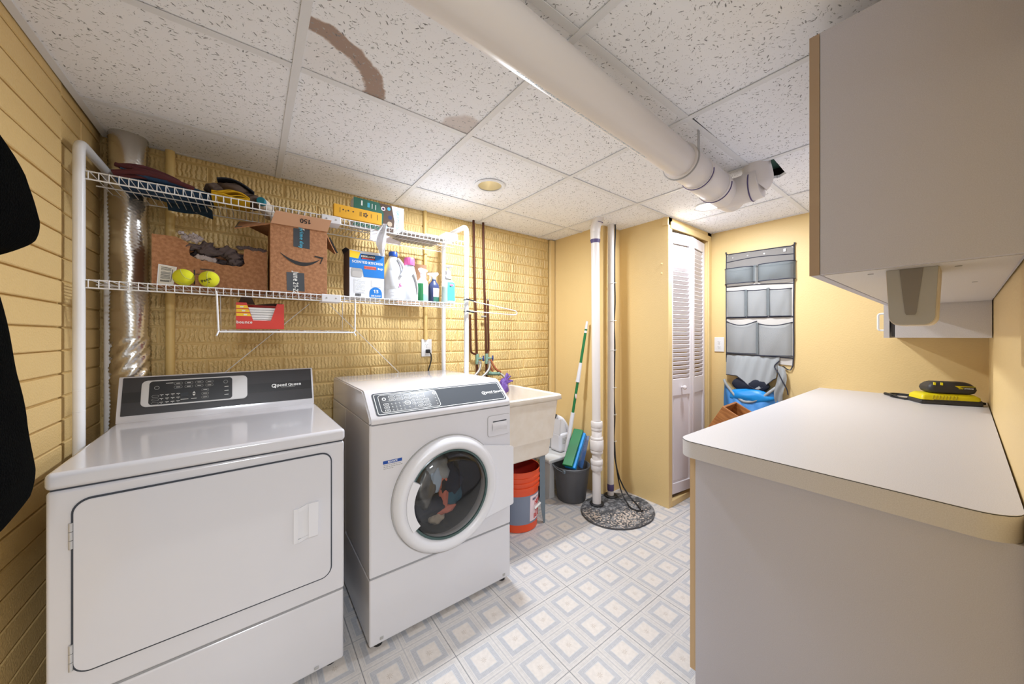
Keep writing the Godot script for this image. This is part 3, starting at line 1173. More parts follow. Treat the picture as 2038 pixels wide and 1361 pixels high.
func queen_mark(o: Node3D, tr: Transform3D, h: float) -> void:
	# round mark with a tail, and the maker's name beside it
	var b := MB.new()
	var ring := []
	for i in 29:
		var a := TAU * i / 28.0
		ring.append(Vector3(cos(a) * h * 0.72, sin(a) * h * 0.72, 0))
	var flat := MB.new()
	for i in 28:
		flat.face([ring[i], ring[i + 1], ring[i + 1] * 0.66, ring[i] * 0.66], Vector3.BACK)
	flat.face([Vector3(0.05, -0.1, 0.0002) * h, Vector3(0.75, -0.85, 0.0002) * h, Vector3(0.45, -0.98, 0.0002) * h, Vector3(-0.15, -0.35, 0.0002) * h], Vector3.BACK)
	b.v = flat.v; b.n = flat.n; b.u = flat.u
	var e := obj("emblem", b, M.print_white, o)
	e.transform = Transform3D(Basis.IDENTITY, e.position) * tr
	text("Speed Queen", h, M.print_white, tr * Transform3D(Basis.IDENTITY, Vector3(h * 4.6, h * 0.1, 0)), o, true)
	b = MB.new()
	b.box(Vector3(h * 4.6, -h * 0.72, 0.0002), Vector3(h * 4.6, h * 0.16, 0.0004), 0.0)
	e = obj("small_print", b, M.print_dim, o)
	e.transform = Transform3D(Basis.IDENTITY, e.position) * tr


func laundry_machines() -> void:
	dryer()
	washer()


func dryer() -> void:
	var W := 0.675
	var o := thing("clothes_dryer", "wide white clothes dryer with a black slanted control panel, left of the washer", "dryer", Vector3(0.100, 0, 0.826))
	o.rotation.y = deg_to_rad(1.6)
	off.erase(o)
	var b := MB.new()
	b.rbox(Vector3(W / 2, 0.5505, -0.344), Vector3(W, 0.538, 0.684), 0.008)
	obj("body", b, M.enamel, o)
	b = MB.new()
	b.rbox(Vector3(W / 2, 0.150, -0.344), Vector3(W - 0.002, 0.256, 0.680), 0.009)
	obj("lower_panel", b, M.enamel, o)
	b = MB.new()
	b.box(Vector3(W / 2, 0.279, -0.344), Vector3(W - 0.009, 0.006, 0.676), 0.0)
	obj("seam_line", b, M.enamel_seam, o)
	b = MB.new()
	b.box(Vector3(W / 2, 0.8205, -0.344), Vector3(W - 0.012, 0.005, 0.672), 0.0)
	obj("seam_line", b, M.seam, o)
	b = MB.new()
	b.rbox(Vector3(W / 2, 0.8445, -0.341), Vector3(W + 0.004, 0.043, 0.688), 0.012, 4)
	obj("top_panel", b, M.enamel, o)
	b = MB.new()
	for x in [0.04, W - 0.04]:
		for z in [-0.05, -0.63]:
			b.t = Transform3D(Basis.IDENTITY, Vector3(x, 0, z))
			b.lathe([Vector2(0, 0), Vector2(0.02, 0), Vector2(0.02, 0.012), Vector2(0.01, 0.014), Vector2(0.01, 0.03)], Vector3.ZERO, 12)
	obj("foot", b, M.black_rubber, o)
	b = MB.new()
	b.t = Transform3D(Basis.IDENTITY, Vector3(W - 0.09, 0.040, 0))
	b.box(Vector3(0, 0, -0.001), Vector3(0.014, 0.008, 0.004), 0.001)
	obj("badge", b, M.grey_plastic, o)
	# door: dark gap round a rounded plate
	var dc := Vector2(0.337, 0.569)
	b = MB.new()
	b.prism(rrect(0.592, 0.446, 0.035, 8, dc), -0.004, 0.0012)
	obj("door_gap", b, M.seam, o)
	b = MB.new()
	b.prism(rrect(0.583, 0.437, 0.031, 8, dc), -0.002, 0.0035)
	b.prism(rrect(0.580, 0.434, 0.030, 8, dc), 0.0035, 0.0046)
	var door := obj("door", b, M.enamel, o)
	b = MB.new()
	var hc := Vector2(0.551, 0.566)
	var hp := [hc + Vector2(-0.036, -0.062), hc + Vector2(0.036, -0.052), hc + Vector2(0.037, 0.064), hc + Vector2(-0.036, 0.054)]
	for k in 4:
		var e: Array = [[hp[0], Vector2(hc.x - 0.023, hp[0].y), Vector2(hc.x - 0.023, hp[3].y), hp[3]], [Vector2(hc.x + 0.007, hp[1].y), hp[1], hp[2], Vector2(hc.x + 0.007, hp[2].y)], [Vector2(hc.x - 0.023, hp[0].y), Vector2(hc.x + 0.007, hp[1].y), Vector2(hc.x + 0.007, hc.y - 0.044), Vector2(hc.x - 0.023, hc.y - 0.050)], [Vector2(hc.x - 0.023, hc.y + 0.040), Vector2(hc.x + 0.007, hc.y + 0.050), Vector2(hc.x + 0.007, hp[2].y), Vector2(hc.x - 0.023, hp[3].y)]][k]
		b.prism(e, 0.004, [0.0095, 0.0150, 0.0115, 0.0115][k])
	obj("handle_plate", b, M.white_plastic, door)
	b = MB.new()
	var hollow := []
	for i in 9:
		var row := []
		for j in 9:
			var x := -0.023 + 0.030 * i / 8.0
			var y := -0.048 + 0.096 * j / 8.0
			var d := sin(PI * i / 8.0) * sin(PI * j / 8.0)
			row.append(Vector3(hc.x + x, hc.y + y, 0.0088 - 0.0038 * d))
		hollow.append(row)
	b.grid(hollow, true)
	obj("handle_recess", b, M.white_plastic, door)
	for y in [0.703, 0.397]:
		b = MB.new()
		for k in 3:
			b.t = Transform3D(Basis.IDENTITY, Vector3(0.041, y - 0.022 + 0.022 * k, 0.003))
			b.lathe([Vector2(0, -0.0102), Vector2(0.0042, -0.0102), Vector2(0.0042, 0.0102), Vector2(0, 0.0102)], Vector3.ZERO, 10)
		obj("hinge", b, M.silver, o)
	# control console
	b = MB.new()
	var prof := [Vector2(-0.616, 0.8655), Vector2(-0.620, 0.889), Vector2(-0.672, 1.036), Vector2(-0.678, 1.040), Vector2(-0.686, 1.034), Vector2(-0.686, 0.8655)]
	b.t = Transform3D(Basis(Vector3(0, 0, 1), Vector3.UP, Vector3(-1, 0, 0)), Vector3.ZERO)
	b.prism(prof, -0.003, -W + 0.003)
	var console := obj("console", b, M.enamel, o)
	var fr := Transform3D(Basis(Vector3.RIGHT, Vector3(0, 0.9427, -0.3335), Vector3(0, 0.3335, 0.9427)), Vector3(0.014, 0.8905, -0.6202))
	var pw := W - 0.024
	b = MB.new()
	b.t = fr
	b.prism(rrect(pw, 0.153, 0.002, 2, Vector2(pw / 2, 0.0775)), -0.001, 0.0015)
	obj("panel", b, M.panel_black, console)
	b = MB.new()
	b.t = fr
	b.prism([Vector2(0, 0.052), Vector2(pw, 0.052), Vector2(pw, 0.094), Vector2(0, 0.094)], 0.0015, 0.0019)
	obj("stripe", b, M.panel_stripe, console)
	b = MB.new()
	b.t = fr
	b.prism(rrect(0.338, 0.108, 0.018, 6, Vector2(0.222, 0.083)), 0.0015, 0.008)
	b.prism(rrect(0.333, 0.103, 0.016, 6, Vector2(0.222, 0.083)), 0.008, 0.0095)
	obj("key_surround", b, M.silver, console)
	b = MB.new()
	b.t = fr
	b.prism(rrect(0.262, 0.098, 0.012, 6, Vector2(0.206, 0.083)), 0.0095, 0.0102)
	obj("keypad", b, M.key_black, console)
	var a := MB.new()
	var c := MB.new()
	var w := MB.new()
	a.t = fr * Transform3D(Basis.IDENTITY, Vector3(0, 0, 0.0102))
	c.t = a.t
	w.t = a.t
	for i in 4:
		for j in 2:
			pill(a, c, Vector2(0.160 + 0.033 * i, 0.118 - 0.016 * j), 0.026, 0.0105, 0.0009)
			w.box(Vector3(0.160 + 0.033 * i, 0.118 - 0.016 * j, 0.0009), Vector3(0.012, 0.002, 0.0004), 0.0)
	for j in 3:
		pill(a, c, Vector2(0.246, 0.082 - 0.016 * j), 0.024, 0.011, 0.0009)
		w.box(Vector3(0.246, 0.082 - 0.016 * j, 0.0009), Vector3(0.013, 0.002, 0.0004), 0.0)
		pill(a, c, Vector2(0.094, 0.069 - 0.0145 * j), 0.020, 0.009, 0.0009)
	for p in [Vector2(0.097, 0.104), Vector2(0.314, 0.112)]:
		a.prism(rrect(0.015, 0.015, 0.007, 5, p), 0.0, 0.0005)
		c.prism(rrect(0.012, 0.012, 0.0058, 5, p), 0.0, 0.0008)
	for i in 4:
		for j in 3:
			w.box(Vector3(0.112 + 0.0165 * i, 0.074 - 0.0155 * j, 0.0003), Vector3(0.011, 0.0018, 0.0004), 0.0)
			w.box(Vector3(0.112 + 0.0165 * i, 0.0695 - 0.0155 * j, 0.0003), Vector3(0.002, 0.002, 0.0004), 0.0)
	for j in 3:
		w.box(Vector3(0.317, 0.090 - 0.018 * j, 0.0003), Vector3(0.014, 0.002, 0.0004), 0.0)
	w.box(Vector3(0.134, 0.121, 0.0003), Vector3(0.022, 0.002, 0.0004), 0.0)
	w.box(Vector3(0.181, 0.048, 0.0003), Vector3(0.024, 0.002, 0.0004), 0.0)
	w.box(Vector3(0.210, 0.048, 0.0003), Vector3(0.017, 0.002, 0.0004), 0.0)
	w.prism([Vector2(0.205, 0.071), Vector2(0.215, 0.071), Vector2(0.210, 0.079)], 0.0, 0.0005)
	w.prism([Vector2(0.205, 0.067), Vector2(0.210, 0.059), Vector2(0.215, 0.067)], 0.0, 0.0005)
	obj("key_outline", a, M.print_dim, console)
	obj("key", c, M.key_black, console)
	obj("key_print", w, M.print_white, console)
	b = MB.new()
	b.t = a.t
	b.prism(rrect(0.022, 0.016, 0.001, 2, Vector2(0.181, 0.068)), 0.0, 0.0008)
	obj("display", b, M.panel_grey, console)
	queen_mark(console, fr * Transform3D(Basis.IDENTITY, Vector3(0.493, 0.078, 0.0021)), 0.0125)


func washer() -> void:
	var X0 := 0.857
	var X1 := 1.522
	var W := X1 - X0
	var o := thing("front_load_washer", "white front loading washing machine with a round glass door", "washer", Vector3((X0 + X1) / 2, 0, 0.47))
	var dc := Vector2(1.183, 0.530)
	# cabinet: side profile with the slanted brow, hollow behind the door
	var b := MB.new()
	var prof := [Vector2(0.826, 0.284), Vector2(0.826, 0.866), Vector2(0.10, 0.866), Vector2(0.10, 0.022), Vector2(0.40, 0.022), Vector2(0.40, 0.284)]
	b.box(Vector3((X0 + X1) / 2, 0.444, 0.26), Vector3(W, 0.844, 0.32), 0.006)
	for x in [X0 + 0.006, X1 - 0.006]:
		b.box(Vector3(x, 0.575, 0.62), Vector3(0.012, 0.582, 0.41), 0.003)
	b.box(Vector3((X0 + X1) / 2, 0.859, 0.62), Vector3(W - 0.02, 0.014, 0.40), 0.0)
	b.plate_hole([Vector2(X0 + 0.006, 0.287), Vector2(X1 - 0.006, 0.287), Vector2(X1 - 0.006, 0.862), Vector2(X0 + 0.006, 0.862)], dc, 0.196, 0.826)
	for e in [[X0, X0 + 0.006], [X1, X1 - 0.006]]:
		b.face([Vector3(e[0], 0.287, 0.82), Vector3(e[1], 0.287, 0.826), Vector3(e[1], 0.862, 0.826), Vector3(e[0], 0.862, 0.82)], Vector3(e[0] - e[1], 0, 0.006))
	var body := obj("body", b, M.enamel, o)
	b = MB.new()
	b.rbox(Vector3((X0 + X1) / 2, 0.150, 0.617), Vector3(W, 0.256, 0.418), 0.008)
	obj("lower_panel", b, M.enamel, o)
	b = MB.new()
	b.box(Vector3((X0 + X1) / 2, 0.2805, 0.61), Vector3(W - 0.006, 0.008, 0.425), 0.0)
	obj("seam_line", b, M.enamel_seam, o)
	b = MB.new()
	b.box(Vector3((X0 + X1) / 2, 0.8655, 0.463), Vector3(W - 0.004, 0.004, 0.723), 0.0)
	obj("seam_line", b, M.enamel_seam, o)
	b = MB.new()
	for x in [X0 + 0.04, X1 - 0.03]:
		for z in [0.16, 0.79]:
			b.lathe([Vector2(0, 0), Vector2(0.018, 0), Vector2(0.018, 0.012), Vector2(0.008, 0.014), Vector2(0.008, 0.03)], Vector3(x, 0, z), 12)
	obj("foot", b, M.black_rubber, o)
	for x in [X0 + 0.045, X1 - 0.04]:
		b = MB.new()
		b.box(Vector3(x, 0.043, 0.8262), Vector3(0.014, 0.012, 0.003), 0.001)
		obj("clip", b, M.grey_plastic, o)
	# top with rounded edges and slanted brow
	b = MB.new()
	b.t = Transform3D(Basis(Vector3(0, 0, 1), Vector3.UP, Vector3(-1, 0, 0)), Vector3.ZERO)
	var tp := [Vector2(0.829, 0.868), Vector2(0.829, 0.882), Vector2(0.824, 0.892), Vector2(0.733, 0.972), Vector2(0.722, 0.980), Vector2(0.708, 0.984), Vector2(0.125, 0.984), Vector2(0.112, 0.980), Vector2(0.106, 0.970), Vector2(0.106, 0.868)]
	b.prism(tp, -X0 - 0.006, -X1 + 0.006, 0.6)
	var inner := []
	for q in tp:
		inner.append(Vector2(lerpf(q.x, 0.46, 0.022), lerpf(q.y, 0.90, 0.05)))
	for sgn in [[-X0, -X0 - 0.0061], [-X1 + 0.0061, -X1]]:
		b.prism(inner, sgn[0], sgn[1], 0.6)
	obj("top_panel", b, M.enamel, o)
	# control panel on the brow
	var fr := Transform3D(Basis(Vector3.RIGHT, Vector3(0, 0.660, -0.751), Vector3(0, 0.751, 0.660)), Vector3(X0, 0.8925, 0.8238))
	b = MB.new()
	b.t = fr
	b.prism(rrect(0.618, 0.113, 0.010, 5, Vector2(0.338, 0.0605)), 0.0, 0.0012)
	obj("panel", b, M.panel_grey, o)
	b = MB.new()
	b.t = fr * Transform3D(Basis.IDENTITY, Vector3(0, 0, 0.0012))
	b.prism(rrect(0.606, 0.103, 0.008, 5, Vector2(0.338, 0.0605)), 0.0, 0.0003)
	obj("panel_line", b, M.print_white, o)
	b = MB.new()
	b.t = fr * Transform3D(Basis.IDENTITY, Vector3(0, 0, 0.0012))
	b.prism(rrect(0.601, 0.098, 0.006, 5, Vector2(0.338, 0.0605)), 0.0, 0.0005)
	obj("panel_field", b, M.panel_grey, o)
	b = MB.new()
	b.t = fr * Transform3D(Basis.IDENTITY, Vector3(0, 0, 0.0017))
	b.prism(rrect(0.252, 0.090, 0.013, 6, Vector2(0.176, 0.0605)), 0.0, 0.0004)
	obj("keypad_line", b, M.print_white, o)
	b = MB.new()
	b.t = fr * Transform3D(Basis.IDENTITY, Vector3(0, 0, 0.0017))
	b.prism(rrect(0.248, 0.086, 0.011, 6, Vector2(0.176, 0.0605)), 0.0, 0.0007)
	obj("keypad", b, M.key_black, o)
	var a := MB.new()
	var c := MB.new()
	var w := MB.new()
	a.t = fr * Transform3D(Basis.IDENTITY, Vector3(0, 0, 0.0024))
	c.t = a.t
	w.t = a.t
	for i in 5:
		for j in 2:
			pill(a, c, Vector2(0.104 + 0.0315 * i, 0.0915 - 0.0155 * j), 0.027, 0.0115, 0.0013)
			w.box(Vector3(0.104 + 0.0315 * i, 0.0915 - 0.0155 * j, 0.0008), Vector3(0.014, 0.0035, 0.0004), 0.0)
	for i in 2:
		for j in 3:
			pill(a, c, Vector2(0.214 + 0.0305 * i, 0.059 - 0.0155 * j), 0.026, 0.0115, 0.0013)
			w.box(Vector3(0.214 + 0.0305 * i, 0.059 - 0.0155 * j, 0.0008), Vector3(0.014, 0.0035, 0.0004), 0.0)
		pill(a, c, Vector2(0.188, 0.059 - 0.0155 * i), 0.015, 0.0115, 0.0013)
		w.box(Vector3(0.188, 0.059 - 0.0155 * i, 0.0008), Vector3(0.005, 0.005, 0.0004), 0.0)
	for j in 3:
		pill(a, c, Vector2(0.075, 0.055 - 0.0155 * j), 0.021, 0.0115, 0.0013)
		w.box(Vector3(0.075, 0.055 - 0.0155 * j, 0.0008), Vector3(0.011, 0.004, 0.0004), 0.0)
		w.prism(rrect(0.006, 0.006, 0.0028, 4, Vector2(0.288, 0.060 - 0.0155 * j)), 0.0, 0.0005)
		for i in 4:
			w.prism(rrect(0.006, 0.006, 0.0028, 4, Vector2(0.097 + 0.0155 * i, 0.056 - 0.0155 * j)), 0.0, 0.0005)
			w.box(Vector3(0.097 + 0.0155 * i, 0.0505 - 0.0155 * j, 0.0002), Vector3(0.009, 0.0012, 0.0004), 0.0)
	for x in [0.165, 0.189]:
		w.prism(rrect(0.006, 0.006, 0.0028, 4, Vector2(x, 0.029)), 0.0, 0.0005)
		w.box(Vector3(x, 0.023, 0.0002), Vector3(0.015, 0.0012, 0.0004), 0.0)
	pill(a, c, Vector2(0.162, 0.052), 0.025, 0.021, 0.0022)
	w.box(Vector3(0.162, 0.052, 0.0008), Vector3(0.014, 0.010, 0.0004), 0.0)
	for p in [Vector2(0.072, 0.083), Vector2(0.290, 0.088)]:
		a.prism(rrect(0.016, 0.016, 0.0078, 6, p), 0.0, 0.0005)
		c.prism(rrect(0.009, 0.009, 0.0043, 5, p), 0.0, 0.0008)
	w.box(Vector3(0.176, 0.0695, 0.0002), Vector3(0.235, 0.0011, 0.0004), 0.0)
	obj("key_outline", a, M.print_white, o)
	obj("key", c, M.key_black, o)
	obj("key_print", w, M.print_dim, o)
	queen_mark(o, fr * Transform3D(Basis.IDENTITY, Vector3(0.535, 0.056, 0.0019)), 0.0125)
	# dispenser drawer
	b = MB.new()
	b.prism(rrect(0.130, 0.100, 0.012, 5, Vector2(1.452, 0.777)), 0.8262, 0.8265)
	obj("drawer_gap", b, M.grey_plastic, o)
	b = MB.new()
	b.prism(rrect(0.126, 0.096, 0.011, 5, Vector2(1.452, 0.777)), 0.8262, 0.8290)
	var dr := obj("dispenser_drawer", b, M.enamel, o)
	b = MB.new()
	var rows := []
	for i in 7:
		var r := []
		for j in 13:
			var uu := -0.042 + 0.084 * j / 12.0
			r.append(Vector3(1.455 + uu, 0.789 - 0.038 * i / 6.0 + 0.006 * cos(uu * 36.0), 0.8292 + 0.009 * sin(PI * i / 6.0) * (0.4 + 0.6 * cos(uu * 36.0))))
		rows.append(r)
	b.grid(rows, true)
	obj("drawer_pull", b, M.enamel, dr)
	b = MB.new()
	b.prism(rrect(0.080, 0.005, 0.002, 3, Vector2(1.456, 0.7965)), 0.829, 0.8296)  # dark strip painted as the shade over the pull
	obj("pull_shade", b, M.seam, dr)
	# notice sticker
	b = MB.new()
	b.prism([Vector2(0.907, 0.7085), Vector2(0.981, 0.7085), Vector2(0.981, 0.7205), Vector2(0.907, 0.7205)], 0.8261, 0.8266)
	obj("notice_band", b, M.print_blue, o)
	text("NOTICE", 0.0075, M.print_white, Transform3D(Basis.IDENTITY, Vector3(0.944, 0.7145, 0.8268)), o, true)
	b = MB.new()
	for j in 3:
		var x := 0.909
		while x < 0.976 - (0.03 if j == 2 else 0.0):
			var l := 0.004 + 0.004 * absf(sin(x * 900.0 + j))
			b.box(Vector3(x + l / 2, 0.703 - 0.0068 * j, 0.8263), Vector3(l, 0.0022, 0.0004), 0.0)
			x += l + 0.0022
	obj("notice_print", b, M.print_dim, o)
	# drum
	b = MB.new()
	var turn := Transform3D(Basis(Vector3.RIGHT, PI / 2), Vector3(dc.x, dc.y, 0))
	b.t = turn
	b.lathe([Vector2(0.0, 0.50), Vector2(0.235, 0.50), Vector2(0.235, 0.77), Vector2(0.196, 0.79)], Vector3.ZERO, 48)
	var drum := obj("drum", b, M.drum, o)
	b = MB.new()
	b.t = turn
	b.lathe([Vector2(0.196, 0.785), Vector2(0.186, 0.80), Vector2(0.190, 0.826), Vector2(0.200, 0.83)], Vector3.ZERO, 48)
	obj("gasket", b, M.grey_plastic, o)
	# door: rounded ring with a flat hinge wing, and a glass bowl
	b = MB.new()
	var R := 0.243
	b.t = turn
	b.lathe([Vector2(0.187, 0.836), Vector2(0.187, 0.848), Vector2(0.190, 0.858), Vector2(0.198, 0.866), Vector2(0.212, 0.870), Vector2(0.226, 0.867), Vector2(R - 0.008, 0.856), Vector2(R - 0.001, 0.846), Vector2(R, 0.832), Vector2(0.205, 0.832), Vector2(0.187, 0.836)], Vector3.ZERO, 72)
	b.t = Transform3D.IDENTITY
	var wing := []
	for i in 15:
		var ang := lerpf(deg_to_rad(58), deg_to_rad(-52), i / 14.0)
		wing.append(dc + Vector2.from_angle(ang) * 0.215)
	wing.append_array([Vector2(X1 - 0.004, 0.386), Vector2(X1 + 0.001, 0.392), Vector2(X1 + 0.001, 0.662), Vector2(X1 - 0.004, 0.668)])
	b.prism(wing, 0.831, 0.850, 0.85)
	var door := obj("door", b, M.white_plastic, o)
	b = MB.new()
	b.t = turn
	b.lathe([Vector2(0.201, 0.8265), Vector2(R + 0.004, 0.8265), Vector2(R + 0.004, 0.833), Vector2(0.201, 0.833)], Vector3.ZERO, 72)
	obj("door_gap", b, M.grey_plastic, door)
	b = MB.new()
	b.t = turn
	b.lathe([Vector2(0.178, 0.845), Vector2(0.179, 0.852), Vector2(0.184, 0.855), Vector2(0.1875, 0.853), Vector2(0.1875, 0.84)], Vector3.ZERO, 64)
	obj("glass_rim", b, M.glass_rim, door, "greenish rim of the door glass")
	b = MB.new()
	b.t = turn
	b.lathe([Vector2(0.181, 0.846), Vector2(0.170, 0.858), Vector2(0.14, 0.869), Vector2(0.09, 0.877), Vector2(0.04, 0.880), Vector2(0.0, 0.8805)], Vector3.ZERO, 64)
	obj("glass_bowl", b, M.door_glass, door, "clear bulging door glass")
	# grip plate over the edge of the glass
	b = MB.new()
	var grip := []
	for i in 9:
		grip.append(dc + Vector2.from_angle(deg_to_rad(150 + 60 * i / 8.0)) * 0.200)
	for i in 9:
		var ang := deg_to_rad(210 - 60 * i / 8.0)
		grip.append(dc + Vector2.from_angle(ang) * 0.163 + Vector2(-0.003 - 0.004 * sin(PI * i / 8.0), 0))
	b.prism(grip, 0.850, 0.874, 0.85)
	obj("grip", b, M.white_plastic, door)
	# laundry seen through the glass
	for k in [[Vector3(1.10, 0.53, 0.72), Vector3(0.07, 0.10, 0.08), "drum", 1.0, "grey towel"], [Vector3(1.15, 0.59, 0.68), Vector3(0.10, 0.08, 0.10), "bag_grey", 2.0, ""], [Vector3(1.22, 0.53, 0.70), Vector3(0.08, 0.08, 0.09), "navy_cloth", 3.0, ""], [Vector3(1.12, 0.45, 0.70), Vector3(0.13, 0.07, 0.09), "navy_cloth", 4.0, ""], [Vector3(1.19, 0.50, 0.765), Vector3(0.022, 0.085, 0.02), "laundry_coral", 5.0, ""], [Vector3(1.24, 0.49, 0.75), Vector3(0.05, 0.07, 0.03), "teal_cloth", 6.0, ""], [Vector3(1.20, 0.425, 0.765), Vector3(0.05, 0.018, 0.02), "laundry_coral", 7.0, ""], [Vector3(1.16, 0.395, 0.76), Vector3(0.04, 0.025, 0.02), "laundry_tan", 8.0, ""], [Vector3(1.15, 0.565, 0.765), Vector3(0.03, 0.055, 0.02), "laundry_pale", 9.0, ""]]:
		b = MB.new()
		b.ball(k[0], k[1], 12, 0.13, k[3])
		tag(obj("laundry_item", b, M[k[2]], self), {"laundry_coral": "coral garment behind the washer door glass, %s" % ("upright strip" if k[3] == 5.0 else "low flat strip"), "drum": "grey towel behind the washer door glass beside the grip", "bag_grey": "grey garment at the top behind the washer door glass", "navy_cloth": "dark garment behind the washer door glass, %s" % ("upper one" if k[3] == 3.0 else "lower one"), "teal_cloth": "teal garment behind the washer door glass", "laundry_tan": "tan garment at the bottom behind the washer door glass", "laundry_pale": "pale blue garment behind the washer door glass"}[k[2]], "laundry", "laundry in the washer drum")


const S1 := 1.769      # deck of the upper wire shelf
const S2 := 1.397      # deck of the lower wire shelf
const RX0 := 0.037
const RX1 := 1.533
const RZ0 := 0.062
const RZ1 := 0.370


func rack() -> void:
	var o := thing("laundry_rack", "white tubular rack with two wire shelves standing over the washer and dryer", "rack", Vector3(0.785, 0, 0.216))
	for x in [RX0, RX1]:
		var b := MB.new()
		var p := [Vector3(x, 0.004, RZ1), Vector3(x, 1.83, RZ1)]
		p.append_array(arc(Vector3(x, 1.83, RZ1 - 0.035), Vector3(0, 0, 0.035), Vector3(0, 0.035, 0), 0.1, PI / 2, 6))
		p.append(Vector3(x, 1.867, RZ0 + 0.035))
		p.append_array(arc(Vector3(x, 1.832, RZ0 + 0.035), Vector3(0, 0.035, 0), Vector3(0, 0, -0.035), 0.1, PI / 2, 6))
		p.append(Vector3(x, 0.004, RZ0))
		b.tube(p, 0.0145, 14)
		obj("side_frame", b, M.coated_wire, o)
		b = MB.new()
		for z in [RZ0, RZ1]:
			for y in [0.95, 1.02]:
				b = MB.new()
				b.lathe([Vector2(0.0143, -0.0015), Vector2(0.0152, -0.001), Vector2(0.0152, 0.001), Vector2(0.0143, 0.0015)], Vector3(x, y + (0.0 if z > 0.2 else 0.55), z), 14)
				obj("pole_joint", b, M.coated_wire, o)
	for y in [S1, S2]:
		var b := MB.new()
		for z in [RZ1, RZ0, 0.21]:
			b.tube([Vector3(RX0, y, z), Vector3(RX1, y, z)], 0.0026, 6)
		b.tube([Vector3(RX0, y - 0.027, RZ1 + 0.001), Vector3(RX1, y - 0.027, RZ1 + 0.001)], 0.0028, 6)
		var sh := obj("wire_shelf", b, M.coated_wire, o)
		b = MB.new()
		b.tube([Vector3(0, 0, RZ0 - 0.004), Vector3(0, 0, RZ1 - 0.001), Vector3(0, -0.003, RZ1 + 0.0035), Vector3(0, -0.028, RZ1 + 0.0035)], 0.0016, 5)
		var me := b.done()
		var x := 0.058
		while x < RX1 - 0.015:
			var w := put("cross_wire", me, M.coated_wire, sh)
			w.position = Vector3(x, y + 0.0024, 0)
			x += 0.0236
		b = MB.new()
		b.box(Vector3(0.803, y - 0.013, RZ1 + 0.006), Vector3(0.082, 0.034, 0.008), 0.002)
		b.box(Vector3(0.803, y - 0.029, RZ1 - 0.03), Vector3(0.082, 0.004, 0.08), 0.001)
		var cl := obj("shelf_joiner", b, M.white_plastic, o)
		for dx in [-0.02, 0.02]:
			b = MB.new()
			b.t = Transform3D(Basis(Vector3.RIGHT, PI / 2), Vector3(0.803 + dx, y - 0.013, RZ1 + 0.010))
			b.lathe([Vector2(0.004, 0), Vector2(0.003, 0.0015), Vector2(0, 0.002)], Vector3.ZERO, 8)
			obj("screw", b, M.grey_plastic, cl)
	for q in [[Vector3(0.75, 1.378, 0.058), Vector3(0.40, 1.03, 0.058)], [Vector3(0.845, 1.38, 0.058), Vector3(1.25, 0.96, 0.058)]]:
		var b := MB.new()
		b.tube(q, 0.0018, 5)
		obj("brace_wire", b, M.coated_wire, o)
	# hanging rod below the lower shelf
	o = thing("hanging_shelf", "white wire shelf hung below the lower rack shelf with the red box on it", "wire shelf", Vector3(0.65, 1.37, 0.3))
	var b := MB.new()
	b.tube([Vector3(0.390, 1.385, RZ1 + 0.008), Vector3(0.392, 1.365, RZ1 + 0.008), Vector3(0.397, 1.228, RZ1 + 0.008), Vector3(0.402, 1.222, RZ1 + 0.008), Vector3(0.900, 1.222, RZ1 + 0.008), Vector3(0.906, 1.228, RZ1 + 0.008), Vector3(0.907, 1.385, RZ1 + 0.008)], 0.0034, 8)
	obj("front_frame", b, M.coated_wire, o)
	b = MB.new()
	b.tube([Vector3(0.39, 1.390, 0.14), Vector3(0.392, 1.232, 0.14), Vector3(0.895, 1.232, 0.14), Vector3(0.897, 1.390, 0.14)], 0.0022, 6)
	obj("rear_frame", b, M.coated_wire, o)
	for k in 6:
		b = MB.new()
		var x := 0.42 + k * 0.092
		b.tube([Vector3(x, 1.226, RZ1 + 0.006), Vector3(x, 1.234, 0.138)], 0.0018, 5)
		obj("cross_wire", b, M.coated_wire, o)
	for x in [0.397, 0.901]:
		b = MB.new()
		b.tube([Vector3(x, 1.224, RZ1 + 0.008), Vector3(x + (-0.004 if x < 0.5 else 0.004), 1.207, RZ1 + 0.03)], 0.0032, 6)
		obj("foot", b, M.coated_wire, o)
	# a wire loop tied to the front pole
	o = thing("hanger_loop", "white wire hanger loop tied to the rack pole with black cable ties", "hanger", Vector3(1.54, 1.39, 0.372))
	b = MB.new()
	b.tube(spline([Vector3(1.520, 1.424, 0.392), Vector3(1.60, 1.410, 0.384), Vector3(1.75, 1.393, 0.375), Vector3(1.89, 1.376, 0.366), Vector3(1.915, 1.370, 0.365), Vector3(1.924, 1.360, 0.365), Vector3(1.915, 1.349, 0.366), Vector3(1.88, 1.346, 0.367), Vector3(1.72, 1.350, 0.376), Vector3(1.58, 1.353, 0.386), Vector3(1.512, 1.352, 0.392)], 4), 0.0030, 8)
	obj("wire", b, M.coated_wire, o)
	for y in [1.424, 1.353]:
		b = MB.new()
		var ring := []
		for i in 17:
			var a := TAU * i / 16.0
			ring.append(Vector3(RX1 + cos(a) * 0.0185, y + 0.003 * cos(a), RZ1 + sin(a) * 0.0185 + 0.003))
		b.tube(ring, 0.0026, 6)
		b.tube([Vector3(1.520, y + 0.001, 0.394), Vector3(1.575, y - 0.006, 0.388)], 0.0046, 7)
		b.tube([Vector3(1.522, y - 0.002, 0.390), Vector3(1.50, y - 0.006, 0.40)], 0.002, 5)
		obj("cable_tie", b, M.black_rubber, o)


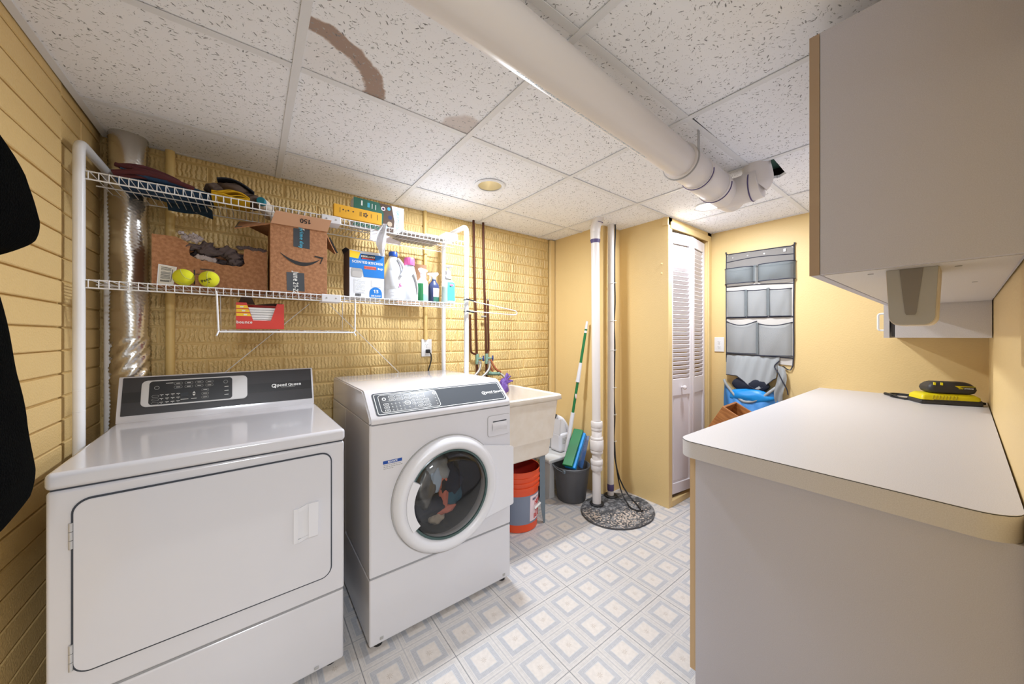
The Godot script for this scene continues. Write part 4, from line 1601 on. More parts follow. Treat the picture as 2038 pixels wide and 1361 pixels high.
func carton(o: Node3D, lo: Vector3, hi: Vector3, m: Material, th := 0.004) -> void:
	# an open box of card: four walls and a floor, each with its thickness
	var b := MB.new()
	b.box(Vector3((lo.x + hi.x) / 2, (lo.y + hi.y) / 2, hi.z - th / 2), Vector3(hi.x - lo.x, hi.y - lo.y, th), 0.0008)
	b.box(Vector3((lo.x + hi.x) / 2, (lo.y + hi.y) / 2, lo.z + th / 2), Vector3(hi.x - lo.x, hi.y - lo.y, th), 0.0008)
	for x in [lo.x + th / 2, hi.x - th / 2]:
		b.box(Vector3(x, (lo.y + hi.y) / 2, (lo.z + hi.z) / 2), Vector3(th, hi.y - lo.y, hi.z - lo.z - th * 2), 0.0006)
	b.box(Vector3((lo.x + hi.x) / 2, lo.y + th / 2, (lo.z + hi.z) / 2), Vector3(hi.x - lo.x - th * 2, th, hi.z - lo.z - th * 2), 0.0)
	obj("body", b, m, o)


func slab(b: MB, a: Vector3, e: Vector3, f: Vector3, g: Vector3, th: float) -> void:
	# a thin four-sided board through its corners
	var n := (e - a).cross(g - a).normalized() * th
	var p := [a, e, f, g]
	var q := [a + n, e + n, f + n, g + n]
	b.face(p, -n)
	b.face(q, n)
	var c := (a + e + f + g) / 4.0
	for i in 4:
		var k := (i + 1) % 4
		b.face([p[i], p[k], q[k], q[i]], (p[i] + p[k]) / 2 - c)


func shelf_things() -> void:
	var y := S2 + 0.0045
	# torn carton full of lint
	var z := 0.285
	var o := thing("cardboard_box", "brown torn cardboard box of grey lint behind the tennis balls", "box", Vector3(0.375, y, 0.20), "cardboard boxes on the lower shelf")
	var b := MB.new()
	var pts := [Vector2(0.195, y), Vector2(0.558, y), Vector2(0.558, 1.588), Vector2(0.54, 1.585), Vector2(0.522, 1.590), Vector2(0.50, 1.584), Vector2(0.478, 1.586), Vector2(0.474, 1.545), Vector2(0.479, 1.520)]
	var r := RandomNumberGenerator.new()
	r.seed = 4
	for i in 15:
		pts.append(Vector2(lerpf(0.472, 0.318, i / 14.0), lerpf(1.507, 1.522, i / 14.0) + (0.006 * sin(PI * i / 14.0) * -1.0) + r.randf_range(-0.004, 0.003)))
	pts.append_array([Vector2(0.304, 1.533), Vector2(0.301, 1.55), Vector2(0.306, 1.575), Vector2(0.285, 1.590), Vector2(0.262, 1.601), Vector2(0.195, 1.601)])
	b.prism(pts, z - 0.004, z, 2.0)
	var back := 0.09
	b.box(Vector3(0.377, (y + 1.60) / 2, back), Vector3(0.363, 1.60 - y, 0.004), 0.0006)
	for x in [0.197, 0.556]:
		b.box(Vector3(x, (y + 1.592) / 2, (z + back) / 2 - 0.001), Vector3(0.004, 1.592 - y, z - back - 0.008), 0.0006)
	b.box(Vector3(0.377, y + 0.002, (z + back) / 2), Vector3(0.35, 0.004, z - back - 0.01), 0.0)
	obj("body", b, M.cardboard, o)
	b = MB.new()
	for q in [[Vector2(0.377, 1.500), Vector2(0.045, 0.004)], [Vector2(0.37, 1.465), Vector2(0.004, 0.06)], [Vector2(0.337, 1.465), Vector2(0.004, 0.06)], [Vector2(0.355, 1.478), Vector2(0.03, 0.003)]]:
		b.box(Vector3(q[0].x - 0.02, q[0].y - 0.02, z + 0.0004), Vector3(q[1].x, q[1].y, 0.0006), 0.0)
	obj("printed_mark", b, M.print_black, o)
	b = MB.new()
	slab(b, Vector3(0.209, 1.409, z + 0.002), Vector3(0.256, 1.406, z + 0.002), Vector3(0.266, 1.479, z + 0.002), Vector3(0.214, 1.486, z + 0.002), 0.0006)
	obj("label_sheet", b, M.white_paper, o, "white label with a printed code")
	var lm := mat("barcode", Color.WHITE, 0.6)
	lm.albedo_texture = ImageTexture.create_from_image(barcode(128, 160))
	b = MB.new()
	b.face([Vector3(0.213, 1.411, z + 0.003), Vector3(0.254, 1.409, z + 0.003), Vector3(0.262, 1.477, z + 0.003), Vector3(0.217, 1.482, z + 0.003)], Vector3.BACK, [Vector2(0, 1), Vector2(1, 1), Vector2(1, 0), Vector2(0, 0)])
	obj("code_print", b, lm, o)
	# the lint
	b = MB.new()
	for i in 26:
		var f := r.randf()
		var c := Vector3(lerpf(0.315, 0.465, f), lerpf(1.515, 1.575, r.randf()) + 0.01 * absf(f - 0.4), z - 0.012 - 0.06 * r.randf())
		b.ball(c, Vector3(r.randf_range(0.018, 0.034), r.randf_range(0.010, 0.024), 0.018), 9, 0.32, r.randf() * 20.0)
	for i in 16:
		b.ball(Vector3(lerpf(0.46, 0.548, i / 15.0), 1.588 + r.randf_range(-0.004, 0.006), z - 0.004), Vector3(0.010, 0.006, 0.008), 6, 0.3, i)
	tag(obj("lint", b, M.lint, self), "heap of dark grey dryer lint in the torn cardboard box", "lint", "", "stuff")
	b = MB.new()
	for i in 12:
		b.ball(Vector3(0.265 + 0.045 * r.randf() + 0.012 * (i % 3), 1.592 + 0.022 * r.randf() + (0.006 if i > 6 else 0.0), z - 0.002 + 0.012 * r.randf()), Vector3(r.randf_range(0.008, 0.016), r.randf_range(0.006, 0.012), 0.010), 8, 0.3, i * 1.7)
	for i in 5:
		b.ball(Vector3(0.33 + 0.02 * r.randf() + 0.012 * i * 0.5, 1.530 - 0.002 * i, z - 0.004), Vector3(0.013, 0.010, 0.006), 8, 0.3, i * 2.7)
	tag(obj("lint", b, M.lint_pale, self), "pale lint tuft spilling over the edge of the torn box", "lint", "", "stuff")
	# tennis balls
	for i in 2:
		var at: Vector3 = [Vector3(0.291, y + 0.033, 0.335), Vector3(0.366, y + 0.033, 0.337)][i]
		o = thing("tennis_ball", ["yellow tennis ball beside the white label, with no name in view", "yellow tennis ball with black lettering on its front"][i], "ball", at, "tennis balls on the lower shelf")
		off.erase(o)
		b = MB.new()
		b.ball(Vector3.ZERO, Vector3.ONE * 0.0325, 16)
		obj("felt", b, M.felt_yellow, o)
		b = MB.new()
		var curve := []
		for k in 49:
			var a := TAU * k / 48.0
			var p := Vector3(cos(a) + 0.44 * cos(3.0 * a), sin(a) - 0.44 * sin(3.0 * a), 1.33 * sin(2.0 * a)).normalized() * 0.0323
			curve.append(Basis.from_euler(Vector3(0.6 + i * 0.9, 0.3 - i * 0.6, 0.4 + i)) * p)
		b.tube(curve, 0.0011, 5)
		obj("seam", b, M.felt_line, o)
		if i == 1:
			var fr := Basis.from_euler(Vector3(0.15, -0.55 + 0.25, 0.42))
			text("Penn", 0.0105, M.print_black, Transform3D(fr, fr * Vector3(0.001, -0.004, 0.0325)), o, true)
			text("4", 0.006, M.print_black, Transform3D(fr, fr * Vector3(0.005, -0.015, 0.0302)), o, true)
	# tall carton with a printed arrow
	o = thing("cardboard_box", "tall open cardboard box with a curved arrow and black tape", "box", Vector3(0.675, y, 0.24), "cardboard boxes on the lower shelf")
	var lo := Vector3(0.567, y, 0.10)
	var hi := Vector3(0.787, 1.698, 0.362)
	carton(o, lo, hi, M.cardboard)
	b = MB.new()
	slab(b, Vector3(0.569, 1.698, 0.363), Vector3(0.788, 1.698, 0.363), Vector3(0.800, 1.745, 0.395), Vector3(0.585, 1.745, 0.395), 0.004)
	obj("front_flap", b, M.cardboard_light, o, "light folded front flap printed with a number")
	b = MB.new()
	slab(b, Vector3(0.567, 1.698, 0.350), Vector3(0.567, 1.698, 0.112), Vector3(0.455, 1.742, 0.13), Vector3(0.445, 1.664, 0.31), -0.004)
	slab(b, Vector3(0.787, 1.690, 0.350), Vector3(0.787, 1.692, 0.15), Vector3(0.855, 1.640, 0.17), Vector3(0.835, 1.612, 0.31), 0.004)
	obj("side_flap", b, M.cardboard, o)
	b = MB.new()
	slab(b, Vector3(0.478, 1.7335, 0.14), Vector3(0.458, 1.742, 0.135), Vector3(0.445, 1.667, 0.309), Vector3(0.470, 1.6735, 0.312), 0.0012)
	slab(b, Vector3(0.800, 1.679, 0.33), Vector3(0.84, 1.655, 0.20), Vector3(0.858, 1.642, 0.19), Vector3(0.838, 1.614, 0.312), -0.0055)
	obj("torn_tape", b, M.tape_black, o)
	b = MB.new()
	var fz := hi.z + 0.0005
	slab(b, Vector3(0.652, 1.607, fz), Vector3(0.716, 1.604, fz), Vector3(0.716, 1.694, fz), Vector3(0.652, 1.690, fz), -0.0005)
	slab(b, Vector3(0.628, y + 0.006, fz), Vector3(0.696, y + 0.006, fz), Vector3(0.694, 1.491, fz), Vector3(0.626, 1.490, fz), -0.0005)
	obj("tape", b, M.tape_black, o, "black printed tape")
	text("150", 0.020, M.print_black, Transform3D(Basis(Vector3.BACK, PI) * Basis.IDENTITY, Vector3.ZERO), o, true).transform = Transform3D(Basis(Vector3(-0.97, 0.0, -0.0), Vector3(0, -0.82, -0.56), Vector3(0, -0.56, 0.82)), Vector3(0.697, 1.722, 0.386) - off[o])
	var dn := Basis(Vector3(0, -1, 0), Vector3(1, 0, 0), Vector3(0, 0, 1))
	text("prime day", 0.014, M.tape_blue, Transform3D(dn, Vector3(0.683, 1.650, fz + 0.0008)), o, true)
	text("r", 0.016, M.print_white, Transform3D(dn, Vector3(0.690, 1.690, fz + 0.0008)), o, true)
	text("June 21-22", 0.020, M.print_white, Transform3D(dn, Vector3(0.661, 1.446, fz + 0.0008)), o, true, "lettering", 0.72)
	b = MB.new()
	var low := []
	var top := []
	for i in 19:
		var f := i / 18.0
		var p := Vector2(lerpf(0.604, 0.755, f), 1.572 - 0.040 * (1.0 - pow(absf(f - 0.55) / 0.55, 2.0)))
		var w := 0.0075 * sin(PI * clampf(f * 0.95 + 0.02, 0.0, 1.0)) + 0.0008
		top.append(p + Vector2(0, w))
		low.append(p - Vector2(0, w))
	low.reverse()
	top.append_array(low)
	b.prism(top, fz, fz + 0.0006, 0.9)
	b.prism([Vector2(0.735, 1.577), Vector2(0.772, 1.573), Vector2(0.760, 1.541), Vector2(0.756, 1.542), Vector2(0.765, 1.566), Vector2(0.736, 1.571)], fz, fz + 0.0006, 0.9)
	b.t = Transform3D(dn * 0.30, Vector3(0.698, 1.650, fz + 0.001) - dn * Vector3(0.68, 1.55, 0.362) * 0.30)
	obj("arrow_print", b, M.print_black, o)
	# box of bin bags
	o = thing("bin_bag_box", "blue and white box of kitchen bin bags with a torn open end", "box", Vector3(0.985, y, 0.27))
	var kx0 := 0.893
	var kx1 := 1.064
	var kt := 1.639
	carton(o, Vector3(kx0, y, 0.19), Vector3(kx1, kt, 0.322), M.box_white, 0.003)
	var kz := 0.3225
	b = MB.new()
	b.prism([Vector2(kx0 + 0.001, 1.550), Vector2(kx0 + 0.052, 1.550), Vector2(kx0 + 0.062, 1.540), Vector2(kx0 + 0.068, 1.508), Vector2(kx1 - 0.001, 1.508), Vector2(kx1 - 0.001, 1.626), Vector2(kx0 + 0.001, 1.626)], kz, kz + 0.0004)
	obj("blue_field", b, M.bag_box_blue, o)
	b = MB.new()
	b.prism([Vector2(kx0 + 0.001, 1.601), Vector2(kx0 + 0.041, 1.598), Vector2(kx0 + 0.052, 1.632), Vector2(kx0 + 0.001, 1.636)], kz, kz + 0.0007)
	obj("yellow_corner", b, M.yellow_print, o)
	b = MB.new()
	b.prism(rrect(0.070, 0.024, 0.003, 2, Vector2(0.982, 1.611)), kz, kz + 0.0008)
	obj("name_plate", b, M.print_black, o)
	text("KIRKLAND", 0.0095, M.print_white, Transform3D(Basis.IDENTITY, Vector3(0.982, 1.613, kz + 0.0009)), o, true, "lettering", 1.05)
	b = MB.new()
	b.box(Vector3(0.982, 1.602, kz + 0.0009), Vector3(0.062, 0.005, 0.0006), 0.0)
	obj("name_line", b, M.print_red, o)
	text("SCENTED KITCHEN", 0.0125, M.print_white, Transform3D(Basis.IDENTITY, Vector3(0.980, 1.582, kz + 0.0006)), o, true, "lettering", 0.98)
	b = MB.new()
	b.prism([Vector2(0.962, 1.549), Vector2(1.022, 1.549), Vector2(1.022, 1.565), Vector2(0.962, 1.565)], kz, kz + 0.0008)
	obj("orange_strip", b, M.laundry_coral, o)
	text("Drawstring", 0.009, M.print_red, Transform3D(Basis.IDENTITY, Vector3(0.992, 1.557, kz + 0.0009)), o, true, "lettering", 0.9)
	text("Bags", 0.010, M.print_white, Transform3D(Basis.IDENTITY, Vector3(1.043, 1.557, kz + 0.0006)), o, true, "lettering", 0.9)
	b = MB.new()
	b.prism(rrect(0.052, 0.044, 0.008, 4, Vector2(0.927, 1.527)), kz, kz + 0.0006)
	obj("bin_picture", b, M.grey_plastic, o)
	b = MB.new()
	b.prism(rrect(0.046, 0.030, 0.008, 4, Vector2(0.929, 1.519)), kz, kz + 0.0008)
	obj("bin_picture", b, M.silver, o)
	for q in [[Rect2(kx0 + 0.022, 1.425, 0.055, 0.068), 1], [Rect2(0.998, 1.460, 0.050, 0.036), 2]]:
		var pm := mat("fine_print_%d" % q[1], Color.WHITE, 0.6)
		pm.albedo_texture = ImageTexture.create_from_image(small_print(128, 128, Color8(226, 228, 232), Color8(140, 140, 146), 12, q[1]))
		b = MB.new()
		b.face([Vector3(q[0].position.x, q[0].position.y, kz + 0.0003), Vector3(q[0].end.x, q[0].position.y, kz + 0.0003), Vector3(q[0].end.x, q[0].end.y, kz + 0.0003), Vector3(q[0].position.x, q[0].end.y, kz + 0.0003)], Vector3.BACK, [Vector2(0, 1), Vector2(1, 1), Vector2(1, 0), Vector2(0, 0)])
		obj("fine_print", b, pm, o)
	b = MB.new()
	for i in 11:
		b.box(Vector3(0.922 + i * 0.0024, 1.415, kz + 0.0003), Vector3(0.0011 if i % 3 else 0.0018, 0.013, 0.0004), 0.0)
	obj("code_bars", b, M.print_black, o)
	b = MB.new()
	var oct := []
	for i in 13:
		oct.append(Vector2(1.020, 1.428) + Vector2.from_angle(PI * i / 12.0) * 0.031)
	oct.append_array([Vector2(0.989, y + 0.003), Vector2(1.051, y + 0.003)])
	b.prism(oct, kz, kz + 0.0006, 0.5)
	obj("size_badge", b, M.bag_box_blue, o)
	text("13", 0.017, M.print_white, Transform3D(Basis.IDENTITY, Vector3(1.020, 1.437, kz + 0.0008)), o, true)
	text("200 BAGS", 0.008, M.print_white, Transform3D(Basis.IDENTITY, Vector3(1.020, 1.414, kz + 0.0008)), o, true)
	b = MB.new()
	slab(b, Vector3(kx0, 1.639, 0.19), Vector3(kx0, 1.639, 0.32), Vector3(kx0 - 0.014, 1.650, 0.31), Vector3(kx0 - 0.014, 1.656, 0.22), 0.002)
	obj("side_flap", b, M.navy_cloth, o, "dark end flap")
	b = MB.new()
	slab(b, Vector3(kx0, 1.638, 0.318), Vector3(kx1, 1.638, 0.318), Vector3(kx1, 1.645, 0.27), Vector3(kx0 + 0.004, 1.650, 0.27), 0.002)
	obj("top_flap", b, M.box_white, o)
	b = MB.new()
	slab(b, Vector3(kx1 + 0.0006, 1.506, 0.322), Vector3(kx1 + 0.0006, 1.506, 0.19), Vector3(kx1 + 0.0006, 1.628, 0.19), Vector3(kx1 + 0.0006, 1.628, 0.322), -0.0006)
	obj("side_print", b, M.yellow_print, o)
	b = MB.new()
	slab(b, Vector3(kx0 - 0.0006, y, 0.19), Vector3(kx0 - 0.0006, y, 0.322), Vector3(kx0 - 0.0006, kt, 0.322), Vector3(kx0 - 0.0006, kt, 0.19), 0.0006)  # dark brown sheet over the left end
	obj("end_print", b, M.brown_cloth, o, "dark brown end")
	bottles(y)
	hanging_and_upper()


func bottles(y: float) -> void:
	# bleach jug
	var o := thing("bleach_jug", "white jug with a blue cap and a pink arrow mark beside the bin bag box", "bottle", Vector3(1.119, y, 0.295), "bottles on the lower shelf")
	off.erase(o)
	var b := MB.new()
	b.lathe([Vector2(0, 0), Vector2(0.050, 0), Vector2(0.057, 0.006), Vector2(0.058, 0.05), Vector2(0.056, 0.054), Vector2(0.058, 0.058), Vector2(0.058, 0.125), Vector2(0.054, 0.15), Vector2(0.043, 0.185), Vector2(0.030, 0.215), Vector2(0.021, 0.232), Vector2(0.019, 0.240), Vector2(0, 0.24)], Vector3.ZERO, 32, 0.0, TAU, Vector2(1.0, 0.85))
	obj("body", b, M.hdpe, o)
	b = MB.new()
	b.lathe([Vector2(0.022, 0.236), Vector2(0.0228, 0.240), Vector2(0.0228, 0.256), Vector2(0.020, 0.2615), Vector2(0, 0.2615)], Vector3.ZERO, 20)
	obj("cap", b, M.cap_blue, o, "blue cap")
	b = MB.new()
	b.t = Transform3D(Basis(Vector3.UP, -0.35), Vector3(-0.012, 0.182, 0.022)) * Transform3D(Basis(Vector3.RIGHT, -0.42), Vector3.ZERO)
	b.ball(Vector3.ZERO, Vector3(0.020, 0.040, 0.016), 14)
	obj("handle_hollow", b, M.clear_plastic, o, "translucent hollow beside the handle")
	b = MB.new()
	b.t = Transform3D(Basis(Vector3.UP, -0.1), Vector3.ZERO)
	var hand := []
	for i in 11:
		var f := i / 10.0
		hand.append(Vector3(0.020 + 0.022 * sin(PI * f) + 0.012 * f, 0.222 - 0.095 * f, 0.022 + 0.026 * f))
	b.tube(hand, 0.0085, 10)
	obj("handle", b, M.hdpe, o)
	b = MB.new()
	for q in [[Vector2(0, 0), 0.7, 0.018], [Vector2(-0.001, 0.006), 0.1, 0.013], [Vector2(0.004, -0.003), 1.45, 0.013], [Vector2(-0.007, -0.008), 0.0, 0.009]]:
		var d: Vector2 = Vector2.from_angle(q[1] + PI / 2) * q[2] / 2
		var nn: Vector2 = d.orthogonal().normalized() * 0.0024
		var c: Vector2 = q[0]
		b.prism([c - d - nn, c + d - nn, c + d + nn, c - d + nn], 0.0, 0.0008)
	var e := obj("arrow_mark", b, M.pink, o)
	e.transform = Transform3D(Basis(Vector3.UP, 0.42), Vector3(0.024, 0.078, 0.0462))
	b = MB.new()
	for i in 4:
		b.t = Transform3D(Basis(Vector3.UP, -0.25), Vector3(-0.012, 0.028 + i * 0.014, 0.0495))
		b.box(Vector3.ZERO, Vector3(0.026, 0.0012, 0.0006), 0.0)
	obj("raised_line", b, M.silver, o)
	# detergent with a pink cap
	o = thing("detergent_bottle", "white detergent bottle with a large pink cap", "bottle", Vector3(1.212, y, 0.29), "bottles on the lower shelf")
	off.erase(o)
	b = MB.new()
	b.lathe([Vector2(0, 0), Vector2(0.042, 0), Vector2(0.048, 0.006), Vector2(0.048, 0.06), Vector2(0.044, 0.12), Vector2(0.036, 0.16), Vector2(0.026, 0.195), Vector2(0.024, 0.205), Vector2(0, 0.205)], Vector3.ZERO, 28, 0.0, TAU, Vector2(1.0, 0.75))
	obj("body", b, M.hdpe, o)
	b = MB.new()
	b.lathe([Vector2(0.027, 0.200), Vector2(0.028, 0.204), Vector2(0.028, 0.238), Vector2(0.026, 0.242), Vector2(0, 0.242)], Vector3.ZERO, 24)
	for i in 24:
		var a := TAU * i / 24.0
		b.box(Vector3(cos(a) * 0.028, 0.220, sin(a) * 0.028), Vector3(0.0016, 0.03, 0.0016), 0.0004)
	obj("cap", b, M.pink, o, "pink ribbed cap")
	b = MB.new()
	var hh := []
	for i in 13:
		var f := i / 12.0
		hh.append(Vector3(0.012 + 0.022 * f + 0.008 * sin(PI * f), 0.150 - 0.115 * f, 0.0335 + 0.002 * sin(PI * f) - 0.006 * f))
	b.tube(hh, 0.0060, 10, 0.004)
	obj("handle_line", b, M.silver, o)
	# two trigger sprays
	for k in 2:
		var at: Vector3 = [Vector3(1.290, y, 0.29), Vector3(1.372, y, 0.262)][k]
		o = thing("spray_bottle", ["clear trigger spray bottle with a green label and pale green liquid", "navy glass trigger spray bottle with a pale pink label"][k], "bottle", at, "bottles on the lower shelf")
		off.erase(o)
		b = MB.new()
		var hs: float = [1.0, 0.93][k]
		b.lathe([Vector2(0, 0), Vector2(0.030, 0), Vector2(0.034, 0.004), Vector2(0.034, 0.10 * hs), Vector2(0.030, 0.12 * hs), Vector2(0.016, 0.137 * hs), Vector2(0.0125, 0.148 * hs), Vector2(0.0125, 0.158 * hs), Vector2(0, 0.158 * hs)], Vector3.ZERO, 24, 0.0, TAU, Vector2(1.0, 0.7))
		obj("body", b, M.clear_plastic if k == 0 else M.glass_navy, o)
		if k == 0:
			b = MB.new()
			b.lathe([Vector2(0, 0.003), Vector2(0.031, 0.003), Vector2(0.032, 0.006), Vector2(0.032, 0.045), Vector2(0, 0.045)], Vector3.ZERO, 20, 0.0, TAU, Vector2(1.0, 0.68))
			obj("liquid", b, M.mint, o)
			b = MB.new()
			b.lathe([Vector2(0.0345, 0.004), Vector2(0.0345, 0.098), Vector2(0.033, 0.105)], Vector3.ZERO, 12, PI * 0.55, PI * 1.05, Vector2(1.0, 0.7))
			obj("label_sheet", b, M.leaf_green, o, "green label")
		else:
			b = MB.new()
			b.lathe([Vector2(0.0345, 0.036), Vector2(0.0345, 0.088)], Vector3.ZERO, 10, PI * 0.18, PI * 0.62, Vector2(1.0, 0.7))
			obj("label_sheet", b, M.label_pink, o, "pale pink label")
			b = MB.new()
			b.lathe([Vector2(0.0345, 0.002), Vector2(0.0345, 0.036)], Vector3.ZERO, 10, PI * 0.18, PI * 0.62, Vector2(1.0, 0.7))
			obj("label_foot", b, M.box_green, o, "dark green foot of the label")
		b = MB.new()
		var yy := 0.150 * hs
		b.lathe([Vector2(0.0145, yy), Vector2(0.0145, yy + 0.016), Vector2(0.010, yy + 0.020), Vector2(0, yy + 0.020)], Vector3.ZERO, 16)
		b.t = Transform3D(Basis(Vector3.UP, [0.5, 2.7][k]), Vector3.ZERO)
		b.prism([Vector2(-0.014, yy + 0.018), Vector2(0.012, yy + 0.018), Vector2(0.018, yy + 0.026), Vector2(0.036, yy + 0.028), Vector2(0.036, yy + 0.040), Vector2(-0.024, yy + 0.044), Vector2(-0.030, yy + 0.034)], -0.008, 0.008, 0.9)
		b.prism([Vector2(0.018, yy + 0.028), Vector2(0.026, yy + 0.026), Vector2(0.024, yy + 0.006), Vector2(0.030, yy - 0.010), Vector2(0.024, yy - 0.010), Vector2(0.016, yy + 0.008)], -0.005, 0.005, 0.6)
		obj("trigger_head", b, M.clear_plastic, o)
	# soap pump
	o = thing("soap_pump_bottle", "clear green soap bottle with a white pump and mint label", "bottle", Vector3(1.448, y, 0.30), "bottles on the lower shelf")
	off.erase(o)
	b = MB.new()
	b.lathe([Vector2(0, 0), Vector2(0.040, 0), Vector2(0.045, 0.005), Vector2(0.042, 0.05), Vector2(0.041, 0.085), Vector2(0.043, 0.110), Vector2(0.036, 0.130), Vector2(0.022, 0.142), Vector2(0.017, 0.148), Vector2(0, 0.148)], Vector3.ZERO, 28, 0.0, TAU, Vector2(1.0, 0.6))
	obj("body", b, M.clear_plastic, o)
	b = MB.new()
	b.lathe([Vector2(0, 0.003), Vector2(0.041, 0.003), Vector2(0.043, 0.006), Vector2(0.040, 0.05), Vector2(0.0392, 0.085), Vector2(0.040, 0.098), Vector2(0, 0.098)], Vector3.ZERO, 24, 0.0, TAU, Vector2(1.0, 0.58))
	obj("liquid", b, M.clear_green, o, "green liquid soap")
	b = MB.new()
	b.lathe([Vector2(0.0453, 0.016), Vector2(0.0432, 0.05), Vector2(0.0422, 0.085), Vector2(0.0438, 0.110), Vector2(0.039, 0.126)], Vector3.ZERO, 12, PI * 0.14, PI * 0.62, Vector2(1.0, 0.6))
	obj("label_sheet", b, M.mint, o, "mint label")
	b = MB.new()
	for q in [[0.102, "print_red"], [0.0, ""]]:
		if q[0] > 0.0:
			b.t = Transform3D(Basis(Vector3.UP, 0.25), Vector3(0.010, 0.108, 0.0264))
			b.prism(rrect(0.026, 0.012, 0.005, 3), 0.0, 0.0006)
	obj("label_mark", b, M.pink, o)
	b = MB.new()
	b.lathe([Vector2(0.019, 0.146), Vector2(0.020, 0.148), Vector2(0.019, 0.166), Vector2(0.015, 0.170), Vector2(0.016, 0.190), Vector2(0.0145, 0.196), Vector2(0.006, 0.198), Vector2(0.005, 0.215), Vector2(0, 0.215)], Vector3.ZERO, 20)
	b.t = Transform3D(Basis(Vector3.UP, -0.9), Vector3.ZERO)
	b.rbox(Vector3(0.008, 0.222, 0), Vector3(0.045, 0.014, 0.014), 0.005)
	obj("pump", b, M.white_plastic, o)


func hanging_and_upper() -> void:
	# red dryer-sheet box on the hanging shelf
	var y := 1.236
	var o := thing("dryer_sheet_box", "red box of white dryer sheets on the hanging wire shelf", "box", Vector3(0.535, y, 0.30))
	var x0 := 0.451
	var x1 := 0.618
	var zf := 0.350
	var zb := 0.235
	var h := 0.110
	var b := MB.new()
	b.prism([Vector2(x0, y), Vector2(x1, y), Vector2(x1, y + h), Vector2(0.592, y + h), Vector2(0.570, y + 0.036), Vector2(0.508, y + 0.036), Vector2(0.486, y + h), Vector2(x0, y + h)], zf - 0.002, zf, 2.0)
	b.box(Vector3(x0 + 0.001, y + h / 2, (zf + zb) / 2 - 0.001), Vector3(0.002, h, zf - zb - 0.004), 0.0)
	b.box(Vector3(x1 - 0.001, y + h / 2, (zf + zb) / 2 - 0.001), Vector3(0.002, h, zf - zb - 0.004), 0.0)
	b.box(Vector3((x0 + x1) / 2, y + h / 2, zb), Vector3(x1 - x0, h, 0.002), 0.0)
	b.box(Vector3((x0 + x1) / 2, y + 0.001, (zf + zb) / 2), Vector3(x1 - x0, 0.002, zf - zb - 0.004), 0.0)
	obj("body", b, M.red_box, o)
	for i in 3:
		b = MB.new()
		var yy := y + 0.086 - 0.0165 * i
		b.prism([Vector2(x0 + 0.001, yy), Vector2(0.4925 + 0.0045 * i, yy), Vector2(0.4885 + 0.0045 * i, yy + 0.0125), Vector2(x0 + 0.001, yy + 0.0125)], zf, zf + 0.0005)
		obj("yellow_stripe", b, M.yellow_print, o)
		b = MB.new()
		b.prism(rrect(0.012, 0.005, 0.002, 3, Vector2(0.470 + 0.006 * i, yy + 0.006)), zf + 0.0005, zf + 0.0009)
		obj("stripe_print", b, M.print_white, o)
	text("bounce", 0.0110, M.print_white, Transform3D(Basis.IDENTITY, Vector3(0.4785, y + 0.027, zf + 0.0005)), o, true)
	for i in 8:
		b = MB.new()
		b.box(Vector3(0.535, y + 0.012 + 0.0106 * i, 0.294), Vector3(0.160 - 0.002 * (i % 3), 0.0094, 0.104), 0.002)
		obj("sheet_stack", b, M.white_paper, o)
	b = MB.new()
	slab(b, Vector3(x0 + 0.004, y + h, zb + 0.03), Vector3(0.515, y + h, zb + 0.03), Vector3(0.500, y + h + 0.034, zb + 0.075), Vector3(x0 + 0.018, y + h + 0.034, zb + 0.075), 0.0015)
	slab(b, Vector3(0.515, y + h - 0.002, zb + 0.03), Vector3(x1 - 0.004, y + h - 0.002, zb + 0.03), Vector3(x1 - 0.006, y + h + 0.004, zb + 0.1), Vector3(0.57, y + h + 0.004, zb + 0.07), 0.0015)
	obj("torn_flap", b, M.brown_cloth, o, "dark torn top flap")
	# upper shelf
	y = S1 + 0.0045
	# folded jeans
	o = thing("folded_jeans", "folded blue jeans with a maroon lining at the end of the upper shelf", "clothing", Vector3(0.20, y, 0.25))
	b = MB.new()
	for q in [[0.105, 0.345, 0.030, 0.000, 0.22], [0.125, 0.375, 0.018, 0.028, 0.24], [0.15, 0.30, 0.016, 0.048, 0.20]]:
		var rows := []
		for i in 13:
			var f := i / 12.0
			var row := []
			for j in 14:
				var a := TAU * j / 14.0
				var hh: float = q[2] * (1.0 - 0.55 * f) * 0.5
				row.append(Vector3(lerpf(q[0], q[1], f), y + q[3] * (1.0 - 0.6 * f) + hh + sin(a) * hh + 0.003 * sin(f * 9.0 + q[3] * 300.0), q[4] + cos(a) * 0.105 - 0.02 * f))
			rows.append(row)
		b.grid(rows, true, true)
		b.face(rows[0], Vector3.LEFT)
		b.face(rows[-1], Vector3.RIGHT)
	obj("denim", b, M.denim, o)
	b = MB.new()
	var edge := []
	for i in 25:
		var f := i / 24.0
		edge.append(Vector3(0.105 + 0.11 * absf(1.0 - 2.0 * f) * -1.0 + 0.11, y + 0.014 + 0.046 * f, 0.325 - 0.02 * f))
	b.tube(edge, 0.008, 8)
	b.tube(spline([Vector3(0.112, y + 0.058, 0.30), Vector3(0.17, y + 0.076, 0.28), Vector3(0.24, y + 0.066, 0.26), Vector3(0.27, y + 0.05, 0.26), Vector3(0.22, y + 0.052, 0.30), Vector3(0.15, y + 0.05, 0.32)], 5), 0.010, 8)
	b.tube(spline([Vector3(0.105, y + 0.020, 0.335), Vector3(0.17, y + 0.036, 0.338), Vector3(0.25, y + 0.034, 0.33), Vector3(0.32, y + 0.02, 0.32)], 5), 0.009, 8)
	obj("lining", b, M.maroon, o, "maroon fleece lining edge")
	b = MB.new()
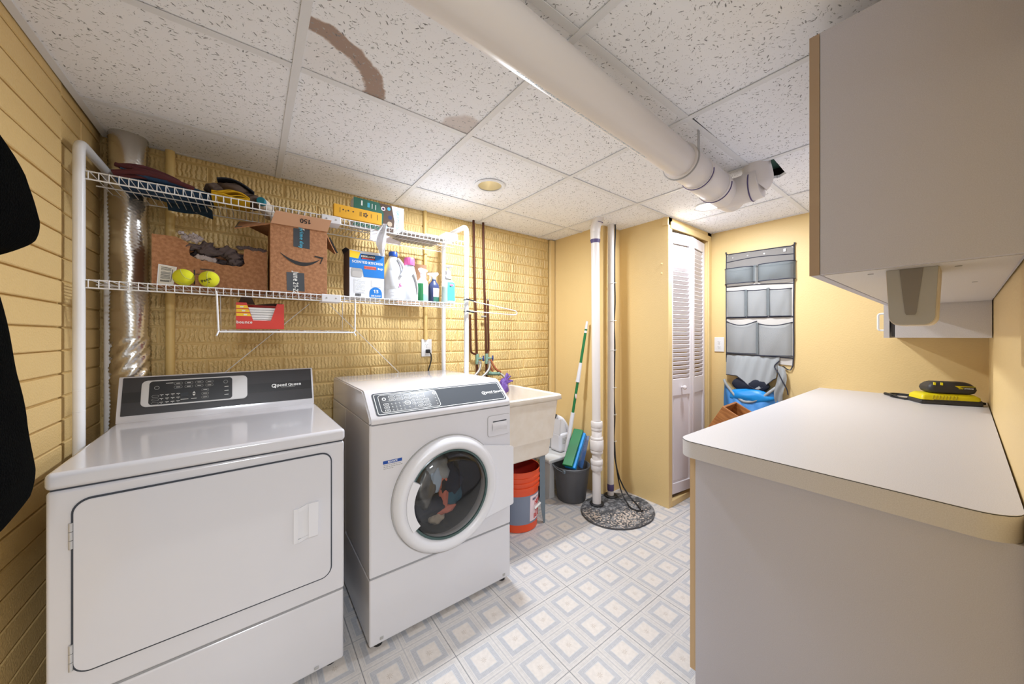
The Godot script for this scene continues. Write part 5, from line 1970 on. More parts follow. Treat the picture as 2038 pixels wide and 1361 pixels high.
	b.sheet([[Vector3(0.21, y + 0.0, 0.16), Vector3(0.25, y, 0.16), Vector3(0.30, y, 0.16), Vector3(0.35, y, 0.16)], [Vector3(0.21, y + 0.02, 0.10), Vector3(0.26, y + 0.018, 0.10), Vector3(0.31, y + 0.012, 0.10), Vector3(0.36, y + 0.006, 0.10)], [Vector3(0.21, y - 0.01, 0.055), Vector3(0.26, y - 0.012, 0.055), Vector3(0.31, y - 0.006, 0.055), Vector3(0.36, y - 0.02, 0.055)]], 0.004)
	obj("leg_end", b, M.denim, o)
	# yellow cloth and a brown glove on it
	o = thing("yellow_cloth", "bright yellow folded cloth under the brown cap on the upper shelf", "cloth", Vector3(0.44, y, 0.28))
	b = MB.new()
	for k in 5:
		var rows := []
		for i in 9:
			var row := []
			for j in 15:
				var f := j / 14.0
				var g := i / 8.0
				row.append(Vector3(lerpf(0.372, 0.497, f), y + 0.007 * k + 0.006 * sin(f * 7.0 + k) + 0.004 * cos(g * 8.0 + k * 2.0) + 0.010 * (1.0 - pow(absf(2 * f - 1), 3.0)), lerpf(0.345 - 0.004 * k, 0.19, g)))
			rows.append(row)
		b.sheet(rows, 0.004)
	obj("folds", b, M.yellow_cloth, o)
	o = thing("work_cap", "brown and black crumpled cap lying on the yellow cloth", "cap", Vector3(0.43, y + 0.05, 0.22))
	b = MB.new()
	b.ball(Vector3(0.375, y + 0.060, 0.235), Vector3(0.032, 0.024, 0.04), 12, 0.14, 1.0)
	b.ball(Vector3(0.435, y + 0.078, 0.205), Vector3(0.060, 0.030, 0.06), 14, 0.10, 3.0)
	b.ball(Vector3(0.500, y + 0.042, 0.215), Vector3(0.040, 0.034, 0.05), 12, 0.12, 5.0)
	obj("crown", b, M.brown_cloth, o)
	b = MB.new()
	var br := []
	for i in 9:
		var row := []
		for j in 7:
			var f := i / 8.0
			row.append(Vector3(0.385 + 0.125 * f, y + 0.090 + 0.030 * sin(PI * (f * 0.8 + 0.15)) - 0.020 * f, 0.255 - 0.11 * j / 6.0))
		br.append(row)
	b.sheet(br, 0.005)
	obj("brim", b, M.navy_cloth, o, "black brim")
	# bottle lying with a teal cap
	o = thing("lotion_bottle", "cream bottle with a teal cap lying on the upper shelf", "bottle", Vector3(0.545, y + 0.03, 0.28))
	b = MB.new()
	b.t = Transform3D(Basis.from_euler(Vector3(-1.25, -0.5, 0)), Vector3(0.556, y + 0.030, 0.20))
	b.t.basis = Basis(Vector3(0, 0, 1).cross(Vector3(-0.25, 0.10, 0.95)).normalized(), Vector3(-0.25, 0.10, 0.95).normalized(), Vector3.ZERO)
	b.t.basis.z = b.t.basis.x.cross(b.t.basis.y)
	b.lathe([Vector2(0, -0.08), Vector2(0.022, -0.08), Vector2(0.027, -0.074), Vector2(0.027, 0.03), Vector2(0.024, 0.05), Vector2(0.015, 0.062), Vector2(0, 0.062)], Vector3.ZERO, 20)
	obj("body", b, M.tub, o)
	var tb := b.t
	b = MB.new()
	b.t = tb
	b.lathe([Vector2(0.0165, 0.058), Vector2(0.018, 0.060), Vector2(0.018, 0.078), Vector2(0.015, 0.083), Vector2(0, 0.083)], Vector3.ZERO, 18)
	obj("cap", b, M.teal, o, "teal cap")
	# orange-yellow flat box, and the big game box behind it
	o = thing("yellow_box", "flat orange-yellow box with small black print on the shelf edge", "box", Vector3(0.93, y, 0.355))
	b = MB.new()
	b.t = Transform3D(Basis(Vector3.BACK, -0.012), Vector3(0.926, y + 0.034, 0.352))
	b.box(Vector3.ZERO, Vector3(0.222, 0.060, 0.030), 0.0015)
	obj("body", b, M.box_orange, o)
	for q in [["i i i", 0.011, Vector2(-0.055, 0.008)], ["PARK", 0.009, Vector2(0.025, 0.012)], ["MAPS", 0.009, Vector2(0.025, -0.004)]]:
		pass
	var pr := MB.new()
	pr.t = Transform3D(Basis(Vector3.BACK, -0.012), Vector3(0.926, y + 0.034, 0.3671))
	for q in [[-0.070, 0.007], [-0.047, 0.007], [-0.025, 0.007]]:
		pr.prism(rrect(q[1], q[1], 0.003, 4, Vector2(q[0], 0.008)), 0.0, 0.0005)
	for q in [[-0.084, 0.024], [-0.058, 0.010], [0.006, 0.022], [0.012, 0.022], [0.060, 0.020], [0.090, 0.028]]:
		pr.box(Vector3(q[0], 0.004, 0.0002), Vector3(0.002, q[1], 0.0004), 0.0)
	for k in 5:
		var a := TAU * k / 5.0
		pr.prism(rrect(0.008, 0.008, 0.003, 3, Vector2(0.032, 0.004) + Vector2.from_angle(a) * 0.008), 0.0, 0.0005)
	obj("print", pr, M.brown_cloth, o)
	o = thing("game_box", "large green and white boxed game standing behind the orange-yellow box", "box", Vector3(1.06, y, 0.22))
	b = MB.new()
	var tilt := Basis(Vector3.BACK, -0.02)
	b.t = Transform3D(tilt, Vector3(1.055, y + 0.078, 0.235))
	b.box(Vector3.ZERO, Vector3(0.265, 0.148, 0.070), 0.002)
	obj("body", b, M.box_white, o)
	var ft := Transform3D(tilt, Vector3(1.055, y + 0.078, 0.2702))
	b = MB.new()
	b.t = ft
	b.prism([Vector2(-0.132, -0.073), Vector2(0.035, -0.073), Vector2(0.048, 0.0), Vector2(0.022, 0.073), Vector2(-0.132, 0.073)], 0.0, 0.0005)
	obj("green_field", b, M.box_green, o)
	b = MB.new()
	b.t = ft
	b.prism([Vector2(0.012, -0.073), Vector2(0.075, -0.073), Vector2(0.080, -0.01), Vector2(0.062, 0.073), Vector2(-0.005, 0.073), Vector2(0.022, 0.02)], 0.0004, 0.0009)
	obj("picture_field", b, M.brown_cloth, o)
	for q in [[Vector2(0.018, 0.046), 0.022, "label_pink"], [Vector2(0.018, 0.046), 0.012, "print_navy"], [Vector2(0.048, 0.052), 0.018, "tape_blue"], [Vector2(0.056, 0.006), 0.022, "glass_navy"], [Vector2(0.054, -0.03), 0.026, "laundry_tan"], [Vector2(0.036, -0.05), 0.014, "tape_blue"]]:
		b = MB.new()
		b.t = ft
		b.prism(rrect(q[1], q[1], q[1] * 0.45, 5, q[0]), 0.0008, 0.0011 + 0.0002 * (0.03 - q[1]) * 100.0)
		obj("picture_spot", b, M[q[2]], o)
	var sd := Transform3D(tilt * Basis(Vector3.BACK, -PI / 2), ft.origin)
	text("EASY TO USE", 0.013, M.tape_blue, Transform3D(sd.basis, ft * Vector3(0.098, 0.0, 0.0006)), o)
	b = MB.new()
	b.t = ft
	b.box(Vector3(-0.092, 0.050, 0.0005), Vector3(0.007, 0.026, 0.0006), 0.0)
	b.box(Vector3(-0.040, 0.045, 0.0005), Vector3(0.003, 0.026, 0.0006), 0.0)
	b.box(Vector3(-0.022, 0.043, 0.0005), Vector3(0.003, 0.026, 0.0006), 0.0)
	obj("print", b, M.print_white, o)
	b = MB.new()
	b.t = ft
	b.box(Vector3(-0.058, 0.047, 0.0005), Vector3(0.012, 0.024, 0.0006), 0.0)
	obj("print", b, M.tape_blue, o)
	# thin things lying further right
	b = MB.new()
	b.box(Vector3(1.29, y + 0.004, 0.22), Vector3(0.26, 0.007, 0.20), 0.001)
	lone("folder", b, M.grey_plastic, "grey flat folder lying on the upper shelf right of the boxed game", "folder")
	o = thing("clear_tray", "clear empty plastic tray at the right end of the upper shelf", "tray", Vector3(1.43, y, 0.30))
	b = MB.new()
	b.rbox(Vector3(1.445, y + 0.021, 0.31), Vector3(0.085, 0.040, 0.09), 0.009)
	b.box(Vector3(1.37, y + 0.010, 0.30), Vector3(0.16, 0.004, 0.08), 0.001)
	obj("shell", b, M.clear_plastic, o)
	# white film hanging over the front edge
	o = thing("plastic_film", "white translucent plastic film hanging from the upper shelf over the bag box", "plastic bag", Vector3(1.05, y, 0.37))
	b = MB.new()
	var rows := []
	for i in 15:
		var f := i / 14.0
		var row := []
		for j in 9:
			var g := j / 8.0
			var w := 0.016 + 0.034 * sin(PI * minf(f * 1.1, 1.0))
			row.append(Vector3(1.046 - 0.016 * sin(f * 3.0) + (g - 0.5) * w * (1.0 + 0.3 * f) + 0.010 * f, y + 0.006 - 0.155 * f, 0.384 + 0.010 * sin(g * 9.0 + f * 4.0) - 0.05 * f))
		rows.append(row)
	b.sheet(rows, 0.0012)
	rows = []
	for i in 9:
		var f := i / 8.0
		var row := []
		for j in 9:
			var g := j / 8.0
			row.append(Vector3(0.99 + 0.20 * g, y - 0.012 - 0.055 * f * (1.0 - g * 0.8) - 0.015 * g, 0.335 - 0.12 * g - 0.02 * f + 0.006 * sin(g * 14.0 + f * 3.0)))
		rows.append(row)
	b.sheet(rows, 0.0012)
	obj("film", b, M.film_white, o)
	# brown card behind the bottles, leaning on the wall
	b = MB.new()
	b.t = Transform3D(Basis(Vector3.RIGHT, -0.06), Vector3(1.31, 1.535, 0.075))
	b.box(Vector3.ZERO, Vector3(0.20, 0.26, 0.004), 0.0)
	lone("card_sheet", b, M.cardboard_light, "plain tan card leaning on the wall behind the spray bottles", "card")


func outlet(at: Vector3, bs: Basis, label: String, plug: bool) -> void:
	var o := thing("wall_outlet", label, "outlet", at)
	off.erase(o)
	o.basis = bs
	var b := MB.new()
	b.rbox(Vector3(0, 0, 0.003), Vector3(0.072, 0.116, 0.007), 0.003, 3)
	var w := obj("plate", b, M.outlet_white, o)
	for y in [0.0205, -0.0205]:
		b = MB.new()
		b.prism(rrect(0.034, 0.029, 0.012, 5, Vector2(0, y)), 0.006, 0.0078)
		obj("socket", b, M.outlet_white, w)
		b = MB.new()
		for q in [Rect2(-0.0075, -0.002, 0.0022, 0.009), Rect2(0.0055, -0.002, 0.0022, 0.007)]:
			b.box(Vector3(q.position.x + q.size.x / 2, y + q.position.y + q.size.y / 2, 0.0078), Vector3(q.size.x, q.size.y, 0.0008), 0.0)
		b.prism(rrect(0.005, 0.005, 0.0024, 4, Vector2(0, y - 0.008)), 0.0074, 0.0082)
		obj("slot", b, M.print_black, w)
	b = MB.new()
	b.prism(rrect(0.006, 0.006, 0.0029, 4), 0.006, 0.0076)
	obj("screw", b, M.silver, w)


func plumbing() -> void:
	# foil duct behind the dryer
	var o := thing("dryer_duct", "crinkled silver foil duct rising from the dryer to the ceiling corner", "duct", Vector3(0.0955, 0.5, 0.070))
	var b := MB.new()
	var rows := []
	var n := 190
	for i in n + 1:
		var f := float(i) / n
		var y := lerpf(0.60, CEIL + 0.05, f)
		var c := Vector3(0.0955 + 0.003 * sin(f * 5.0), y, 0.070 + 0.003 * cos(f * 4.0))
		var crush := 0.7 if y < 1.2 and y > 1.02 else 0.0
		var row := []
		for j in 40:
			var a := TAU * j / 40.0
			var r := 0.0570 + (0.0020 if i % 2 else -0.0010)
			r += 0.0012 * sin(a * 3.0 + f * 40.0) + crush * 0.0035 * sin(a * 7.0 + f * 160.0) + 0.0007 * sin(a * 13.0 + i * 2.4)
			row.append(c + Vector3(cos(a) * r, 0.0025 * sin(a * 2.0 + f * 20.0), sin(a) * r))
		rows.append(row)
	b.grid(rows, false, true)
	obj("foil", b, M.foil, o)
	# painted pipe and conduit on the brick
	b = MB.new()
	b.tube([Vector3(0.210, 0.02, 0.017), Vector3(0.210, CEIL + 0.02, 0.017)], 0.0165, 14)
	lone("painted_pipe", b, M.brick_paint_plain, "yellow painted pipe running up the brick wall beside the foil duct", "pipe")
	b = MB.new()
	b.tube([Vector3(1.428, 1.180, 0.009), Vector3(1.424, CEIL + 0.02, 0.009)], 0.0125, 12)
	lone("painted_conduit", b, M.brick_paint_plain, "yellow painted conduit rising from the wall outlet to the ceiling", "conduit")
	outlet(Vector3(1.436, 1.126, 0.002), Basis.IDENTITY, "white wall outlet on the brick with a black plug in it", true)
	o = thing("power_cord", "black power cord plugged into the outlet on the brick wall", "cord", Vector3(1.44, 1.1, 0.03))
	b = MB.new()
	b.rbox(Vector3(1.440, 1.104, 0.021), Vector3(0.028, 0.024, 0.024), 0.006)
	obj("plug", b, M.black_rubber, o)
	b = MB.new()
	b.tube(spline([Vector3(1.446, 1.100, 0.030), Vector3(1.453, 1.080, 0.040), Vector3(1.452, 1.040, 0.042), Vector3(1.436, 0.99, 0.045), Vector3(1.425, 0.94, 0.048), Vector3(1.42, 0.80, 0.05)], 5), 0.0042, 8)
	obj("cable", b, M.black_rubber, o)
	# copper supply pipes with washer valves
	for k in 2:
		var x: float = [1.779, 1.861][k]
		o = thing("water_pipe", ["brown copper water pipe nearer the rack with a blue valve", "brown copper water pipe nearer the corner with a dark blue valve"][k], "pipe", Vector3(x, 1.5, 0.04), "copper water pipes")
		b = MB.new()
		b.tube([Vector3(x, CEIL + 0.02, 0.040), Vector3(x + 0.012, 1.55, 0.040), Vector3(x + 0.024, 1.25, 0.040), Vector3(x + 0.030, 1.00, 0.040), Vector3(x + 0.030, 0.86, 0.040)], 0.0085, 12)
		obj("pipe", b, M.copper, o)
		var px: float = [1.750, 1.903][k]
		b = MB.new()
		b.tube(spline([Vector3(px, [1.36, 1.470][k], 0.040), Vector3(px + 0.004, 1.25, 0.040), Vector3(px + 0.007, 1.12, 0.040), Vector3(px + (0.016 if k == 0 else 0.0), 1.085, 0.040), Vector3(x + 0.028, 1.072, 0.040)], 5), 0.0075, 12)
		obj("side_pipe", b, M.copper, o)
		if k == 1:
			b = MB.new()
			b.lathe([Vector2(0.0, 1.468), Vector2(0.0095, 1.468), Vector2(0.0095, 1.480), Vector2(0, 1.482)], Vector3(px, 0, 0.040), 12)
			b.t = Transform3D(Basis(Vector3.BACK, PI / 2), Vector3(1.864, 1.348, 0.045))
			b.lathe([Vector2(0.0, -0.022), Vector2(0.006, -0.022), Vector2(0.009, -0.012), Vector2(0.006, 0.0), Vector2(0.010, 0.010), Vector2(0.006, 0.022), Vector2(0, 0.022)], Vector3.ZERO, 10)
			obj("clamp", b, M.braided_steel, o)
		var vx: float = x + 0.030
		b = MB.new()
		b.lathe([Vector2(0, 1.0), Vector2(0.013, 1.0), Vector2(0.015, 1.02), Vector2(0.012, 1.03), Vector2(0.014, 1.06), Vector2(0.010, 1.075), Vector2(0, 1.075)], Vector3(vx, 0, 0.042), 12)
		b.t = Transform3D(Basis(Vector3(1, 0, 0.25).normalized().cross(Vector3.UP) * -1.0, Vector3(1, 0, 0.25).normalized(), Vector3.UP * 1.0), Vector3(vx, 1.040, 0.042))
		b.t.basis = Basis(Vector3.BACK, -PI / 2) * Basis(Vector3.RIGHT, 0.3)
		b.lathe([Vector2(0.009, 0), Vector2(0.012, 0.010), Vector2(0.008, 0.016), Vector2(0.010, 0.030), Vector2(0.004, 0.032), Vector2(0.004, 0.042)], Vector3.ZERO, 12)
		obj("valve_body", b, M.brass_green, o)
		b = MB.new()
		var hub := Vector3(vx + 0.045, 1.040, 0.055)
		var ring := []
		for i in 25:
			var a := TAU * i / 24.0
			ring.append(hub + (Vector3(0.55, 0, -0.55).normalized() * cos(a) + Vector3.UP * sin(a)) * (0.0185 + 0.0016 * cos(6.0 * a)))
		b.tube(ring, 0.0036, 8)
		for i in 6:
			var a := TAU * i / 6.0
			b.tube([hub, hub + (Vector3(0.55, 0, -0.55).normalized() * cos(a) + Vector3.UP * sin(a)) * 0.018], 0.0024, 6)
		b.ball(hub, Vector3.ONE * 0.006, 8)
		obj("valve_wheel", b, M.valve_blue, o, "blue valve wheel")
		b = MB.new()
		b.tube(spline([Vector3(vx + 0.012, 1.020, 0.055), Vector3(vx + 0.012, 0.992, 0.065), Vector3(vx - 0.004, 0.955, 0.072), Vector3(vx - 0.045, 0.918, 0.072), Vector3(vx - 0.11, 0.88, 0.07), Vector3(vx - 0.20, 0.78, 0.07)], 5), 0.0095, 12)
		obj("hose", b, M.braided_steel, o)
		b = MB.new()
		b.lathe([Vector2(0.010, 1.000), Vector2(0.0145, 1.002), Vector2(0.0145, 1.020), Vector2(0.010, 1.022)], Vector3(vx + 0.012, 0, 0.057), 10)
		obj("hose_nut", b, M.braided_steel, o)
	o = thing("sink_faucet", "corroded brass laundry faucet with rusty hoses above the utility sink", "faucet", Vector3(1.92, 0.93, 0.07))
	b = MB.new()
	b.tube([Vector3(1.87, 0.930, 0.055), Vector3(1.99, 0.922, 0.075)], 0.013, 10)
	b.ball(Vector3(1.90, 0.932, 0.06), Vector3(0.018, 0.016, 0.018), 8, 0.1, 1.0)
	b.ball(Vector3(1.975, 0.925, 0.075), Vector3(0.018, 0.016, 0.018), 8, 0.1, 2.0)
	obj("body", b, M.brass_green, o)
	b = MB.new()
	b.tube(spline([Vector3(1.915, 1.03, 0.06), Vector3(1.930, 0.99, 0.07), Vector3(1.955, 0.955, 0.078), Vector3(1.99, 0.935, 0.082)], 5), 0.0085, 10)
	b.tube(spline([Vector3(1.905, 1.02, 0.055), Vector3(1.915, 0.975, 0.062), Vector3(1.93, 0.945, 0.066)], 5), 0.008, 10)
	obj("rusty_pipe", b, M.rust, o)
	b = MB.new()
	b.tube(spline([Vector3(1.985, 0.925, 0.08), Vector3(2.005, 0.905, 0.10), Vector3(2.01, 0.86, 0.115)], 5), 0.009, 10)
	obj("spout", b, M.braided_steel, o)
	# sump pipes
	o = thing("sump_pipe", "white plastic pipe with a check valve rising from the black floor cover", "pipe", Vector3(2.455, 0, 0.605), "sump pipes")
	var x := 2.455
	var z := 0.605
	b = MB.new()
	b.tube([Vector3(2.475, 1.93, 0.575), Vector3(x, 0.02, z)], 0.0298, 24)
	obj("pipe", b, M.pvc, o)
	for q in [[0.555, 0.600, 0.041], [0.535, 0.560, 0.039], [0.395, 0.535, 0.036], [0.400, 0.470, 0.0475], [0.470, 0.490, 0.044], [0.375, 0.400, 0.043], [0.255, 0.315, 0.040], [0.315, 0.375, 0.033], [0.295, 0.330, 0.043]]:
		b = MB.new()
		b.lathe([Vector2(0.029, q[0]), Vector2(q[2] - 0.002, q[0]), Vector2(q[2], q[0] + 0.004), Vector2(q[2], q[1] - 0.004), Vector2(q[2] - 0.003, q[1]), Vector2(0.029, q[1])], Vector3(x + 0.003, 0, z - 0.003), 28)
		obj("fitting", b, M.pvc, o)
	b = MB.new()
	b.lathe([Vector2(0.029, 1.895), Vector2(0.0345, 1.897), Vector2(0.0345, 1.955), Vector2(0.032, 1.975), Vector2(0.0, 1.985)], Vector3(2.475, 0, 0.575), 24)
	b.tube(spline([Vector3(2.475, 1.955, 0.575), Vector3(2.472, 1.99, 0.582), Vector3(2.465, 2.03, 0.605), Vector3(2.458, 2.08, 0.64)], 5), 0.036, 24)
	obj("elbow", b, M.pvc, o)
	b = MB.new()
	b.lathe([Vector2(0.0300, 1.872), Vector2(0.0350, 1.892), Vector2(0.0350, 1.898), Vector2(0.0300, 1.900)], Vector3(2.4745, 0, 0.5755), 24)
	var arcp := []
	for i in 13:
		var a := PI * (0.02 + 0.75 * i / 12.0)
		arcp.append(Vector3(2.4665 + cos(a) * 0.0375, 2.018 - 0.012 * sin(a), 0.603 + sin(a) * 0.0375))
	b.tube(arcp, 0.0022, 6)
	obj("primer_ring", b, M.primer_purple, o, "purple primer ring")
	b = MB.new()
	b.lathe([Vector2(0.030, 0.012), Vector2(0.046, 0.013), Vector2(0.050, 0.019), Vector2(0.046, 0.024), Vector2(0.031, 0.024)], Vector3(x, 0, z), 28)
	obj("seal_ring", b, M.black_rubber, o)
	o = thing("sump_pipe", "thinner white pipe with a black cable tied along it, rising from the black floor cover", "pipe", Vector3(2.640, 0, 0.585), "sump pipes")
	b = MB.new()
	b.tube([Vector3(2.652, CEIL + 0.05, 0.578), Vector3(2.638, 0.02, 0.586)], 0.0235, 22)
	obj("pipe", b, M.pvc, o)
	b = MB.new()
	var pts := []
	for i in 30:
		var f := i / 29.0
		pts.append(Vector3(2.671 - 0.008 * f + 0.002 * sin(f * 37.0), lerpf(CEIL + 0.04, 0.42, f), 0.600 + 0.003 * sin(f * 23.0)))
	pts.append_array([Vector3(2.662, 0.30, 0.606), Vector3(2.672, 0.15, 0.64), Vector3(2.69, 0.05, 0.70), Vector3(2.655, 0.022, 0.80), Vector3(2.62, 0.020, 0.845)])
	b.tube(spline(pts, 2), 0.0052, 8)
	b.tube(spline([Vector3(2.664, 0.42, 0.602), Vector3(2.668, 0.25, 0.612), Vector3(2.664, 0.08, 0.655), Vector3(2.62, 0.025, 0.74), Vector3(2.585, 0.02, 0.80), Vector3(2.60, 0.02, 0.85), Vector3(2.625, 0.02, 0.86)], 5), 0.0045, 8)
	obj("cable", b, M.black_rubber, o)
	for y in [0.42, 0.62, 0.82, 1.10, 1.32, 1.60]:
		b = MB.new()
		var ring := []
		for i in 21:
			var a := TAU * i / 20.0
			ring.append(Vector3(2.6475 + cos(a) * 0.0245 + (0.0115 if cos(a - 0.75) > 0.55 else 0.0), y + 0.002 * cos(a), 0.583 + sin(a) * 0.0245 + (0.009 if cos(a - 0.75) > 0.55 else 0.0)))
		b.tube(ring, 0.0016, 5)
		obj("cable_tie", b, M.print_white, o)
	b = MB.new()
	b.lathe([Vector2(0.0238, 0.055), Vector2(0.0246, 0.06), Vector2(0.0246, 0.10), Vector2(0.0238, 0.104)], Vector3(2.638, 0, 0.586), 22)
	obj("primer_ring", b, M.primer_purple, o, "purple primer smear")
	b = MB.new()
	b.lathe([Vector2(0.024, 0.013), Vector2(0.044, 0.013), Vector2(0.048, 0.019), Vector2(0.044, 0.023), Vector2(0.025, 0.023)], Vector3(2.638, 0, 0.586), 26)
	obj("seal_ring", b, M.black_rubber, o)
	# floor cover of the sump
	o = thing("sump_cover", "round black worn sump cover on the floor under the white pipes", "cover", Vector3(2.52, 0, 0.72))
	b = MB.new()
	var oval := []
	var f2 := FastNoiseLite.new()
	f2.frequency = 0.8
	for i in 64:
		var a := TAU * i / 64.0
		oval.append(Vector2(2.515 + cos(a) * (0.270 + 0.006 * f2.get_noise_1d(i)), -0.735 + sin(a) * (0.225 + 0.006 * f2.get_noise_1d(i + 100))))
	b.t = Transform3D(Basis(Vector3.RIGHT, -PI / 2), Vector3.ZERO)
	b.prism(oval, 0.0005, 0.012)
	obj("disc", b, M.sump, o)
	b = MB.new()
	b.tube([Vector3(2.60, 0.0125, 0.60), Vector3(2.75, 0.0125, 0.80)], 0.003, 5)
	obj("seam", b, M.black_rubber, o)


func sink_corner() -> void:
	# utility tub on steel legs
	var o := thing("utility_sink", "cream plastic utility sink on grey steel legs behind the washer", "sink", Vector3(1.80, 0, 0.40))
	var x0 := 1.560
	var x1 := 2.040
	var z0 := 0.125
	var z1 := 0.685
	var c := Vector2((x0 + x1) / 2, (z0 + z1) / 2)
	var b := MB.new()
	var lv := [[0.842, 0.0, 0.035], [0.846, -0.004, 0.04], [0.846, -0.022, 0.05], [0.838, -0.028, 0.05], [0.60, -0.050, 0.06], [0.53, -0.075, 0.06], [0.522, -0.10, 0.05], [0.520, -0.20, 0.03]]
	var outer := [[0.842, 0.0, 0.035], [0.818, 0.002, 0.035], [0.815, -0.016, 0.04], [0.580, -0.036, 0.05], [0.572, -0.046, 0.05], [0.480, -0.056, 0.05], [0.470, -0.066, 0.05], [0.468, -0.20, 0.03]]
	for q in [lv, outer]:
		var rows := []
		for l in q:
			var row := []
			for p in rrect(x1 - x0 + l[1] * 2.0, z1 - z0 + l[1] * 2.0, maxf(l[2] + l[1] * 0.3, 0.01), 5, c):
				row.append(Vector3(p.x, l[0], p.y))
			rows.append(row)
		b.grid(rows, q == outer, true)
		b.face(rows[-1], Vector3.UP if q == lv else Vector3.DOWN)
	obj("tub", b, M.tub, o)
	for p in [Vector2(x0 + 0.03, z0 + 0.03), Vector2(x1 - 0.045, z0 + 0.03), Vector2(x0 + 0.03, z1 - 0.14), Vector2(2.018, 0.545)]:
		b = MB.new()
		var sx := 1.0 if p.x > c.x else -1.0
		var sz := 1.0 if p.y > c.y else -1.0
		# a pressed angle leg, tapering to the floor
		var rows := []
		for y in [0.0, 0.16, 0.50, 0.56]:
			var w := 0.018 + 0.030 * minf(y / 0.16, 1.0) if y < 0.5 else 0.050
			rows.append([Vector3(p.x - sx * w, y, p.y), Vector3(p.x - sx * 0.004, y, p.y), Vector3(p.x, y, p.y - sz * 0.004), Vector3(p.x, y, p.y - sz * w)])
		b.sheet(rows, 0.0025)
		obj("leg", b, M.steel_grey, o)
	b = MB.new()
	b.tube(spline([Vector3(1.80, 0.47, 0.30), Vector3(1.80, 0.36, 0.30), Vector3(1.83, 0.32, 0.28), Vector3(1.90, 0.33, 0.2), Vector3(1.92, 0.40, 0.1)], 5), 0.021, 12)
	obj("trap", b, M.pvc, o)
	# purple glove over the rim
	o = thing("rubber_glove", "purple rubber glove draped over the rim of the utility sink", "glove", Vector3(1.985, 0.85, 0.16))
	b = MB.new()
	b.ball(Vector3(1.955, 0.872, 0.175), Vector3(0.035, 0.030, 0.028), 12, 0.10, 2.0)
	b.ball(Vector3(1.935, 0.835, 0.20), Vector3(0.030, 0.045, 0.03), 12, 0.16, 4.0)
	for q in [[Vector3(1.972, 0.888, 0.168), Vector3(1.995, 0.912, 0.158), Vector3(2.008, 0.920, 0.152)], [Vector3(1.978, 0.884, 0.168), Vector3(2.012, 0.902, 0.155), Vector3(2.026, 0.906, 0.150)], [Vector3(1.968, 0.892, 0.172), Vector3(1.980, 0.918, 0.166), Vector3(1.990, 0.930, 0.162)], [Vector3(1.980, 0.876, 0.165), Vector3(2.020, 0.878, 0.152), Vector3(2.050, 0.870, 0.148)], [Vector3(1.975, 0.868, 0.17), Vector3(2.010, 0.868, 0.162), Vector3(2.032, 0.874, 0.158)]]:
		b.tube(spline(q, 4), 0.0085, 9, 0.0062)
		b.ball(q[2], Vector3.ONE * 0.0064, 6)
	obj("glove", b, M.purple, o)
	# orange bucket
	o = thing("orange_bucket", "orange plastic paint bucket with a grey and pink label, under the sink", "bucket", Vector3(1.872, 0, 0.430))
	off.erase(o)
	b = MB.new()
	b.lathe([Vector2(0.0, 0.004), Vector2(0.126, 0.0), Vector2(0.131, 0.004), Vector2(0.140, 0.255), Vector2(0.146, 0.257), Vector2(0.1475, 0.275), Vector2(0.1415, 0.277), Vector2(0.1425, 0.292), Vector2(0.149, 0.294), Vector2(0.149, 0.306), Vector2(0.144, 0.308), Vector2(0.1445, 0.322), Vector2(0.1495, 0.324), Vector2(0.1495, 0.336), Vector2(0.146, 0.338), Vector2(0.1465, 0.362), Vector2(0.149, 0.368), Vector2(0.146, 0.372), Vector2(0.1425, 0.370)], Vector3.ZERO, 56)
	obj("shell", b, M.orange, o)
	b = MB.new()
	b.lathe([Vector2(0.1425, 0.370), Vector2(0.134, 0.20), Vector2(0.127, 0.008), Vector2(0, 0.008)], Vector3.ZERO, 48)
	obj("inside", b, M.orange_shaded, o, "deep red inside with shade put into its colour")
	b = MB.new()
	b.lathe([Vector2(0.1332, 0.050), Vector2(0.1397, 0.225)], Vector3.ZERO, 48)
	obj("label_band", b, M.label_grey, o)
	b = MB.new()
	b.lathe([Vector2(0.1340, 0.062), Vector2(0.1402, 0.218)], Vector3.ZERO, 16, 0.20, 1.60)
	obj("label_field", b, M.label_pink, o)
	for q in [["MULTI-PURPOSE", 0.196, 0.015, "print_navy", 0.86], ["HOMER", 0.168, 0.030, "print_red", 0.86], ["PAINT", 0.118, 0.028, "print_red", 0.86], ["BUCKET", 0.086, 0.028, "print_red", 0.86]]:
		# lettering set round the bucket, letter by letter
		var word: String = q[0]
		var k := 0
		for ch in word:
			var aa: float = q[4] - (k - (word.length() - 1) / 2.0) * (q[2] * 0.84 / 0.14)
			var rr := lerpf(0.1332, 0.1397, (q[1] - 0.05) / 0.175) + 0.0012
			var nn := Vector3(cos(aa), 0, sin(aa))
			if aa > -0.3:
				text(ch, q[2], M[q[3]], Transform3D(Basis(Vector3(sin(aa), 0, -cos(aa)), Vector3.UP, nn), nn * rr + Vector3(0, q[1], 0)), o, true)
			k += 1
	b = MB.new()
	var wire := []
	for i in 25:
		var a := PI * i / 24.0
		wire.append(Vector3(cos(a) * 0.151 * cos(-0.15), 0.285 - 0.155 * sin(a), 0.02 + sin(a) * 0.075 + cos(a) * 0.151 * sin(0.15)))
	b.tube(wire, 0.0018, 6)
	obj("bail", b, M.braided_steel, o)
	b = MB.new()
	b.t = Transform3D(Basis(Vector3(0.75, 0, -0.35).normalized(), Vector3.UP, Vector3(0.35, 0, 0.75).normalized()), Vector3(0.058, 0.1445, 0.137))
	b.rbox(Vector3.ZERO, Vector3(0.085, 0.013, 0.013), 0.006)
	obj("grip", b, M.print_white, o)
	# grey step stool in the corner, with a white jug on it
	o = thing("step_stool", "pale grey plastic step stool in the corner behind the grey bucket", "stool", Vector3(2.42, 0, 0.19))
	b = MB.new()
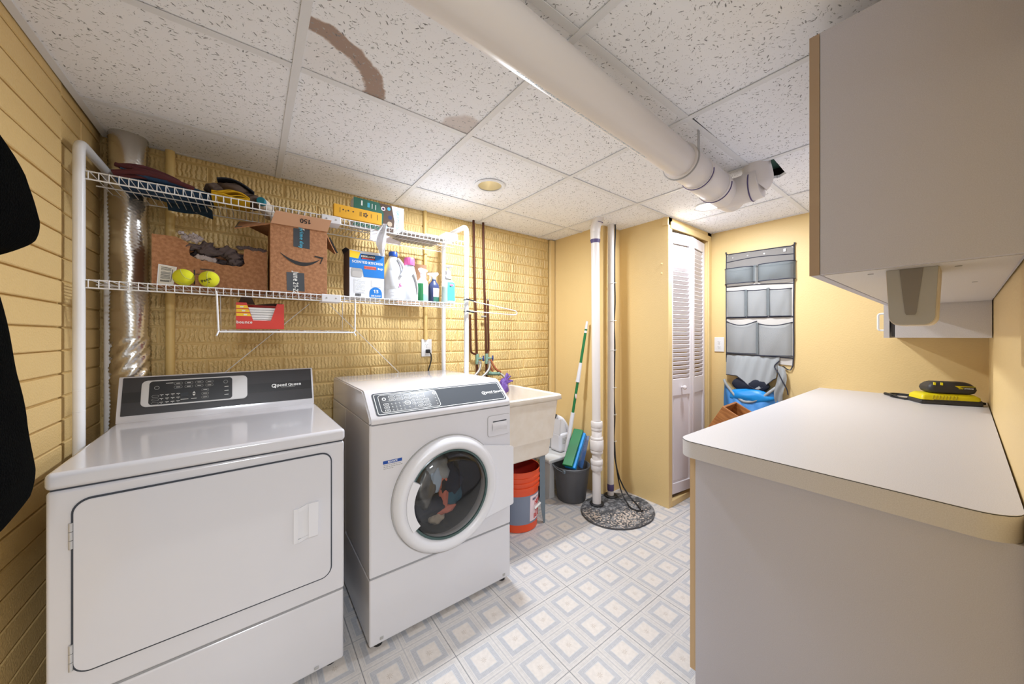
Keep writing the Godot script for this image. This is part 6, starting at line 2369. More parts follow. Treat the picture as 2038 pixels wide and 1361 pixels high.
	b.rbox(Vector3(2.42, 0.272, 0.20), Vector3(0.34, 0.030, 0.27), 0.010)
	obj("step", b, M.grey_pale, o)
	for p in [Vector2(2.285, 0.10), Vector2(2.555, 0.10), Vector2(2.285, 0.30), Vector2(2.555, 0.30)]:
		b = MB.new()
		b.prism([Vector2(p.x - 0.026, 0.0), Vector2(p.x + 0.026, 0.0), Vector2(p.x + 0.020, 0.258), Vector2(p.x - 0.020, 0.258)], p.y - 0.025, p.y + 0.025)
		obj("leg", b, M.grey_pale, o)
	o = thing("cleaner_jug", "white plastic jug with a moulded handle on the step stool", "jug", Vector3(2.49, 0.287, 0.20))
	b = MB.new()
	b.rbox(Vector3(2.490, 0.365, 0.215), Vector3(0.135, 0.155, 0.12), 0.025, 4)
	b.t = Transform3D(Basis.IDENTITY, Vector3(0, 0, 0.15))
	b.prism([Vector2(2.424, 0.43), Vector2(2.552, 0.43), Vector2(2.545, 0.47), Vector2(2.455, 0.55), Vector2(2.430, 0.55)], 0.012, 0.115, 0.6)
	obj("body", b, M.white_plastic, o)
	b = MB.new()
	b.tube(spline([Vector3(2.435, 0.565, 0.225), Vector3(2.47, 0.545, 0.245), Vector3(2.50, 0.50, 0.26), Vector3(2.525, 0.44, 0.268)], 5), 0.016, 12, 0.013)
	obj("handle", b, M.white_plastic, o)
	b = MB.new()
	b.t = Transform3D(Basis(Vector3(0.3, 0, -1).normalized().cross(Vector3.UP), 0.0), Vector3.ZERO) if false else Transform3D.IDENTITY
	b.lathe([Vector2(0.016, 0.548), Vector2(0.018, 0.552), Vector2(0.018, 0.578), Vector2(0, 0.58)], Vector3(2.436, 0, 0.20), 16)
	obj("cap", b, M.charcoal, o)
	var pm := mat("jug_print", Color.WHITE, 0.5)
	pm.albedo_texture = ImageTexture.create_from_image(small_print(96, 48, Color8(214, 214, 212), Color8(110, 108, 108), 5, 9))
	b = MB.new()
	b.face([Vector3(2.445, 0.355, 0.2756), Vector3(2.535, 0.355, 0.2756), Vector3(2.535, 0.405, 0.2756), Vector3(2.445, 0.405, 0.2756)], Vector3.BACK, [Vector2(0, 1), Vector2(1, 1), Vector2(1, 0), Vector2(0, 0)])
	obj("label_print", b, pm, o)
	o = thing("white_bin", "pale grey storage box behind the white jug in the corner", "storage box", Vector3(2.54, 0.287, 0.10))
	b = MB.new()
	b.rbox(Vector3(2.520, 0.392, 0.083), Vector3(0.150, 0.205, 0.095), 0.014)
	b.rbox(Vector3(2.520, 0.502, 0.083), Vector3(0.165, 0.022, 0.110), 0.008)
	obj("body", b, M.grey_pale, o)
	# grey mop bucket
	o = thing("grey_bucket", "dark grey round bucket holding the mop head beside the sink leg", "bucket", Vector3(2.402, 0, 0.412))
	off.erase(o)
	b = MB.new()
	b.lathe([Vector2(0.0, 0.003), Vector2(0.098, 0.0), Vector2(0.104, 0.006), Vector2(0.132, 0.235), Vector2(0.137, 0.238), Vector2(0.139, 0.252), Vector2(0.135, 0.256), Vector2(0.130, 0.252), Vector2(0.102, 0.010), Vector2(0.0, 0.010)], Vector3.ZERO, 48)
	obj("shell", b, M.bucket_grey, o)
	b = MB.new()
	wire = []
	var hx := Vector3(-0.93, 0, 0.36)
	for i in 25:
		var a := PI * i / 24.0
		wire.append(hx * -cos(a) * 0.143 + Vector3(0, 0.236 + 0.02 * sin(a), 0) + Vector3(-0.36, 0, -0.93) * sin(a) * 0.14)
	b.tube(wire, 0.0032, 7)
	b.rbox(hx * 0.138 + Vector3(0, 0.238, 0), Vector3(0.020, 0.024, 0.020), 0.005)
	obj("bail", b, M.steel_grey, o)
	b = MB.new()
	b.lathe([Vector2(0.1185, 0.10), Vector2(0.1278, 0.18)], Vector3.ZERO, 8, 0.12, 0.42)
	obj("sticker", b, M.print_black, o, "small sticker")
	b = MB.new()
	b.lathe([Vector2(0.1245, 0.15), Vector2(0.1281, 0.18)], Vector3.ZERO, 8, 0.14, 0.40)
	obj("sticker_top", b, M.teal, o, "teal top of the sticker")
	b = MB.new()
	b.lathe([Vector2(0.1240, 0.143), Vector2(0.1262, 0.162)], Vector3.ZERO, 6, 0.26, 0.42)
	b.lathe([Vector2(0.1195, 0.104), Vector2(0.1215, 0.122)], Vector3.ZERO, 6, 0.28, 0.40)
	obj("sticker_print", b, M.print_white, o)
	# green pole with white grips
	o = thing("mop", "green mop pole with white grips leaning in the corner above the grey bucket", "mop", Vector3(2.42, 0.1, 0.38))
	var top := Vector3(2.572, 1.318, 0.418)
	var low := Vector3(2.418, 0.32, 0.348)
	var ln := func(f: float) -> Vector3: return low.lerp(top, f)
	b = MB.new()
	b.tube([ln.call(0.22), ln.call(0.94)], 0.0105, 14)
	obj("pole", b, M.leaf_green, o)
	for q in [[0.91, 1.0, 0.0115, 0.0095], [0.532, 0.68, 0.0175, 0.0125], [0.0, 0.30, 0.0165, 0.0155]]:
		b = MB.new()
		b.tube([ln.call(q[0]), ln.call(q[0] + (q[1] - q[0]) * 0.2), ln.call(q[1])], q[2], 14, q[3])
		obj("grip", b, M.white_plastic, o, "white grip")
	b = MB.new()
	b.ball(ln.call(0.425) + Vector3(-0.004, 0, 0.009), Vector3(0.008, 0.02, 0.005), 8)
	obj("sticker", b, M.label_pink, o)
	# head: a green block and a blue block side by side, standing slanted in the bucket
	var hd := Transform3D(Basis(Vector3.UP, 0.35) * Basis(Vector3.BACK, -0.80), Vector3(2.418, 0.372, 0.440))
	b = MB.new()
	b.t = hd
	b.rbox(Vector3(-0.020, -0.005, -0.012), Vector3(0.022, 0.30, 0.075), 0.005)
	obj("head_green", b, M.leaf_green, o)
	b = MB.new()
	b.t = hd
	b.rbox(Vector3(0.006, -0.010, 0.0), Vector3(0.030, 0.29, 0.085), 0.006)
	obj("head_blue", b, M.sky_blue, o)
	o = thing("dustpan", "translucent blue dustpan standing in the grey bucket beside the mop head", "dustpan", Vector3(2.47, 0.2, 0.43))
	b = MB.new()
	b.t = Transform3D(Basis(Vector3.UP, 0.35) * Basis(Vector3.BACK, -0.62), Vector3(2.475, 0.355, 0.445))
	b.box(Vector3(0.0, 0.0, 0.0), Vector3(0.085, 0.25, 0.004), 0.001)
	b.box(Vector3(0.041, 0.0, 0.012), Vector3(0.003, 0.25, 0.026), 0.001)
	b.box(Vector3(0.0, -0.08, 0.010), Vector3(0.075, 0.09, 0.003), 0.001)
	obj("pan", b, M.clear_blue, o)
	# black hose coil and a cable on the floor behind the leg
	b = MB.new()
	var coil := []
	for i in 41:
		var a := TAU * i / 20.0
		coil.append(Vector3(2.19 + cos(a) * 0.075, 0.016 + 0.0006 * i, 0.20 + sin(a) * 0.075))
	b.tube(coil, 0.011, 9)
	lone("drain_hose", b, M.black_rubber, "black coiled hose on the floor behind the sink leg", "hose")
	# folding louvre door of the closet
	o = Node3D.new()
	o.name = "door_1"
	add_child(o)
	o.set_meta("kind", "structure")
	var a := Vector3(2.872, 0, 0.918)
	var f := Vector3(3.140, 0, 0.952)
	var e := Vector3(3.412, 0, 0.918)
	for k in 2:
		var p0: Vector3 = [a, f][k]
		var p1: Vector3 = [f, e][k]
		var w := (p1 - p0).length() - 0.004
		var bx := (p1 - p0).normalized()
		var nz := bx.cross(Vector3.UP)
		var tr := Transform3D(Basis(bx, Vector3.UP, nz), p0 + bx * 0.002)
		b = MB.new()
		var st := 0.034
		var y0 := 0.070
		var y1 := 1.948
		b.box(Vector3(st / 2, (y0 + y1) / 2, -0.014), Vector3(st, y1 - y0, 0.028), 0.003)
		b.box(Vector3(w - st / 2, (y0 + y1) / 2, -0.014), Vector3(st, y1 - y0, 0.028), 0.003)
		for q in [[y0, 0.145], [0.775, 0.895], [1.872, y1]]:
			b.box(Vector3(w / 2, (q[0] + q[1]) / 2, -0.014), Vector3(w - st * 2 + 0.002, q[1] - q[0], 0.026), 0.002)
		var pn := obj("door_leaf", b, M.door_white, o)
		pn.transform = tr
		b = MB.new()
		b.box(Vector3(w / 2, 0.46, -0.018), Vector3(w - st * 2, 0.64, 0.012), 0.0)
		b.box(Vector3(w / 2, 0.46, -0.012), Vector3(w - st * 2 - 0.030, 0.600, 0.010), 0.004)
		obj("raised_panel", b, M.door_white, pn)
		b = MB.new()
		b.t = Transform3D(Basis(Vector3.RIGHT, 0.62), Vector3.ZERO)
		b.box(Vector3.ZERO, Vector3(w - st * 2 + 0.006, 0.0305, 0.0055), 0.0015)
		var me := b.done()
		for i in 31:
			var s := put("slat", me, M.door_white, pn)
			s.position = Vector3(w / 2, 0.912 + 0.0312 * i, -0.013)
		if k == 0:
			b = MB.new()
			b.t = Transform3D(Basis(Vector3.RIGHT, PI / 2), Vector3(w / 2 - 0.002, 0.832, 0.0))
			b.lathe([Vector2(0.007, 0), Vector2(0.007, 0.010), Vector2(0.012, 0.014), Vector2(0.017, 0.022), Vector2(0.016, 0.030), Vector2(0.009, 0.035), Vector2(0, 0.036)], Vector3.ZERO, 20)
			obj("knob", b, M.door_white, pn)


func organiser() -> void:
	var bs := facing_room()
	var at := Vector3(WX - 0.004, 0, 1.05)
	var tr := Transform3D(bs, at)
	outlet(Vector3(WX - 0.0005, 1.137, 0.996), bs, "white wall outlet beside the hanging grey organiser", false)
	var o := thing("hanging_organiser", "grey mesh hanging organiser with pockets and a bag full of blue cloth", "organizer", Vector3(WX - 0.004, 1.05, 1.26))
	var W := 0.420
	var flat := func(pts: Array, z0: float, z1: float, m: String, nm: String, label := "") -> void:
		var h := MB.new()
		h.t = tr
		h.prism(pts, z0, z1)
		obj(nm, h, M[m], o, label)
	# backing: slightly askew
	flat.call([Vector2(0.0, 1.025), Vector2(W - 0.004, 1.0), Vector2(W + 0.004, 1.818), Vector2(W - 0.012, 1.829), Vector2(0.012, 1.842), Vector2(0.0, 1.832)], 0.0, 0.004, "mesh_pale", "backing")
	flat.call([Vector2(0.002, 1.722), Vector2(W, 1.706), Vector2(W, 1.814), Vector2(W - 0.016, 1.825), Vector2(0.016, 1.838), Vector2(0.003, 1.826)], 0.0042, 0.006, "mesh_grey", "top_band")
	# pockets bulge from the backing
	var pocket := func(x0: float, x1: float, y0: float, y1: float, sag: float, deep: float, m: String, tilt: float) -> void:
		var rows := []
		for i in 11:
			var f := i / 10.0
			var row := []
			for j in 15:
				var g := j / 14.0
				var yt := y1 + tilt * g - sag * sin(PI * g)
				var d := deep * pow(sin(PI * clampf(g, 0.0, 1.0)), 0.35) * (0.35 + 0.65 * sin(PI * (0.12 + 0.75 * (1.0 - f))))
				row.append(Vector3(lerpf(x0, x1, g), lerpf(yt, y0 + tilt * g, f), 0.006 + d + 0.002 * sin(g * 11.0 + f * 5.0)))
			rows.append(row)
		var h := MB.new()
		h.t = tr
		h.sheet(rows, -0.0012)
		var pk := obj("pocket", h, M[m], o)
		h = MB.new()
		h.t = tr
		h.tube(rows[0], 0.0035, 6)
		obj("pocket_edge", h, M.piping_navy, pk)
		h = MB.new()
		h.t = tr
		h.tube(rows[-1], 0.0035, 6)
		obj("pocket_edge", h, M.piping_navy, pk)
	pocket.call(-0.010, 0.190, 1.610, 1.728, 0.0, 0.052, "sheer_dark", -0.004)
	pocket.call(0.212, W + 0.012, 1.606, 1.728, 0.0, 0.058, "sheer_dark", -0.004)
	for k in 3:
		pocket.call(0.004 + 0.139 * k, 0.132 + 0.139 * k, 1.352 - 0.002 * k, 1.556 - 0.008 * k, 0.004, 0.022, "sheer_grey", -0.004)
	pocket.call(0.004, 0.205, 1.075, 1.318, 0.030, 0.024, "sheer_grey", -0.002)
	pocket.call(0.215, W - 0.006, 1.062, 1.296, 0.018, 0.032, "sheer_grey", 0.004)
	for k in 2:
		var h := MB.new()
		h.t = tr
		h.rbox(Vector3(0.136 + 0.139 * k, 1.452, 0.012), Vector3(0.020, 0.205, 0.014), 0.006)
		obj("pleat", h, M.sheer_dark, o)
	var h2 := MB.new()
	h2.t = tr
	h2.rbox(Vector3(0.210, 1.185, 0.012), Vector3(0.016, 0.24, 0.016), 0.006)
	h2.rbox(Vector3(0.200, 1.666, 0.02), Vector3(0.022, 0.122, 0.04), 0.008)
	obj("pleat", h2, M.sheer_dark, o)
	# dark piping
	for q in [[[Vector3(0, 1.0, 0.004), Vector3(-0.002, 1.4, 0.004), Vector3(0, 1.830, 0.005), Vector3(0.012, 1.842, 0.005), Vector3(0.2, 1.837, 0.005), Vector3(W - 0.012, 1.829, 0.005), Vector3(W + 0.003, 1.818, 0.005), Vector3(W, 1.4, 0.005), Vector3(W - 0.004, 0.998, 0.005), Vector3(W - 0.06, 0.994, 0.012)], 0.0038], [[Vector3(0, 1.782, 0.007), Vector3(0.2, 1.790, 0.007), Vector3(W, 1.772, 0.007)], 0.003], [[Vector3(0.0, 1.588, 0.007), Vector3(0.2, 1.586, 0.007), Vector3(W, 1.570, 0.007)], 0.003], [[Vector3(0, 1.346, 0.008), Vector3(0.2, 1.342, 0.008), Vector3(W, 1.340, 0.008)], 0.0036], [[Vector3(0, 1.066, 0.009), Vector3(0.2, 1.062, 0.010), Vector3(W - 0.004, 1.052, 0.009)], 0.0042]]:
		var h := MB.new()
		h.t = tr
		h.tube(spline(q[0], 4), q[1], 7)
		obj("piping", h, M.piping_navy, o)
	for q in [[0.045, 1.812], [0.145, 1.812], [0.25, 1.806]]:
		var h := MB.new()
		h.t = tr * Transform3D(Basis(Vector3.RIGHT, PI / 2), Vector3(q[0], q[1], 0.006))
		h.lathe([Vector2(0.0028, 0), Vector2(0.005, 0.0), Vector2(0.005, 0.0015), Vector2(0.0028, 0.0015)], Vector3.ZERO, 12)
		obj("eyelet", h, M.silver, o)
	var hk := MB.new()
	hk.t = tr
	hk.rbox(Vector3(W - 0.048, 1.806, 0.009), Vector3(0.016, 0.022, 0.008), 0.003)
	lone("adhesive_hook", hk, M.outlet_white, "small white hook at the top of the hanging organiser", "hook")
	# bag below: gathered grey cloth, open mouth, bulging blue front
	var lip := func(g: float) -> float: return 0.800 - 0.075 * sin(PI * clampf(g * 1.05, 0.0, 1.0)) - 0.01 * g
	var rows := []
	for i in 15:
		var f := i / 14.0
		var row := []
		for j in 25:
			var g := j / 24.0
			var y_up: float = lerpf(1.056, 0.905 - 0.11 * sin(PI * clampf(g * 1.1 - 0.08, 0.0, 1.0)) * clampf((g - 0.25) * 2.2, 0.0, 1.0), f)
			var x := lerpf(0.006, 0.345 - 0.02 * f, g)
			row.append(Vector3(x, y_up, 0.010 + 0.055 * pow(f, 0.7) * sin(PI * (0.1 + 0.8 * g)) + 0.006 * sin(g * 34.0 + f * 3.0) * (1.0 - f * 0.5)))
		rows.append(row)
	var h3 := MB.new()
	h3.t = tr
	h3.sheet(rows, -0.002)
	obj("bag_top", h3, M.bag_grey, o, "gathered grey upper cloth of the bag")
	h3 = MB.new()
	h3.t = tr
	h3.tube(rows[-1], 0.003, 6)
	obj("piping", h3, M.piping_navy, o)
	rows = []
	for i in 17:
		var f := i / 16.0
		var row := []
		for j in 25:
			var g := j / 24.0
			var y: float = lerpf(lip.call(g) + 0.06 * (1.0 - sin(PI * g)) , 0.50, f)
			var x := lerpf(-0.004, 0.350 + 0.012 * sin(f * 3.0), g)
			row.append(Vector3(x, y, 0.012 + (0.085 + 0.03 * sin(PI * f)) * pow(sin(PI * (0.03 + 0.94 * g)), 0.6) + 0.005 * sin(g * 17.0 + f * 6.0) + 0.004 * sin(g * 31.0 - f * 9.0)))
		rows.append(row)
	h3 = MB.new()
	h3.t = tr
	h3.sheet(rows, -0.002)
	obj("bag_front", h3, M.bag_blue, o, "blue bulging front of the bag")
	h3 = MB.new()
	h3.t = tr
	var rim := []
	for j in 25:
		rim.append((rows[0][j] as Vector3) + Vector3(0, 0.003, 0.002))
	h3.tube(rim, 0.010, 8)
	obj("bag_rim", h3, M.bag_grey, o, "grey rim of the bag mouth")
	h3 = MB.new()
	h3.t = tr
	h3.ball(Vector3(0.18, 0.76, 0.060), Vector3(0.145, 0.055, 0.045), 14, 0.08, 3.0)
	obj("cloth_inside", h3, M.sky_blue, o, "bright blue cloth in the bag mouth")
	h3 = MB.new()
	h3.t = tr
	h3.ball(Vector3(0.17, 0.842, 0.030), Vector3(0.12, 0.055, 0.035), 12, 0.05, 5.0)  # dark mass painted as the shade inside the bag
	obj("cloth_inside", h3, M.navy_cloth, o, "dark mass standing in for the shade in the bag mouth")
	rows = []
	for i in 11:
		var f := i / 10.0
		var row := []
		for j in 7:
			var g := j / 6.0
			row.append(Vector3(lerpf(0.335, 0.375 - 0.05 * f * f + 0.03 * f, g) + 0.01 * sin(f * 9.0), lerpf(1.0, 0.62, f) - 0.02 * g, 0.02 + 0.05 * sin(PI * f) * (1.0 - g * 0.6) + 0.004 * sin(g * 9.0 + f * 12.0)))
		rows.append(row)
	h3 = MB.new()
	h3.t = tr
	h3.sheet(rows, -0.002)
	obj("bag_side", h3, M.bag_grey, o)
	h3 = MB.new()
	h3.t = tr
	h3.tube(spline([Vector3(0.345, 1.03, 0.02), Vector3(0.318, 0.99, 0.03), Vector3(0.345, 0.945, 0.045), Vector3(0.37, 0.89, 0.05), Vector3(0.392, 0.84, 0.045), Vector3(0.398, 0.80, 0.04)], 5), 0.0036, 7)
	obj("drawstring", h3, M.piping_navy, o)
	# wooden drawer tipped against an oak box on the floor
	o = thing("oak_box", "low oak box standing on the floor below the tipped wooden drawer", "box", Vector3(3.16, 0, 1.20))
	carton(o, Vector3(2.985, 0.0, 1.03), Vector3(3.33, 0.44, 1.36), M.oak, 0.016)
	o = thing("wooden_drawer", "orange-brown oak drawer tipped up beside the hanging bag", "drawer", Vector3(3.14, 0.52, 1.20))
	off.erase(o)
	o.basis = Basis(Vector3.UP, 0.06) * Basis(Vector3(0, -0.5, 0.866), Vector3(0, 0.866, 0.5), Vector3(-1, 0, 0))
	o.position = Vector3(3.11, 0.604, 1.228)
	h3 = MB.new()
	for q in [[Vector3(0, 0, 0.122), Vector3(0.17, 0.22, 0.014)], [Vector3(0, 0, -0.122), Vector3(0.17, 0.22, 0.014)], [Vector3(0.078, 0, 0), Vector3(0.014, 0.22, 0.230)], [Vector3(-0.078, 0, 0), Vector3(0.014, 0.22, 0.230)], [Vector3(0, -0.104, 0), Vector3(0.142, 0.010, 0.230)]]:
		h3 = MB.new()
		h3.box(q[0], q[1], 0.002)
		obj("side_board" if q[1].y > 0.1 else "bottom_board", h3, M.oak, o)


func counter_side() -> void:
	var top := 0.865
	# continuous worktop with rounded corner
	var o := thing("countertop", "pale grey laminate countertop with a rounded near corner", "countertop", Vector3(2.56, top, 1.93))
	var b := MB.new()
	b.t = Transform3D(Basis(Vector3.RIGHT, PI / 2), Vector3.ZERO)
	var p := []
	for i in 9:
		p.append(Vector2(1.63 + 0.05, 1.605 + 0.05) + Vector2.from_angle(PI + PI / 2 * i / 8.0) * 0.05)
	p.append_array([Vector2(WX, 1.605), Vector2(WX, WZ - 0.004)])
	for i in 9:
		p.append(Vector2(1.63 + 0.06, WZ - 0.004 - 0.06) + Vector2.from_angle(PI / 2 + PI / 2 * i / 8.0) * 0.06)
	b.prism(p, -top, -top + 0.053)
	obj("slab", b, M.laminate, o)
	b = MB.new()
	b.t = Transform3D(Basis(Vector3.RIGHT, PI / 2), Vector3.ZERO)
	var p2 := []
	for q in p:
		p2.append(q + Vector2(-0.0006 if q.x < 2.0 else 0.0, -0.0006 if q.y < 1.66 else 0.0))
	b.prism(p2, -top + 0.0008, -top + 0.0022)
	obj("edge_line", b, M.seam, o)
	# base cabinets
	var x0 := 1.66
	var n := 3
	var cw := (WX - 0.03 - x0) / n
	for k in n:
		o = thing("base_cabinet", ["grey base cabinet with a bare wood door edge, at the near end under the countertop", "base cabinet in the middle of the row under the countertop", "base cabinet at the far end of the row by the organiser wall"][k], "cabinet", Vector3(x0 + cw * (k + 0.5), 0, 1.95), "base cabinets")
		b = MB.new()
		b.box(Vector3(x0 + cw * (k + 0.5), 0.457, 1.955), Vector3(cw - 0.001, 0.708, 0.602), 0.001)
		b.box(Vector3(x0 + cw * (k + 0.5), 0.051, 1.985), Vector3(cw - 0.001, 0.102, 0.54), 0.001)
		obj("body", b, M.cabinet_grey, o)
		for s in 2:
			b = MB.new()
			var dx := x0 + cw * k + cw * (0.25 + 0.5 * s)
			b.box(Vector3(dx, 0.459, 1.643), Vector3(cw / 2 - 0.003, 0.700, 0.019), 0.001)
			var d := obj("door", b, M.cabinet_grey, o)
			b = MB.new()
			var ex := x0 + cw * k + (0.0007 if s == 0 else cw - 0.0007)
			b.box(Vector3(ex, 0.459, 1.643), Vector3(0.0015, 0.700, 0.0195), 0.0)
			obj("edge_band", b, M.bare_edge, d, "bare wood edge band")
			d_handle(d, Vector3(dx + (0.09 if s == 0 else -0.09), 0.70, 1.633))
	# end panel reaching the floor
	o = thing("end_panel", "large plain grey end panel below the near end of the countertop", "panel", Vector3(x0 - 0.004, 0, 1.955))
	b = MB.new()
	b.box(Vector3(x0 - 0.003, 0.406, 1.953), Vector3(0.006, 0.811, 0.600), 0.0006)
	obj("sheet", b, M.cabinet_grey, o)
	# wall cabinets
	var ux := 1.626
	var yb := 1.357
	for k in 2:
		o = thing("wall_cabinet", ["grey wall cabinet seen from its plain end, nearest the camera", "lower wall cabinet further along with a white handle"][k], "cabinet", Vector3([2.31, 3.25][k], [yb, 1.197][k], 2.11), "wall cabinets")
		var xa: float = [ux, 3.006][k]
		var xb: float = [3.003, WX - 0.002][k]
		var y0: float = [yb, 1.197][k]
		var y1: float = [1.957, 1.957][k]
		var zf := 1.966
		var gap := 0.012 if k == 1 else 0.0
		b = MB.new()
		b.box(Vector3((xa + xb) / 2, (y0 + y1) / 2, (zf + gap + WZ - 0.003) / 2), Vector3(xb - xa, y1 - y0, WZ - 0.003 - zf - gap), 0.001)
		obj("body", b, M.cabinet_grey if k == 0 else M.laminate, o)
		if k == 0:
			b = MB.new()
			b.box(Vector3((xa + xb) / 2 + 0.004, y0 - 0.0008, (zf + WZ) / 2 - 0.002), Vector3(xb - xa - 0.012, 0.0016, WZ - zf - 0.012), 0.0)
			obj("underside", b, M.laminate, o, "white underside")
			for q in [Vector2(1.70, 2.045), Vector2(1.71, 2.175), Vector2(2.1, 2.2)]:
				b = MB.new()
				b.lathe([Vector2(0.0, y0 - 0.003), Vector2(0.005, y0 - 0.003), Vector2(0.0055, y0 - 0.001)], Vector3(q.x, 0, q.y), 10)
				obj("screw", b, M.grey_plastic, o)
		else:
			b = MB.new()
			b.box(Vector3(xa + 0.03, (y0 + y1) / 2, zf + 0.006), Vector3(0.055, y1 - y0 - 0.01, 0.012), 0.0)  # charcoal strip painted as the shade behind the door
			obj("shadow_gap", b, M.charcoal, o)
		var nd := 4 if k == 0 else 1
		for s in nd:
			var dw := (xb - xa) / nd
			b = MB.new()
			b.box(Vector3(xa + dw * (s + 0.5), (y0 + y1) / 2 - 0.001, zf - 0.0105 - gap * 0.5), Vector3(dw - 0.003, y1 - y0, 0.019), 0.001)
			var d := obj("door", b, M.cabinet_grey if k == 0 else M.laminate, o)
			b = MB.new()
			b.box(Vector3(xa + dw * s + 0.0007, (y0 + y1) / 2 - 0.001, zf - 0.0105 - gap * 0.5), Vector3(0.0018, y1 - y0, 0.0195), 0.0)
			obj("edge_band", b, M.bare_edge_dark if k == 0 else M.laminate, d)
			if k == 1:
				d_handle(d, Vector3(xa + 0.03, 1.275, zf - 0.026))
			else:
				d_handle(d, Vector3(xa + dw * (s + (0.85 if s % 2 == 0 else 0.15)), y0 + 0.1, zf - 0.020))
	# a grey holder hung under the first wall cabinet
	o = thing("bag_holder", "tapered grey plastic holder hung under the wall cabinet", "holder", Vector3(1.72, yb, 2.11))
	var u := []
	var zc := 2.1115
	for q in [[0.0, 0.0375], [-0.06, 0.0355], [-0.105, 0.0335]]:
		u.append([q[0], q[1]])
	var outline := func(grow: float) -> Array:
		var r := [Vector2(zc - 0.0375 - grow, yb - 0.002), Vector2(zc - 0.0335 - grow, yb - 0.100)]
		for i in 7:
			r.append(Vector2(zc - 0.0175 - grow * 0.5, yb - 0.106) + Vector2.from_angle(PI + PI / 2 * i / 6.0) * Vector2(0.016 + grow * 0.5, 0.020 + grow))
		for i in 7:
			r.append(Vector2(zc + 0.0175 + grow * 0.5, yb - 0.106) + Vector2.from_angle(PI * 1.5 + PI / 2 * i / 6.0) * Vector2(0.016 + grow * 0.5, 0.020 + grow))
		r.append_array([Vector2(zc + 0.0335 + grow, yb - 0.100), Vector2(zc + 0.0375 + grow, yb - 0.002)])
		return r
	b = MB.new()
	b.t = Transform3D(Basis(Vector3(0, 0, 1), Vector3.UP, Vector3(-1, 0, 0)), Vector3.ZERO)
	b.prism(outline.call(0.0), -1.669, -1.682, 0.8)
	obj("end_cap", b, M.grey_plastic, o)
	b = MB.new()
	b.t = Transform3D(Basis(Vector3(0, 0, 1), Vector3.UP, Vector3(-1, 0, 0)), Vector3.ZERO)
	b.prism([Vector2(2.094, yb - 0.003), Vector2(2.102, yb - 0.100), Vector2(2.104, yb - 0.105), Vector2(2.117, yb - 0.105), Vector2(2.119, yb - 0.100), Vector2(2.129, yb - 0.003)], -1.668, -1.670)
	obj("inset", b, M.grey_dark, o, "darker inset of the end cap")
	b = MB.new()
	b.t = Transform3D(Basis(Vector3(0, 0, 1), Vector3.UP, Vector3(-1, 0, 0)), Vector3.ZERO)
	b.prism(outline.call(0.002), -1.682, -1.80, 0.8)
	obj("trough", b, M.tub, o)
	charger(top)


func d_handle(parent: Node3D, at: Vector3) -> void:
	var b := MB.new()
	var p := [Vector3(0, 0.042, 0)]
	p.append_array(arc(Vector3(0, 0.032, -0.012), Vector3(0, 0.010, 0), Vector3(0, 0, -0.010), 0.0, PI / 2, 4))
	p.append_array(arc(Vector3(0, -0.032, -0.012), Vector3(0, 0, -0.010), Vector3(0, -0.010, 0), 0.0, PI / 2, 4))
	p.append(Vector3(0, -0.042, 0))
	b.t = Transform3D(Basis.IDENTITY, at)
	b.tube(p, 0.0045, 8)
	obj("handle", b, M.print_white, parent)


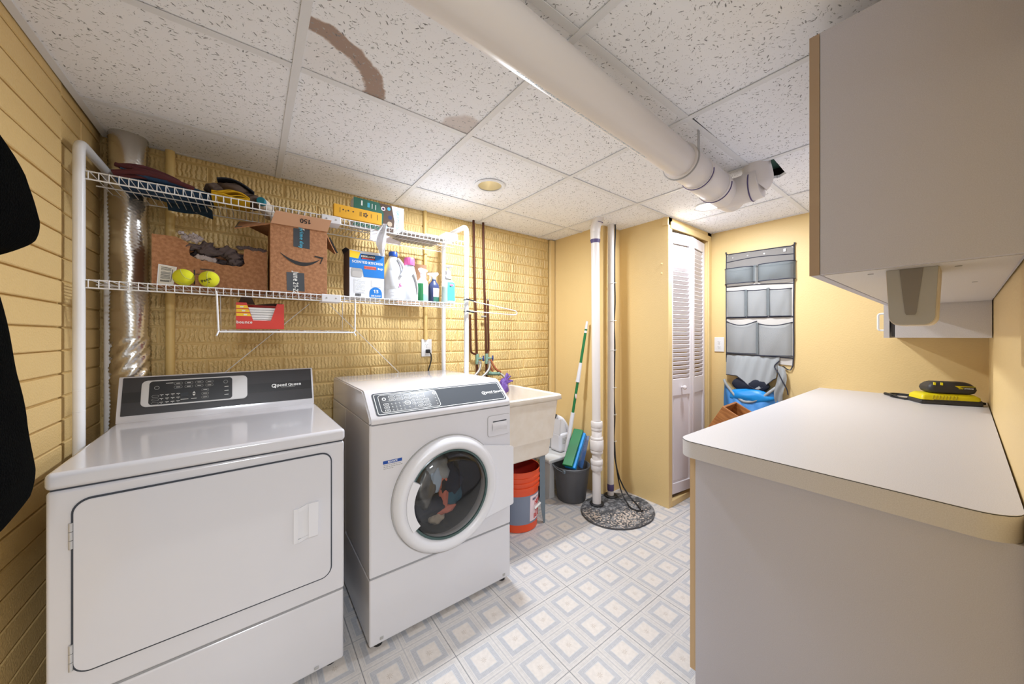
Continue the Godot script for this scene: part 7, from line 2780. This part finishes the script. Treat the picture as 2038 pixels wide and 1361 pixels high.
func charger(top: float) -> void:
	# battery charger at the far end of the counter
	var tr := Transform3D(Basis(Vector3.UP, 0.62), Vector3(3.285, top, 2.118))
	var o := thing("battery_charger", "yellow and black battery charger on the counter below the battery", "charger", tr.origin)
	off.erase(o)
	o.transform = tr
	# local x runs along the charger, local z towards the camera side
	o.basis = Basis(Vector3(0.47, 0, 0.88).normalized(), Vector3.UP, Vector3(-0.88, 0, 0.47).normalized())
	var b := MB.new()
	b.rbox(Vector3(0, 0.010, 0), Vector3(0.215, 0.020, 0.115), 0.006)
	b.rbox(Vector3(0.02, 0.022, 0), Vector3(0.17, 0.012, 0.112), 0.004)
	obj("base", b, M.charcoal, o)
	b = MB.new()
	var lv := [[0.022, 0.208, 0.112], [0.040, 0.204, 0.110], [0.052, 0.176, 0.090], [0.0525, 0.10, 0.05]]
	var rows := []
	for l in lv:
		var row := []
		for q in rrect(l[1], l[2], 0.012, 4):
			row.append(Vector3(q.x, l[0], q.y))
		rows.append(row)
	b.grid(rows, false, true)
	b.face(rows[-1], Vector3.UP)
	obj("cover", b, M.lime, o)
	b = MB.new()
	for i in 8:
		b.t = Transform3D(Basis(Vector3.BACK, -0.2), Vector3(-0.062 + 0.0115 * i, 0.036, 0.0555))
		b.box(Vector3.ZERO, Vector3(0.004, 0.020, 0.0022), 0.0008)
	obj("vent", b, M.lime_dark, o)
	b = MB.new()
	b.rbox(Vector3(0.118, 0.012, 0.01), Vector3(0.03, 0.012, 0.03), 0.003)
	obj("plug", b, M.black_rubber, o)
	# battery on it
	var w := thing("battery_pack", "black tool battery with yellow stripes resting on the yellow charger", "battery", o.position + Vector3(0, 0.0535, 0))
	off.erase(w)
	w.basis = o.basis
	b = MB.new()
	lv = [[0.0, 0.140, 0.070], [0.006, 0.160, 0.086], [0.022, 0.170, 0.094], [0.036, 0.164, 0.090], [0.050, 0.140, 0.072], [0.056, 0.118, 0.056], [0.0565, 0.06, 0.03]]
	rows = []
	for l in lv:
		var row := []
		for q in rrect(l[1], l[2], 0.018, 5, Vector2(0.012, 0.0)):
			row.append(Vector3(q.x, l[0] + 0.001, q.y))
		rows.append(row)
	b.grid(rows, false, true)
	b.face(rows[-1], Vector3.UP)
	b.face(rows[0], Vector3.DOWN)
	obj("body", b, M.charcoal, w)
	for q in [[-0.050, 0.010], [-0.025, 0.010]]:
		b = MB.new()
		b.t = Transform3D(Basis(Vector3.RIGHT, 0.78 - PI / 2 + 0.78), Vector3(q[0], 0.0480, 0.0385)) * Transform3D(Basis(Vector3.RIGHT, 0.02), Vector3.ZERO)
		b.t.basis = Basis(Vector3.RIGHT, 0.90 - 1.57) * Basis(Vector3.BACK, -0.3)
		b.box(Vector3.ZERO, Vector3(0.009, 0.016, 0.003), 0.0008)
		obj("stripe", b, M.lime, w)
	b = MB.new()
	b.t = Transform3D(Basis(Vector3.RIGHT, -0.24), Vector3(0.052, 0.0352, 0.0452))
	b.prism([Vector2(-0.035, 0.006), Vector2(0.034, 0.006), Vector2(0.034, 0.003), Vector2(-0.012, 0.002), Vector2(-0.022, -0.004)], 0.0, 0.0016)
	obj("stripe", b, M.lime, w)
	text("40V", 0.0072, M.lime, Transform3D(Basis(Vector3.RIGHT, -0.20), Vector3(0.036, 0.0300, 0.0480)), w, true)
	text("LITHIUM", 0.0055, M.print_white, Transform3D(Basis(Vector3.RIGHT, -0.20), Vector3(0.062, 0.0300, 0.0480)), w, true)
	# cord lying beside it
	var c := thing("charger_cord", "black cord bundled on the counter beside the yellow charger", "cord", Vector3(3.36, top, 1.99))
	b = MB.new()
	var y := top + 0.005
	b.tube(spline([Vector3(3.29, y, 2.02), Vector3(3.30, y, 1.98), Vector3(3.34, y, 1.935), Vector3(3.38, y + 0.004, 1.945), Vector3(3.37, y + 0.008, 1.99), Vector3(3.32, y + 0.006, 2.03), Vector3(3.28, y, 1.99), Vector3(3.32, y + 0.010, 1.945), Vector3(3.37, y + 0.012, 1.93), Vector3(3.39, y + 0.012, 1.97), Vector3(3.34, y + 0.014, 2.02), Vector3(3.29, y + 0.004, 2.05), Vector3(3.23, y, 2.08)], 5), 0.0040, 8)
	obj("cable", b, M.black_rubber, c)
	b = MB.new()
	b.tube([Vector3(3.36, y + 0.003, 1.945), Vector3(3.425, y + 0.003, 1.905)], 0.0075, 9)
	obj("plug", b, M.black_rubber, c)


func coat() -> void:
	# black fleece jacket hung on the left wall
	var o := thing("fleece_jacket", "black fleece jacket hanging on the left brick wall beside the dryer", "jacket", Vector3(0.08, 0.8, 1.05))
	var loft := func(st: Array, nm: String, lab: String) -> void:
		var b := MB.new()
		var rows := []
		var ks := []
		for s in st:
			ks.append(Vector3(s[1], s[0], s[2]))
		for i in st.size() - 1:
			for k in 6:
				var f := k / 6.0
				var pr: Array = st[maxi(i - 1, 0)]
				var a: Array = st[i]
				var e: Array = st[i + 1]
				var nx: Array = st[mini(i + 2, st.size() - 1)]
				var y: float = lerpf(a[0], e[0], f)
				var front: float = cubic_interpolate(a[1], e[1], pr[1], nx[1], f)
				var rear: float = lerpf(a[2], e[2], f)
				var th: float = lerpf(a[3], e[3], f)
				var row := []
				for j in 28:
					var w := TAU * j / 28.0
					var ww := 1.0 + 0.05 * sin(w * 3.0 + y * 21.0) + 0.03 * sin(w * 5.0 - y * 33.0)
					row.append(Vector3(0.022 + th + cos(w) * th * ww * 0.98, y + 0.012 * sin(w * 2.0 + y * 9.0), lerpf(front, rear, 0.5) - sin(w) * (rear - front) * 0.5))
				rows.append(row)
		b.grid(rows, true, true)
		b.face(rows[0], Vector3.UP)
		b.face(rows[-1], Vector3.DOWN)
		obj(nm, b, M.fleece, o, lab)
	# each station: height, z of the edge towards the dryer, z of the other edge, half thickness
	loft.call([[1.70, 1.15, 1.30, 0.03], [1.60, 1.050, 1.36, 0.055], [1.51, 0.945, 1.37, 0.065], [1.45, 0.895, 1.36, 0.065], [1.405, 0.893, 1.30, 0.06], [1.372, 0.945, 1.22, 0.05], [1.358, 1.02, 1.12, 0.02]], "sleeve", "")
	loft.call([[1.66, 1.10, 1.50, 0.03], [1.40, 1.09, 1.56, 0.06], [1.27, 1.030, 1.56, 0.066], [1.15, 0.982, 1.55, 0.066], [1.02, 0.922, 1.54, 0.066], [0.92, 0.888, 1.53, 0.066], [0.86, 0.896, 1.50, 0.06], [0.815, 0.945, 1.45, 0.05], [0.805, 1.02, 1.40, 0.03]], "body", "")
	var h := MB.new()
	h.tube([Vector3(0.012, 1.68, 1.25), Vector3(0.07, 1.68, 1.25), Vector3(0.085, 1.71, 1.25)], 0.006, 8)
	h.box(Vector3(0.0165, 1.68, 1.25), Vector3(0.006, 0.08, 0.03), 0.002)
	lone("coat_hook", h, M.silver, "metal coat hook behind the black fleece jacket", "hook")
